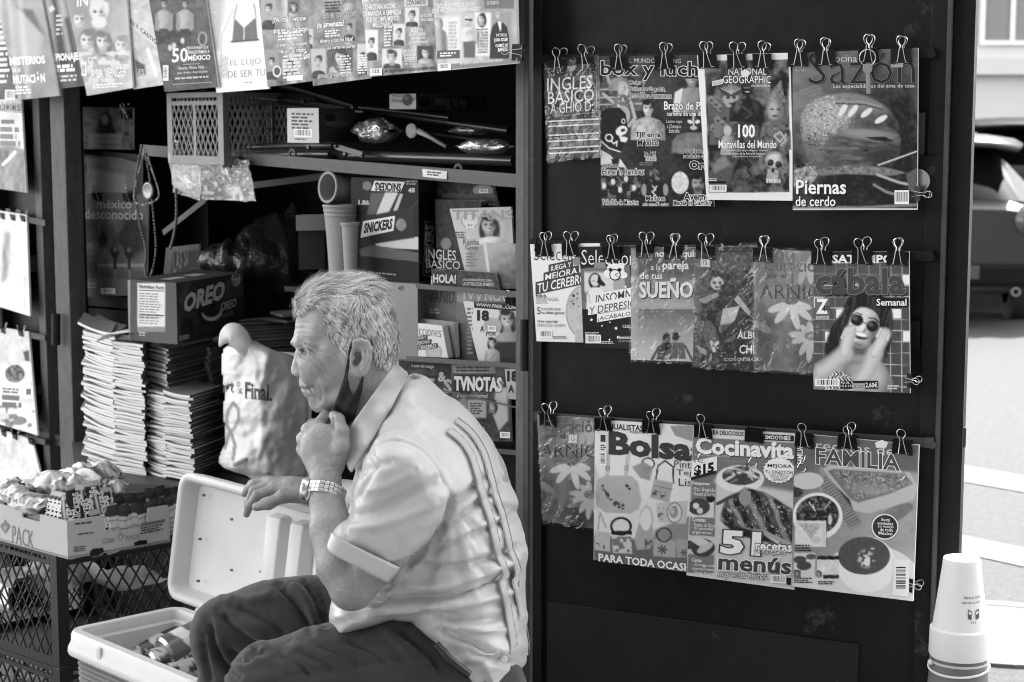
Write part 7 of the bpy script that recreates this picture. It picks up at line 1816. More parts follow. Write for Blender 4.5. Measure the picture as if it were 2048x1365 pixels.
def rack():
 RP=Plane(800,3.98,1034,3.74)
 G='magazines standing in the rack inside'
 W,B=D(200),D(18)
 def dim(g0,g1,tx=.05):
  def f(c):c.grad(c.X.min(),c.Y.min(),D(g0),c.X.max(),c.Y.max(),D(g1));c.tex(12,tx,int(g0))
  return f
 magazine('dark glossy magazine standing at the back of the rack top',RP,[(875,366),(984,362),(1012,470),(880,470)],-.04,lambda c:(c.grad(875,362,D(40),1000,470,D(24)),c.tex(8,.03,4),c.ell(966,381,20,11,D(140)),c.rect(884,388,990,396,D(70))),lambda L:(L.bars(958,378,976,386),L.greek(886,400,990,3,7,D(110),5)),G,seed=80)
 magazine('dark magazine with rounded white lettering, half behind the woman cover',RP,[(870,400),(960,402),(964,545),(874,545)],-.015,lambda c:(c.grad(870,400,D(34),960,545,D(46)),c.ell(892,488,10,12,D(120)),c.tex(9,.03,7)),lambda L:(L.T('INGLES',852,498,912,518,W,.06,bold=.0),L.T('BASICO',852,519,920,536,W,.06,bold=.0)),G,seed=81)
 def pk(c):
  c.grad(900,415,D(190),1030,545,D(168));c.face(978,452,19,D(165),D(24),1.1,-.3);c.line([(984,428),(1016,446),(1014,478)],12,D(165),3);c.bust(986,474,60,20,D(205));c.poly([(962,486),(1030,488),(1030,552),(974,552)],D(200),3);c.poly([(936,500),(966,488),(976,552),(940,552)],D(150),4);c.ell(940,442,18,15,D(200));c.ring(940,442,18,15,1.6,D(120))
 magazine('pale magazine of a dark-haired woman with a raised arm, in the rack',RP,[(899,418),(1022,414),(1030,552),(932,552)],.0,pk,lambda L:(L.T('TITANS',904,420,1026,440,D(150),.0,bold=.03),L.bars(932,446,948,456),L.greek(910,464,932,3,5,D(80),3),L.T('Keisha',926,478,958,490,D(110),.02,bold=.01),L.T('Grey',930,490,956,503,D(110),.02,bold=.01),L.greek(932,506,954,5,6,D(120),5)),G,seed=82)
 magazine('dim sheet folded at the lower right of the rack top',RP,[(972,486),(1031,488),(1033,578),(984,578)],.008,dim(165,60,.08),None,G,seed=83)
 def ph(c):c.grad(868,540,D(52),1000,580,D(64));c.rect(870,545,914,575,D(40));c.tex(5,.05,5)
 magazine('magazine with a boxed white exclamation title on the rack ledge',RP,[(862,538),(990,546),(998,582),(866,572)],.018,ph,lambda L:(L.T('¡HOLA!',862,548,912,570,W,.04,bold=.03),L.T('¡HOLA! REÚNE EN EXCLUSIVA',926,556,984,563,W,.04,bold=.01),L.T('LAS ESTRELLAS DEL MOMENTO',926,564,988,571,W,.04,bold=.01)),G,seed=84)
 magazine('grey magazine with thin tall capitals in the middle of the rack',RP,[(850,570),(936,576),(932,700),(846,690)],-.02,lambda c:(c.grad(850,570,D(120),930,690,D(92)),c.tex(20,.04,3)),lambda L:(L.T('VANIDADES',858,580,950,606,D(50),.03,bold=-.01),L.greek(860,618,880,2,6,D(190),4),L.greek(862,640,900,1,5,D(150),2)),G,seed=85)
 magazine('magazine with big white letters showing only its top edge in the rack',RP,[(913,578),(1032,588),(1034,730),(913,728)],-.008,lambda c:(c.grad(913,580,D(110),1030,720,D(50)),c.rect(913,578,1034,604,D(150),3)),lambda L:(L.T('TV y NOVELAS',922,582,1060,604,W,.05,bold=.03)),G,seed=86)
 def p18(c):c.grad(930,604,D(205),1034,728,D(190));c.face(1014,640,17,D(175),D(18),1.3);c.bust(1016,664,60,64,D(140));c.rect(990,684,1034,728,D(24),4);c.face(984,686,9,D(175),D(20),1.0);c.bust(984,698,30,26,D(165));c.ell(985,652,18,16,D(160))
 magazine('white magazine with a black banner and dark-haired woman, right side of the rack',RP,[(926,602),(1034,612),(1036,728),(958,726)],.004,p18,lambda L:(L.rect(948,604,1034,616,D(24),.08),L.T('WWW.FREE...COM',952,606,1032,613,W,.08,bold=.02),L.T('18',954,620,978,642,D(20),.05,bold=.06),L.T('A',960,652,968,664,D(30),bold=.02),L.T('FOX',972,664,992,672,D(40),bold=.02),L.bars(976,652,992,662,.08),L.greek(934,616,946,12,8,D(110),4)),G,seed=87)
 def psel(c):c.grad(812,645,D(215),890,715,D(200));c.ell(868,705,16,16,D(170),0,3);c.ring(868,705,16,16,1.5,D(120))
 magazine('small pale digest with slanted headline standing in the rack behind the man',RP,[(808,644),(884,652),(896,716),(812,712)],.03,psel,lambda L:(L.T('Selecciones',813,648,882,668,D(70),.1,bold=-.01),[(L.rect(a-2,y-1,b+3,y+9,D(60),-.12),L.T(s_,a,y,b,y+8,W,-.12,bold=.01))for s_,a,b,y in(('JUEGA Y',832,852,674),('MEJORA',829,860,684),('TU CEREBRO',823,872,694))]),G,thick=.016,seed=88)
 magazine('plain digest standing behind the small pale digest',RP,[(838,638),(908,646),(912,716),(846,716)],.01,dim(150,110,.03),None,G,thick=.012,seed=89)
 def ptv(c):
  c.grad(905,735,D(70),1030,880,D(56));c.rect(905,730,990,748,D(130),4);c.rect(905,748,990,784,D(30),3);c.tex(9,.05,5);c.face(1002,764,8,D(180),D(30),1.1);c.poly([(992,776),(1014,776),(1016,840),(998,862),(986,830)],D(165),4);c.rect(936,800,972,836,D(150),3);c.face(985,812,9,D(150),D(20),1.0);c.ell(926,812,9,16,D(120));c.rect(946,848,985,874,D(50));c.face(966,858,7,D(170),D(24),.8)
 magazine('gossip magazine with a broad white title low in the rack',RP,[(902,728),(1018,736),(1022,884),(908,880)],.012,ptv,lambda L:(L.T('TVNOTAS',908,752,1004,782,W,.03,bold=.05,out=D(28),outw=.04),L.T('¡Fotos exclusivas!',914,786,976,796,D(190),.04,bold=.01),L.greek(940,806,966,5,5,D(60),4),L.bars(1000,864,1020,876,.04),L.greek(912,734,984,2,6,D(50),3)),G,seed=90)
 magazine('dark magazine with a ribbon sign, low in the rack left of the broad title',RP,[(798,722),(905,730),(908,840),(800,830)],.006,lambda c:(c.grad(798,722,D(60),905,830,D(40)),c.tex(10,.05,8),c.rect(820,726,900,738,D(28))),lambda L:(L.T('T  S',846,756,904,784,D(150),.05,bold=.04),L.T('el peso del colegio',822,728,868,736,W,.06,bold=.01),L.T('&',876,744,892,764,D(170),bold=.03)),G,seed=91)
 magazine('second banner magazine just showing at the lower right of the rack',RP,[(1008,726),(1036,728),(1036,800),(1016,798)],.020,lambda c:c.grad(1008,726,D(190),1036,800,D(150)),lambda L:(L.rect(1010,728,1036,738,D(22)),L.T('18',1014,742,1036,764,D(20),bold=.06),L.T('A',1016,770,1028,786,D(40),bold=.03)),G,seed=92)
 rk=mat('rack_wire',.05,.4)
 for a,b,o in(((795,716),(1036,732),.035),((830,572),(1036,588),.03),((800,884),(1036,906),.03)):
  m=MB();seg(m,RP.hit(*a,o),RP.hit(*b,o),.010,.003,RP.n);m.obox(RP.hit(*a,o)-UP*.006,RP.hit(*b,o)-RP.hit(*a,o),-RP.n*.16,UP*.004);m.build('rack_ledge',rk,KIOSK)
 m=MB();seg(m,RP.hit(880,780,.034),RP.hit(1036,816,.034),.003,.003,RP.n);m.build('rack_cord',rk,KIOSK)
 clip('small clip at the right edge of the rack, holding white letters',1022,596,RP,.02,.7)
 a,b=RP.hit(690,724,-.05),RP.hit(1034,724,-.05);q=P(768,724,3.92)
 m=MB();m.obox((a[0],a[1],LEDGEZ+.001),(b-a)*np.array((1,1,0)),-RP.n*.22,UP*(q[2]-LEDGEZ-.004));m.build('rack_cabinet',mat('kiosk_inside_paint'),KIOSK)
 a=RP.hit(876,724,-.14);b=RP.hit(1034,724,-.14);m=MB();m.obox((a[0],a[1],q[2]),(b-a)*np.array((1,1,0)),-RP.n*.02,UP*.38);m.build('rack_back',mat('kiosk_inside_paint'),KIOSK)
 def sl(c):
  c.grad(705,358,D(34),838,562,D(26));c.poly([(742,386),(768,386),(750,430),(734,430)],D(92));c.poly([(770,386),(796,386),(776,428),(752,430)],D(210));c.poly([(800,388),(806,388),(792,428),(784,428)],D(200));c.poly([(750,488),(836,474),(836,500),(756,494)],D(205));c.poly([(718,500),(744,490),(836,506),(836,524),(722,512)],D(96))
  c.poly([(716,436),(826,414),(830,476),(722,492)],D(44),3);c.ell(734,372,9,9,D(120));c.ell(802,450,10,12,D(140));c.tex(6,.06,4,c.m_ell(802,450,11,13));c.line([(820,420),(838,400)],3,D(60))
 def ls(L):
  L.quad([(726,443),(790,432),(787,462),(721,476)],D(228));L.T('SNICKERS',727,447,784,468,D(18),-.17,.1,bold=.045)
  L.quad([(749,362),(810,364),(801,384),(742,382)],D(228));L.U('SNICKERS',750,365,802,382,D(18),.045,.04)
  L.T('1.86',717,400,738,410,D(190),.02,bold=.03);L.T('48',816,376,830,386,D(200),bold=.04);L.greek(812,362,836,2,5,D(170),3);L.greek(736,543,796,1,5,D(150),4,.1)
 def rs(c):c.grad(840,362,D(22),872,566,D(26));c.rect(840,362,872,385,D(70));c.tex(10,.1,5,c.m_ell(856,412,10,16))
 box_thing('candy_carton','tall dark candy-bar carton with slanted white name panels on the middle shelf','carton',(838,566,358,3.92),(704,4.02),(874,4.03),.03,(sl,ls),(rs,lambda L:(L.quad([(850,442),(870,446),(866,556),(846,552)],D(150)),L.quad([(852,445),(868,448),(864,552),(848,549)],D(24)),L.V('SNICKERS',850,450,867,548,D(215),.045))),ink=INK)
 box_thing('plain_carton','pale cardboard box under the dark candy carton, behind the man','carton',(836,722,568,3.90),(700,4.00),(872,4.02),D(128),(lambda c:(c.grad(700,560,D(150),836,720,D(130)),),lambda L:L.T('40',796,572,808,582,D(60),bold=.02)))
 foam=mat('foam_cup',.26,.6,nscale=30,namp=.05)  # white foam darkened: shade under the shelf is put into its colour
 def cupm(a,b,r0,r1,n,group_label,label):
  t=thing('foam_cup',label,'cup',a,'foam cups on the middle shelf');ax=b-a;L_=np.linalg.norm(ax)
  m=MB();m.lathe(a,[(r0-.003,.004),(r0-.003,0),(r0+.0025,-.001),(r0+.0035,.003),(r0+.001,.007),(r0,.012),(r1,L_),(0,L_)],axis=ax,n=32);m.build('cup_wall',foam,t,smooth='auto')
  m=MB();m.lathe(a,[(r0-.003,.004),(r1-.003,L_*.95),(0,L_*.95)],axis=ax,n=32);m.build('cup_inside',foam,t,smooth='auto')
 c_=lambda x,y,Y:P(x,y,Y)
 cupm(c_(655,375,4.05),c_(730,380,4.12),.033,.025,1,'','foam cup lying on its side, mouth to the left, under the shelf')
 for k in range(3):cupm(c_(680+k*1,410+k*9,4.02),c_(682,540+k*9,4.02),.036-.0006*k,.026,1,'',('topmost','middle','lowest')[k]+' rim of the upright foam cups stacked left of the dark carton')
 cupm(c_(700,446,3.96),c_(702,556,3.96),.018,.014,1,'','small foam cup standing against the dark carton')
 m=MB();a,b=P(596,436,4.1),P(648,540,4.1);m.obox((a[0],a[1],b[2]),(b[0]-a[0],.02,0),(.02,.05,0),(0,0,a[2]-b[2]),ink=.03);m.ink=[.03]*6;tag(m.build('small_carton',INKM,None,bevel=.001),'small black carton with papers on it, left of the foam cups','carton')
 m=MB();a=P(592,462,4.08);m.obox(a,(.065,.02,0),(.01,.03,0),(0,0,.035),ink=.22);m.ink=[.22]*6;tag(m.build('paper_bundle',INKM,None),'grey paper bundle on the small black carton','paper')
 m=MB();a=P(650,566,4.22);b=P(876,566,4.02);m.obox(a-UP*.012,(b-a)*np.array((1,1,0)),FN*.12,UP*.012);m.build('shelf',STEEL,KIOSK)
def dim_things():
 db=mat('dark_polythene',.02,.22,spec=.6,bump=.01,bscale=30)
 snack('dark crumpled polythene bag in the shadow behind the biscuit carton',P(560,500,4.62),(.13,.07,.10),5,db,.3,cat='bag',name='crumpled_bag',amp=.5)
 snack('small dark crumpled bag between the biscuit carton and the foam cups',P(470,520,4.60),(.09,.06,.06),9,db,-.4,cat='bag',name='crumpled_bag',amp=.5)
 LQ=Plane(320,4.75,420,4.65)
 magazine('dim folded newspaper standing behind the biscuit carton',LQ,[(332,496),(398,488),(404,560),(326,560)],0,lambda c:(c.grad(330,490,D(90),400,560,D(34)),c.poly([(346,505),(402,500),(404,560),(340,560)],D(26),3)),lambda L:L.T('LAS SI',346,508,376,548,D(90),-.6,bold=.02),name='newspaper',cat='newspaper')
 bk=mat('dim_book')
 for i,(x,y,wd,lab)in enumerate(((520,640,.11,'dim magazine lying on the pile right of the biscuit carton, uppermost'),(540,628,.09,'small dim pamphlet lying askew right of the biscuit carton'))):
  p=P(x,y,4.5);m=MB();m.obox(p,FX*wd+FN*.03*i,-FN*.14,UP*.006,ink=(.16,.30)[i]);m.ink=[(.16,.30)[i]]*6;tag(m.build('magazine',bk,None),lab,'magazine')
upper_shelf()
left_inside()
rack()
dim_things()
# counter: stacks, carton of biscuits, bag; sweets, cooler
def stacks():
 m=MB();a=PZ(150,962,LEDGEZ);b=PZ(400,975,LEDGEZ)
 q=[a,b,FRONT.hit(430,800,-.05),FRONT.hit(140,800,-.05)]
 q=[np.array((p[0],p[1],LEDGEZ+.001))for p in q];m.add(q+[p-UP*.03 for p in q],[(0,1,2,3),(7,6,5,4),(0,4,5,1),(1,5,6,2),(2,6,7,3),(3,7,4,0)]);m.build('counter_flap',mat('worn_counter'),KIOSK)
 inks=mat('cover_edge',attr=True,rough=.6)
 rng=random.Random(4)
 def stack(lab,fx,fy,ftop,Y,lx,rx,dl,dr,th,seed,spine,droop=0.0):
  f0=P(fx,fy,Y);z0,z1=f0[2],P(fx,ftop,Y)[2]
  l=ray(lx,fy);r_=ray(rx,fy);L0=P(lx,fy,Y+dl)-f0;R0=P(rx,fy,Y+dr)-f0;L0[2]=R0[2]=0
  protos=[];rg=random.Random(seed)
  for v in range(3):
   mb=MB();n=7;k=.0007
   us=np.linspace(0,1,n)
   def zz(u,w_):return droop*(u**1.5)*(.6+.4*v)+.0035*math.sin(v*2+u*3)*u
   for part,(za,zb,g)in enumerate(((k,th-k,.74),(0,k,.14+.2*v),(th-k,th,.45-.12*v))):
    ins=.0015 if part==0 else 0
    top,bot=[],[]
    for u in us:
     p=L0*u;zq=zz(u,0)
     top+=[p+UP*(zq+zb)+(R0+L0)*ins*.5,p+R0+UP*(zq+zb)+(-R0+L0)*ins*.5];bot+=[p+UP*(zq+za)+(R0+L0)*ins*.5,p+R0+UP*(zq+za)+(-R0+L0)*ins*.5]
    fs=[];N=2*n
    for i in range(n-1):
     a_=2*i;fs+=[(a_,a_+1,a_+3,a_+2),(N+a_,N+a_+2,N+a_+3,N+a_+1),(a_,a_+2,N+a_+2,N+a_),(a_+1,N+a_+1,N+a_+3,a_+3)]
    fs+=[(0,N,N+1,1),(N-2,N-1,2*N-1,2*N-2)]
    if spine and part==0:
     mb.add(top+bot,fs,0,g);mb.ink[-2]=spine*rg.uniform(.3,1.6)
    else:mb.add(top+bot,fs,0,g)
   protos.append(mb)
  z=z0;i=0;first={}
  while z<z1-th*.5:
   v=rg.randrange(3);j=np.array((rg.uniform(-.006,.006),rg.uniform(-.006,.006),0));p=f0*np.array((1,1,0))+j+UP*z
   if v not in first:
    o=protos[v].build('magazine',inks,None,loc=np.zeros(3));first[v]=o
   else:o=first[v].copy();COL.objects.link(o)
   o.location=p;o.rotation_euler=(0,0,rg.uniform(-.05,.05));o.scale=(1,1,rg.uniform(.75,1.0))
   tag(o,lab,'magazine','magazines piled in stacks on the counter');z+=th*o.scale[2]*1.01;i+=1
 stack('one of the curling magazines piled in the leftmost tall stack on the counter',234,950,664,4.36,173,252,.10,.22,.0075,1,0,.012)
 stack('one of the flat magazines in the tall stack second from the left on the counter',291,962,690,4.28,231,306,.06,.14,.0078,2,.05,.005)
 stack('one of the pale edged magazines in the narrow low stack under the biscuit carton',337,960,786,4.26,300,420,.05,.30,.0068,3,0,.004)
 stack('one of the dark spined magazines in the front low stack beside the plastic bag',385,962,790,4.20,331,448,.05,.16,.0072,4,.045,.003)
 stack('one of the dark spined magazines in the raised stack right under the biscuit carton',337,784,698,4.30,290,424,.10,.20,.0068,5,.045,.003)
 stack('one of the dim magazines in the stack just behind the knotted bag handle',424,800,694,4.44,404,470,.08,.16,.0075,6,.12,.0)
 stack('one of the flat magazines lying behind the white bag',470,720,640,4.46,452,606,.05,.10,.010,7,.09,.0)
 m=MB();a=P(190,668,4.34);V=[];n=8
 for i in range(n):
  u=i/(n-1);V+=[a+FX*(.085*u)+UP*(.012*math.sin(u*2.6)-.02*(1-u)),a+FX*(.085*u+.03)-FN*.10+UP*(.014*math.sin(u*2.6)+.006)]
 m.add(V,[(2*i,2*i+2,2*i+3,2*i+1)for i in range(n-1)]);o=m.build('loose_sheet',mat('loose_paper',.62,.6),None,smooth=True);o.modifiers.new('thickness','SOLIDIFY').thickness=.0008
 tag(o,'curled white sheet on top of the leftmost magazine stack','paper')
 def el(c):c.grad(258,560,D(72),356,690,D(88));c.rect(275,567,330,654,D(225),2);c.rect(275,655,330,664,D(140));c.line([(258,552),(258,690)],4,D(150),2)
 def ell_(L):L.T('Nutrition Facts',278,569,328,577,D(40),.06,bold=.02);L.rect(278,580,328,581.6,D(40),.04);L.greek(278,586,326,10,5.2,D(130),5,.05,.4);L.rect(278,629,328,631,D(40),.04);L.greek(278,635,326,3,5,D(150),6,.05,.4);L.greek(278,664,294,2,5,D(190),8,.05)
 def sr(c):
  c.grad(356,570,D(60),490,690,D(36));c.poly([(430,580),(486,540),(486,590),(440,600)],D(92),4);c.poly([(358,600),(372,566),(380,566),(366,620)],D(80),4);c.ell(420,628,24,20,D(24),-12,6);c.poly([(398,590),(490,560),(490,660),(410,680)],D(52),12,.4);c.ell(374,660,14,26,D(28),0,6);c.tex(8,.02,4)
  c._mix(c.m_ell(424,626,20,16,-12)*(1-c.m_ell(423,620,18,15,-12)),D(205))
 def srl(L):L.T('OREO',366,590,448,628,D(205),-.36,.1,bold=.05,out=D(26),outw=.06);L.T('OREO',441,606,472,624,D(190),-.32,.1,bold=.03);L.ell(472,558,9,15,D(200));L.T('30',466,546,478,558,D(40),-.25,bold=.03);L.greek(462,562,478,2,4,D(90),3);L.T('2000',358,672,378,682,D(150),-.2,bold=.03);L.greek(446,628,470,2,5,D(120),4,-.3)
 t,(f,ex,ey,h)=box_thing('biscuit_carton','dark biscuit carton with nutrition table and slanted pale name, on the magazine stacks','carton',(355,690,566,4.22),(258,4.31),(490,4.50),D(60),(el,ell_),(sr,srl))
 m=MB();c0=f+ex*.35+ey*.5+UP*(h+.0006);m.add([c0,c0+ey*.2,c0+ey*.2+ex*.25,c0+ex*.25],[(0,1,2,3)]);m.add([c0-ey*.35,c0-ey*.1,c0-ey*.1+ex*.2,c0-ey*.35+ex*.2],[(0,1,2,3)]);m.build('top_print',mat('pale_print',.45,.5),t)
 FB=Plane(436,4.10,620,4.02)
 t=thing('plastic_bag','white knotted plastic shopping bag printed with a ribbon, standing on the counter','bag',P(525,966,4.15))
 sil=spline([(446,700),(470,690),(512,688),(545,700),(590,716),(618,740),(622,820),(620,900),(618,962),(560,972),(520,968),(488,950),(462,942),(440,930),(438,912),(450,880),(446,830),(448,780),(443,740)],4,True)
 lo,hi=sil.min(0),sil.max(0);st=3.0;nx,ny=int((hi[0]-lo[0])/st),int((hi[1]-lo[1])/st)
 X,Y=np.meshgrid(np.linspace(lo[0],hi[0],nx),np.linspace(lo[1],hi[1],ny));rows=[]
 d=poly_sd(X,Y,sil)
 for j in range(ny):
  k=np.where(d[j]>-1)[0];a_,b_=(X[j,k[0]],X[j,k[-1]])if len(k)>1 else(X[j,nx//2-1],X[j,nx//2]);rows.append(np.linspace(a_,b_,nx))
 X=np.array(rows)
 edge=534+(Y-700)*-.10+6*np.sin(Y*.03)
 u=(X-X[:,:1])/(X[:,-1:]-X[:,:1]+1e-9)
 dep=.10*np.sin(np.pi*np.clip(u,0,1))**.45-np.abs(X-edge)*.00075*(X>edge)+(fbm(X+Y*.5,Y*.45-X*.35,44,6)-.5)*.034+(fbm(X-Y*.6,Y*.8,13,9)-.5)*.004-np.abs(fbm(X*.8+Y*.5,Y*.5-X*.4,40,23)-.5)*.055
 c=Canvas(X,Y,.82)
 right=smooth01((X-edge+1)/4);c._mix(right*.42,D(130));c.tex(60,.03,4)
 c._mix(c.m_line([(450,896),(458,868),(470,856),(478,836),(476,818),(466,806),(456,822),(452,848),(462,866),(470,890),(466,920)],7,2)*(1-right),D(150));c._mix(c.m_line([(470,930),(492,920)],9,2),D(140))
 shb=Sheet(FB,[(436,690),(622,690),(622,970),(436,970)],0.0)
 V=FB.hits(X.ravel(),Y.ravel(),dep.ravel()-.09)
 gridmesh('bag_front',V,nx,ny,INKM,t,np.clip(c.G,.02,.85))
 V2=FB.hits(X.ravel(),Y.ravel(),-.09-.07*np.sin(np.pi*u.ravel())**.5);gridmesh('bag_back',V2,nx,ny,mat('bag_white',.7,.5),t)
 class BS:
  l0=.003
  def S(s,X_,Y_,lift=0.0):
   X_,Y_=np.asarray(X_,float),np.asarray(Y_,float);i=np.clip(((Y_-Y[0,0])/(Y[-1,0]-Y[0,0])*(ny-1)),0,ny-1.001).astype(int)
   j=np.clip((X_-X[i,0])/(X[i,-1]-X[i,0])*(nx-1),0,nx-1.001).astype(int);return FB.hits(X_,Y_,dep[i,j]-.09+lift)
 L=Layer(BS());L.T('art',446,762,467,786,D(110),.06,bold=.02);L.T('&',471,763,484,788,D(160),.05);L.T('Final.',490,764,544,798,D(80),.1,bold=.02);L.mb.build('lettering',INKM,t)
 m=MB();cs=spline([(520,722,34),(504,708,30),(490,694,22),(478,679,27),(466,670,29),(454,673,21),(444,684,9),(440,692,3)],5)
 pts=[P(x,y,4.08+.09*max(0,(y-690)/32))for x,y,r in cs];m.tube(pts,[r/3600*4.08*.82 for x,y,r in cs],22)
 Vk=m.v[0];ak=np.arange(len(Vk))%22/22*2*math.pi;ik=np.arange(len(Vk))//22;ctr=np.array(pts)[ik];m.v[0]=ctr+(Vk-ctr)*(.84+.16*np.abs(np.sin(2.5*ak+ik*.12))+.12*np.abs(np.sin(5.5*ak-ik*.1)))[:,None]
 m.build('knotted_handle',mat('bag_white'),t,smooth=True)
 CPn=Plane(530,4.22,625,4.16)
 magazine('white card with a small round emblem leaning behind the bag and the man',CPn,[(530,702),(620,708),(622,770),(566,762)],.0,lambda c:(c.grad(530,700,D(225),620,770,D(205))),lambda L:(L.ell(552,726,9,7,D(150)),L.ell(552,726,7,5,D(215)),L.greek(574,718,604,2,6,D(80),4)),name='card',cat='card',thick=.002)
def sweets():
 f=PZ(136,1119,.508);l,r=PZ(-34,1072,.508),PZ(337,1084,.508);ex,ey=l-f,r-f;ux,uy=ex/np.linalg.norm(ex),ey/np.linalg.norm(ey)
 t=thing('cardboard_tray','open pale cardboard tray with a gem emblem, filled with candy bars','tray',f);zt=P(136,1043,f[1])[2]-.508
 def wall(p,d,H,nm,art=None,cut=None):
  m=MB();L_=np.linalg.norm(d);u=d/L_;nrm=np.cross(u,UP);nrm=nrm if nrm[1]<0 else-nrm
  prof=[(0,H),(L_,H)]if not cut else[(0,H),(cut[0]*L_,H*1.0),(cut[0]*L_+.004,H*cut[2]),(cut[1]*L_-.004,H*cut[2]),(cut[1]*L_,H),(L_,H)]
  V=[]
  for s_,h_ in prof:V+=[p+u*s_,p+u*s_+UP*h_,p+u*s_-nrm*.004,p+u*s_+UP*h_-nrm*.004]
  fs=[]
  for i in range(len(prof)-1):a=4*i;b=a+4;fs+=[(a,b,b+1,a+1),(a+2,a+3,b+3,b+2),(a+1,b+1,b+3,a+3),(a,a+2,b+2,b)]
  e=4*(len(prof)-1);fs+=[(0,1,3,2),(e,e+2,e+3,e+1)]
  m.add(V,fs,0,.46);w_=m.build(nm,INKM,t)
  if art:
   pl=Plane.__new__(Plane);pl.a=p*np.array((1,1,0));pl.b=pl.a+d;pl.ex=u;pl.ez=UP;pl.n=nrm
   sh=Sheet(pl,[(0,0),(1,0),(1,1),(0,1)],.0006);Lr=Layer(sh);art(Lr);Lr.mb.build('lettering',INKM,w_)
 def gem(L,x,y,s,g):
  L.poly([(x-s,y-s*.3),(x-s*.5,y-s),(x+s*.5,y-s),(x+s,y-s*.3),(x,y+s*1.2)],D(g));L.poly([(x-s*.35,y-s*.3),(x+s*.35,y-s*.3),(x,y+s)],D(g+40));L.poly([(x-s*.3,y-s*1.1),(x,y-s*1.7),(x+s*.3,y-s*1.1)],D(g))
 wall(f,ex,zt,'tray_side',lambda L:(gem(L,10,1056,10,120),L.T('PACK',24,1051,66,1086,D(125),.28,bold=-.005)),(.30,.52,.80))
 wall(f,ey,zt,'tray_side',lambda L:(L.T('GEM',204,1078,228,1089,D(150),-.14,bold=.02),gem(L,241,1074,7,150),L.T('PACK',252,1072,282,1082,D(150),-.16,bold=.02),L.rect(281,1048,330,1054,D(110),-.2),L.greek(282,1056,328,3,5,D(70),4,-.2),L.greek(150,1047,188,1,6,D(70),3,-.12),L.greek(156,1068,198,1,5,D(80),6,-.12),L.greek(148,1094,178,3,4,D(90),5,-.1),L.poly([(180,1104),(186,1098),(206,1096),(208,1104),(196,1112),(182,1114)],D(20)),L.poly([(268,1086),(280,1081),(294,1081),(294,1088),(270,1092)],D(20))),(.36,.80,.52))
 wall(f+ex,ey,zt*.9,'tray_side');wall(f+ey,ex,zt*.9,'tray_side')
 m=MB();m.obox(f+UP*.001,ex,ey,UP*.004,ink=.4);m.ink=[.4]*6;m.build('tray_bottom',INKM,t)
 rg=random.Random(8);lx,ly=np.linalg.norm(ex),np.linalg.norm(ey)
 bars={}
 for kind,(g,wd,ln)in{'dark':(.05,.017,.050),'striped':(.20,.016,.055),'pale':(.48,.0165,.042)}.items():
  V,nu,nv=crumple('','','',(0,0,0),(ln,wd,.0085),3,None,amp=.10,sq=.35)
  ink=np.full((nv,nu),g);uu=np.linspace(0,1,nu)[None,:]+np.zeros((nv,1));vv=np.linspace(0,1,nv)[:,None]+np.zeros((1,nu))
  if kind=='striped':ink[:]=np.where((np.abs(np.sin(vv*12.57))>.93)|(uu>.9),.6,.07)
  if kind=='pale':ink[:]=np.where(uu>.72,.04,np.where((uu*9%1>.7),.25,.55))
  if kind=='dark':ink[:]=np.where((uu<.12)|(uu>.88),.4,.03)
  o=gridmesh('candy_bar',V,nu,nv,INK,None,ink,orig=(0,0,0));bars[kind]=[o,False]
  if kind!='pale':
   mb=MB();uv,Fc=text2d('SNICKERS',.04)
   for sg in(1,-1):mb.add(np.stack(((uv[:,0]-.5)*ln*1.3*sg,(uv[:,1]-.5)*wd*1.1,np.full(len(uv),.0104*sg)),1),Fc,0,.75)
   lt_=mb.build('lettering',INK,None,loc=np.zeros(3));lt_.parent=o;bars[kind].append(lt_)
  o.location=(0,0,0)
 def bar(kind,p,lean,yaw,lab,roll=0.0):
  b=bars[kind];o=b[0]
  if b[1]:
   o=b[0].copy();COL.objects.link(o)
   if len(b)>2:l2=b[2].copy();COL.objects.link(l2);l2 .parent=o
  b[1]=True;o.location=p;M=Matrix.Rotation(yaw,3,'Z')@Matrix.Rotation(lean,3,'X')@Matrix.Rotation(rad(-90),3,'Y')@Matrix.Rotation(roll,3,'X');o.rotation_euler=M.to_euler()
  tag(o,lab,'candy bar','candy bars packed in the cardboard tray')
 yw=math.atan2(uy[1],uy[0])
 z0=.508+.008
 for i in range(9):
  bar(('striped','dark')[i%2],f+ux*(.030+.004*(i%3))+uy*(.026+i*.0115)+UP*(.072+.008*((i*3)%4)),rad(-14+5*(i%3)),yw+rad(rg.uniform(-22,22)),'dark candy bar lettered lengthwise, standing in the near corner of the tray' if i%2 else 'striped candy bar standing in the near corner of the tray',rad(90))
 for i in range(4):bar('dark',f+ux*(.05+.014*i)+uy*.024+UP*.076,rad(-20),yw+rad(-70),'dark candy bar leaning left along the front of the tray',rad(90))
 for i in range(26):
  k=i%13;row=i//13
  bar('pale',f+ux*(.016+row*.036)+uy*(.115+k*.0165-.008*row)+UP*(.052+.012*row+rg.uniform(-.006,.006)),rad(rg.uniform(-12,12)),yw+rad(90+rg.uniform(-14,14)),('pale wrapped bar with dark top, front row along the right side of the tray','pale wrapped bar with dark top, back row along the right side of the tray')[row])
 for i in range(4):bar('dark',f+ux*(.020+.006*(i%2))+uy*(.078+.013*i)+UP*(.040+.006*(i%2)),rad(rg.uniform(-16,16)),yw+rad(90+rg.uniform(-25,25)),'short dark bar in the low cut of the tray front',rad(0))
 fm=mat('snack_foil',attr=True,rough=.2,coat=.7,spec=.8,bump=.003,bscale=70)
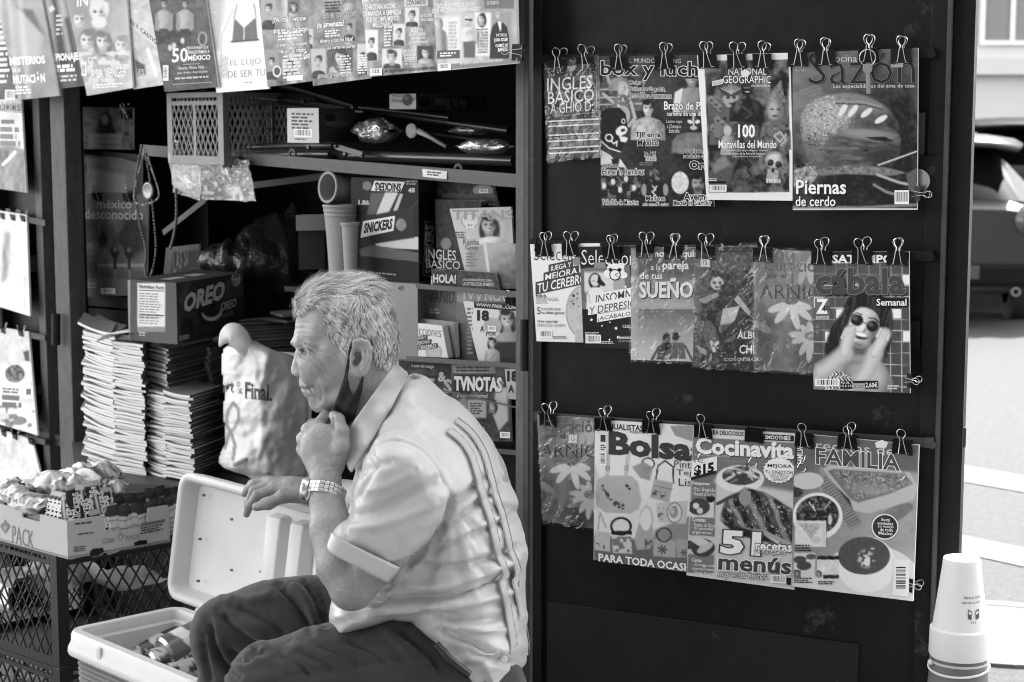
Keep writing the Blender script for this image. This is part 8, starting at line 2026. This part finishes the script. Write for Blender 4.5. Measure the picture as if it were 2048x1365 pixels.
 def sn(lab,a_,b_,z,R_,seed,rot,g):
  V,nu,nv=crumple('','','',(0,0,0),R_,seed,None,amp=.62);M=np.array(Matrix.Rotation(rot,3,'Z')@Matrix.Rotation(rg.uniform(-.25,.25),3,'X'));c0=f+ux*(a_+.025)+uy*b_+UP*(z-.004)
  ii=np.clip(g+(fbm(np.repeat(np.arange(nv),nu)*5.,np.tile(np.arange(nu),nv)*4.,7,seed)-.5)*2.2,.03,.8)
  tag(gridmesh('snack_bag',V@M.T+c0,nu,nv,fm,None,ii,smooth=False),lab,'snack bag','snack bags heaped in the cardboard tray')
 m=MB();m.obox(f+ux*.06+uy*.01+UP*.006,ux*(lx-.07),uy*(ly-.02),UP*.07,ink=.2);m.ink=[.25]*6;tag(m.build('inner_carton',INKM,None),'low inner carton under the heaped snack bags in the tray','carton')
 for i,(a_,b_,z,R_,g,lab)in enumerate(((.13,.02,.095,(.055,.032,.02),.6,'pale twisted snack bag at the left front of the tray'),(.20,.03,.098,(.055,.032,.02),.6,'pale twisted snack bag at the far left front'),(.10,.10,.125,(.055,.04,.022),.5,'clear nut bag on top of the heap, nearest the stacks'),(.17,.11,.12,(.06,.04,.024),.62,'bright snack bag in the middle of the heap'),(.23,.12,.115,(.06,.04,.022),.58,'bright snack bag at the left of the heap'),(.14,.19,.13,(.055,.035,.026),.5,'shiny bag at the top right of the heap'),(.09,.16,.115,(.05,.03,.02),.25,'dark nut bag hanging over the pale bars'),(.22,.20,.125,(.055,.035,.022),.55,'crinkled bag at the back left of the heap'),(.26,.06,.105,(.05,.03,.018),.2,'dark bag at the far left of the tray'))):
  sn(lab,a_,b_,z,R_,30+i,rg.uniform(0,3.1),g)
 ck=mat('black_crate_plastic',.016,.4,spec=.5)
 g0=PZ(112,1108,.500);g0[2]=0
 hh=.252
 for k,lab in enumerate(('black lattice milk crate standing on the ground under the upper one','black lattice milk crate right under the cardboard tray')):
  crate(lab,g0+UP*(k*(hh+.001)),ux*.34,uy*.30,hh if k==0 else hh-.004,ck,'stacked black milk crates',panels=1,name='milk_crate',pitch=.028)
  m=MB();q=g0+ux*.02+uy*.02+UP*(k*(hh+.001)+.007);V=[]
  nx=ny=14
  X,Y=np.meshgrid(np.linspace(0,1,nx),np.linspace(0,1,ny));Z=.10+.09*fbm(X*10,Y*10,3,5+k)
  V=q+X[...,None]*ux*.30+Y[...,None]*uy*.26+Z[...,None]*UP
  tag(gridmesh('newspaper_wad',V.reshape(-1,3),nx,ny,INKM,None,.1+.6*vnoise(X*14,Y*14,1.0,3+k),smooth=False),'crumpled newspaper inside the %s milk crate'%('lower','upper')[k],'newspaper')
def rr(w_,d_,r,n=6):
 """outline of a rounded rectangle, counter-clockwise"""
 out=[]
 for cx,cy,a0 in((w_/2-r,d_/2-r,0),(-w_/2+r,d_/2-r,90),(-w_/2+r,-d_/2+r,180),(w_/2-r,-d_/2+r,270)):
  for k in range(n+1):a=rad(a0+90*k/n);out.append((cx+r*math.cos(a),cy+r*math.sin(a)))
 return out
def loops(mb,prof,w_,d_,r,o,ex,ey,ez,cap0=True,cap1=True):
 V=[];n=None
 for off,z in prof:
  q=rr(w_+2*off,d_+2*off,max(.006,r+off));n=len(q);V+=[o+ex*a+ey*b+ez*z for a,b in q]
 fs=[(i*n+j,i*n+(j+1)%n,(i+1)*n+(j+1)%n,(i+1)*n+j)for i in range(len(prof)-1)for j in range(n)]
 if cap0:fs.append(tuple(range(n))[::-1])
 if cap1:fs.append(tuple((len(prof)-1)*n+j for j in range(n)))
 mb.add(V,fs)
def cooler():
 zr=.418;A=PZ(129,1258,zr);B=PZ(316,1194,zr);C_=PZ(470,1400,zr)
 e1=C_-A;e1/=np.linalg.norm(e1);e2=np.array((-e1[1],e1[0],0));D_=abs((B-A)@e2);W_=.47;o=A+e1*W_/2+e2*D_/2;o[2]=0
 t=thing('cooler','open ribbed cooler box with a pale rim, cans of drink inside','cooler',o)
 grey=mat('cooler_grey',.20,.5,nscale=12,namp=.12);wh=mat('cooler_white',.58,.42,nscale=6,namp=.16,chips=-.16)
 m=MB();pr=[(-.035,.0)]
 for k in range(36):z=.004+k*.0101;pr+=[(-.026+.012*z/.4,z),(-.021+.012*z/.4,z+.003),(-.021+.012*z/.4,z+.0062),(-.026+.012*z/.4,z+.0085)]
 loops(m,pr,W_,D_,.035,o,e1,e2,UP,cap1=False);m.build('body',grey,t,smooth='auto')
 m=MB();loops(m,[(-.016,.370),(.006,.372),(.008,.377),(.007,.386),(.001,.398),(.0,.412),(-.004,.418),(-.020,.418),(-.023,.412),(-.024,.398),(-.030,.394),(-.034,.30),(-.045,.05)],W_,D_,.035,o,e1,e2,UP,cap0=False);m.build('rim',wh,t,smooth='auto')
 for s_ in(.36,):
  m=MB();m.obox(A+e1*.13-e2*.006-UP*.030,e1*.014,e2*.01,UP*.024);m.build('catch',wh,t,bevel=.002)
 hb=o+e2*(D_/2+.012)-e1*.055+UP*.415
 lean=rad(9);v=UP*math.cos(lean)+e2*math.sin(lean);wv=-e2*math.cos(lean)+UP*math.sin(lean)
 lh=.262;lc=hb+v*(lh/2+.004)
 wl=W_*1.06
 m=MB();loops(m,[(-.012,-.052),(-.003,-.046),(.0,-.030),(.002,-.004),(.0,.002),(-.004,.004),(-.011,.004),(-.015,.0),(-.017,-.008),(-.024,-.034),(-.034,-.037)],wl,lh,.036,lc,e1,v,wv);ld=m.build('lid',wh,t,smooth='auto',angle=50)
 for u0,wd in((.07,.060),):
  m=MB();loops(m,[(.0,-.0365),(-.006,-.016),(-.010,-.013)],wd,lh-.075,.014,lc+e1*u0,e1,v,wv,cap0=False);m.build('raised_panel',wh,ld,smooth='auto')
 m=MB();loops(m,[(.0,-.0365),(-.006,-.012),(-.010,-.009)],.055,lh-.075,.014,lc+e1*.152,e1,v,wv,cap0=False);m.build('raised_panel',wh,ld,smooth='auto')
 dkh=mat('screw_dark',.16,.4)
 for a,b in((-.10,.055),(-.08,-.045),(.02,-.03),(.152,-.05),(-.19,.09),(-.185,.0),(-.175,-.085)):
  m=MB();m.lathe(lc+e1*a+v*b+wv*(-.034 if abs(a)<.14 else-.012 if a>0 else-.020),[(0,.001),(.0026,.001),(.003,-.006)],axis=wv,n=10);m.build('screw',dkh,ld)
 rg=random.Random(3);cm=mat('can_print',attr=True,rough=.25,spec=.6,coat=.3);al=mat('can_aluminium',.65,.25,metal=1.0)
 labs=('dark can with pale splash pattern, its bare end facing left','dark can lying across the middle of the cooler','can with a curved pale band, nearest the knee','grey can half under the splash can','pale topped can by the far cooler wall','dark can at the near cooler wall','can standing on end behind the knee')
 for i,(x,y,z,yaw,el_)in enumerate(((318,1298,.345,28,12),(356,1316,.345,34,8),(376,1282,.375,42,14),(330,1275,.335,20,0),(352,1262,.35,-30,10),(352,1340,.325,35,5),(398,1268,.37,60,40))):
  c0=PZ(x,y,z);ax=np.array(Matrix.Rotation(rad(yaw),3,'Z')@Vector((math.cos(rad(el_)),0,math.sin(rad(el_)))))
  t2=thing('drink_can',labs[i],'can',c0,'cans in the cooler');p0=c0-ax*.06;n=28;nz=24
  zz=np.linspace(.006,.114,nz);aa=np.linspace(0,2*math.pi,n);u_=np.cross(ax,UP);u_/=np.linalg.norm(u_);w2=np.cross(ax,u_)
  V=np.array([[p0+ax*q+.0328*(u_*math.cos(k)+w2*math.sin(k))for k in aa]for q in zz]);Zg,Ag=np.meshgrid(zz*1000,aa*33,indexing='ij')
  g=np.where(fbm(Zg,Ag,22,i+2)>.56,.62,(.03,.02,.05,.18,.10,.04,.08)[i]);
  if i==2:g=np.where(np.abs(Zg-60-18*np.sin(Ag/33))<14,.7,.12)
  gridmesh('can_wall',V.reshape(-1,3),n,nz,cm,t2,g)
  m=MB();m.lathe(p0,[(0,.004),(.024,.004),(.026,.0),(.0275,.0),(.0328,.0065)],axis=ax,n=24);m.lathe(p0,[(.0328,.1135),(.027,.120),(.0255,.120),(.024,.116),(0,.116)],axis=ax,n=24);m.build('can_ends',al,t2,smooth='auto')
 m=MB();loops(m,[(-.036,.285),(-.036,.29)],W_,D_,.035,o,e1,e2,UP);o2=m.build('ice_water',mat('ice_water',.10,.08,spec=.6),None,loc=o+UP*.2);tag(o2,'dark ice water round the cans in the cooler','water',kind='stuff')
 s=P(900,1480,YM);t=thing('stool','low plastic stool under the seated man, mostly hidden by him','stool',(s[0],YM,0));pl=mat('stool_plastic',.30,.5)
 m=MB();loops(m,[(-.01,.365),(.0,.37),(.0,.385),(-.01,.392)],.30,.28,.05,np.array((s[0],YM,0)),np.array((1.,0,0)),np.array((0,1.,0)),UP);m.build('seat',pl,t,smooth='auto')
 for a in(-1,1):
  for b in(-1,1):m=MB();m.tube([(s[0]+a*.11,YM+b*.10,.366),(s[0]+a*.14,YM+b*.13,0)],[.02,.016],8);m.build('leg',pl,t)
stacks()
sweets()
cooler()
# cups on the cone, cars in the street, an added light blocker behind the viewer
def cups():
 Y=3.05;wh=mat('white_foam',.74,.55,nscale=60,namp=.03);c=P(1924,1116,Y);bx=np.array((c[0],c[1],0))
 zt=c[2];zb=P(1920,1318,Y)[2];k=Y/3600*1.0
 t=thing('foam_cup','tall white foam cup turned upside down over a grey cone at the lower right','cup',bx+UP*zb)
 m=MB();r0,r1=38*k,55*k
 m.lathe(bx,[(0,zt-.004),(r0*.8,zt-.003),(r0*.96,zt),(r0,zt-.003),(r0+.0005,zt-.012),(r1,zb+.062),(r1+.0008,zb+.058)],n=48);m.build('cup_wall',wh,t,smooth='auto')
 m=MB();m.lathe(bx,[(r1+.0008,zb+.060),(r1+.0045,zb+.056),(r1+.0055,zb+.012),(r1+.003,zb+.006),(r1-.004,zb+.006)],n=48);m.build('cup_rim',wh,t,smooth='auto')
 class CS:
  l0=.0006
  def S(s,X,Y_,lift=0.0):
   X,Y_=np.asarray(X,float),np.asarray(Y_,float);out=[]
   for x,y in zip(X,Y_):
    z=P(x,y,Y-.05)[2];u=(zt-z)/(zt-zb-.06);R_=r0+(r1-r0)*np.clip(u,0,1.2)+lift;dx=P(x,y,Y-R_)[0]-bx[0];dx=np.clip(dx,-R_*.98,R_*.98);out.append((bx[0]+dx,Y-math.sqrt(R_*R_-dx*dx),z))
   return np.array(out)
 L=Layer(CS());L.U('you\'re the best',1924,1206,1962,1213,D(70));L.U('part of today',1927,1196,1962,1203,D(70))
 for s_ in(-1,1):
  L.poly([(1948+s_*4,1226),(1948+s_*12,1222),(1948+s_*12,1240),(1948+s_*5,1243)],D(90));L.poly([(1948+s_*5.2,1228),(1948+s_*10.5,1225),(1948+s_*10.5,1231),(1948+s_*5.6,1233)],D(225))
 for dx in(-4,0,4):L.rect(1947+dx,1246,1948+dx,1250,D(110))
 L.poly([(1887,1145),(1893,1143),(1888,1172),(1884,1172)],D(70));L.mb.build('lettering',INK,t)
 t=thing('traffic_cone','grey street cone under the upturned foam cup at the lower right edge','cone',bx)
 m=MB();m.lathe(bx,[(0,zb+.10),(r1-.012,zb+.10),(r1+.002,zb-.004),(.088,.04),(.09,.035),(.09,.0)],n=40);m.build('cone_body',mat('cone_rubber',.13,.5,nscale=18,namp=.3),t,smooth='auto')
 m=MB();m.obox(bx+np.array((-.13,-.13,0)),(.26,0,0),(0,.26,0),(0,0,.03));m.build('cone_base',mat('cone_rubber'),t,bevel=.008)
 m=MB();m.lathe(bx,[(r1+.0022,zb+.000),(r1+.0030,zb+.0),(r1+.0032,zb-.004)],n=40);m.build('pale_band',mat('band_pale',.5,.5),t)
 t=thing('wire_loop','loop of white wire round the neck of the grey cone','wire',bx+UP*zb);R_=r1+.005
 a=np.linspace(0,2*math.pi,60)[:-1];m=MB();m.tube([bx+np.array((R_*math.cos(q),R_*math.sin(q),zb-.012+.007*math.sin(q*1.0+.6)))for q in a],.0022,8,closed=True);m.lathe(bx+np.array((-R_,-.01,zb-.003)),[(0,.005),(.005,.003),(.005,-.003),(0,-.005)],n=10);m.build('wire',mat('white_wire',.7,.4),t,smooth=True)
def car(label,p0,yaw,paint,sc=1.0,name='parked_car'):
 """a hatchback seen from behind; p0: ground point under the middle of its tail"""
 t=thing(name,label,'car',p0);R=np.array(Matrix.Rotation(yaw,3,'Z'));T_=lambda q:np.asarray(q,float)*sc@R.T+np.asarray(p0)
 sec=[(-.02,.30,.60,.80),(0,.28,.95,.84),(.10,.26,1.02,.86),(.30,.25,1.04,.88),(.9,.25,1.02,.89),(2.4,.25,.98,.89),(3.2,.26,.92,.87),(4.0,.30,.80,.80),(4.2,.36,.66,.70)]
 m=MB();n=20;V=[]
 for y,z0,z1,hw in sec:
  for k in range(n):a=2*math.pi*k/n;ca,sa=math.cos(a),math.sin(a);V.append((hw*math.copysign(abs(ca)**.45,ca),y,(z0+z1)/2+(z1-z0)/2*math.copysign(abs(sa)**.5,sa)))
 m.add(T_(V),[(i*n+j,i*n+(j+1)%n,(i+1)*n+(j+1)%n,(i+1)*n+j)for i in range(len(sec)-1)for j in range(n)]+[tuple(range(n))[::-1],tuple((len(sec)-1)*n+j for j in range(n))]);m.build('body',paint,t,smooth='auto')
 gl=mat('car_glass',.004,.08,spec=.16);m=MB();V=[]
 cab=[(.10,.98,1.02,.80),(.55,1.0,1.46,.72),(1.0,1.0,1.52,.70),(2.1,.98,1.50,.70),(3.0,.95,.99,.78)]
 for y,z0,z1,hw in cab:
  for k in range(9):u=k/8;V.append((hw*(1-2*u),y,z0+(z1-z0)*(1-abs(1-2*u)**4)))
 m.add(T_(V),[(i*9+j,(i+1)*9+j,(i+1)*9+j+1,i*9+j+1)for i in range(4)for j in range(8)]);m.build('window',gl,t,smooth=True)
 m=MB();V=[]
 for y,z in((.50,1.475),(.34,1.44),(1.0,1.535),(2.15,1.515)):pass
 for y,z,hw in((.30,1.475,.60),(.55,1.51,.68),(1.0,1.545,.68),(2.1,1.52,.68)):
  for k in range(7):u=k/6;V.append((hw*(1-2*u),y,z-.05*abs(1-2*u)**3))
 m.add(T_(V),[(i*7+j,(i+1)*7+j,(i+1)*7+j+1,i*7+j+1)for i in range(3)for j in range(6)]);o=m.build('roof',paint,t,smooth=True);o.modifiers.new('thickness','SOLIDIFY').thickness=.03
 for s_ in(-1,1):
  m=MB();m.lathe(T_((s_*.66,.02,.86)),[(0,.07),(.07,.06),(.11,.02),(.12,-.06)],axis=R@np.array((s_*.25,-1,.15)),n=20);o=m.build('tail_light',mat('lamp_lens',.10,.15,spec=.5),t,smooth=True)
  for y in(.85,3.35):
   w_=MB();w_.lathe(T_((s_*.74,y,.33)),[(.20,.11),(.30,.11),(.33,.07),(.33,-.09),(.30,-.11),(.2,-.11)],axis=R@np.array((1.,0,0)),n=28);wo_=w_.build('wheel',mat('tyre',.02,.8),t,smooth='auto')
   w_=MB();w_.lathe(T_((s_*.74,y,.33)),[(0,s_*.08),(.06,s_*.09),(.19,s_*.07),(.205,s_*.10)],axis=R@np.array((1.,0,0)),n=20);w_.build('rim',mat('alloy',.5,.3,metal=.9),wo_,smooth='auto')
 m=MB();m.obox(T_((-.80,-.10,.34)),R@np.array((1.6*sc,0,0)),R@np.array((0,.14,0)),UP*.16);m.build('bumper',mat('bumper_plastic',.012,.5,spec=.1),t,bevel=.03)
 m=MB();m.obox(T_((-.26,-.115,.40)),R@np.array((.52*sc,0,0)),R@np.array((0,.012,0)),UP*.10);m.build('number_plate',mat('plate_grey',.08,.4),t)
 m=MB();m.lathe(T_((.55,-.10,.30)),[(.022,.0),(.034,.0),(.034,-.12)],axis=R@np.array((0,-1.,0)),n=14);m.build('exhaust',mat('alloy'),t,smooth='auto')
 return t
def street():
 bk=mat('dark_car_paint',.003,.4,spec=.025);sv=mat('silver_car_paint',.05,.3,spec=.2)
 g=lambda x,y:PZ(x,y,ROADZ)
 car('dark hatchback seen from behind in the sunlit street at the upper right',g(2058,618),rad(-14),bk,1.0)
 car('silver car mostly hidden behind the kiosk door edge, low on the right',g(1885,655),rad(-6),sv,.92)
 t=thing('light_block_building','tall plain building on the viewer\'s side of the pavement, outside the picture','building',(4,-5.0,0));wl=mat('light_block_wall',.05,.9,nscale=2,namp=.2)  # added out of view to block frontal skylight
 m=MB();m.obox((-9,-7.0,ROADZ),(30,0,0),(0,2,0),(0,0,17));m.build('wall',wl,t)
 gw=mat('light_block_glass',.03,.15)
 for k in range(8):
  for fl in range(4):m=MB();m.obox((-8+k*3.1,-4.99,1+fl*3.1),(1.6,0,0),(0,.03,0),(0,0,1.7));m.build('window',gw,t)
cups()
street()
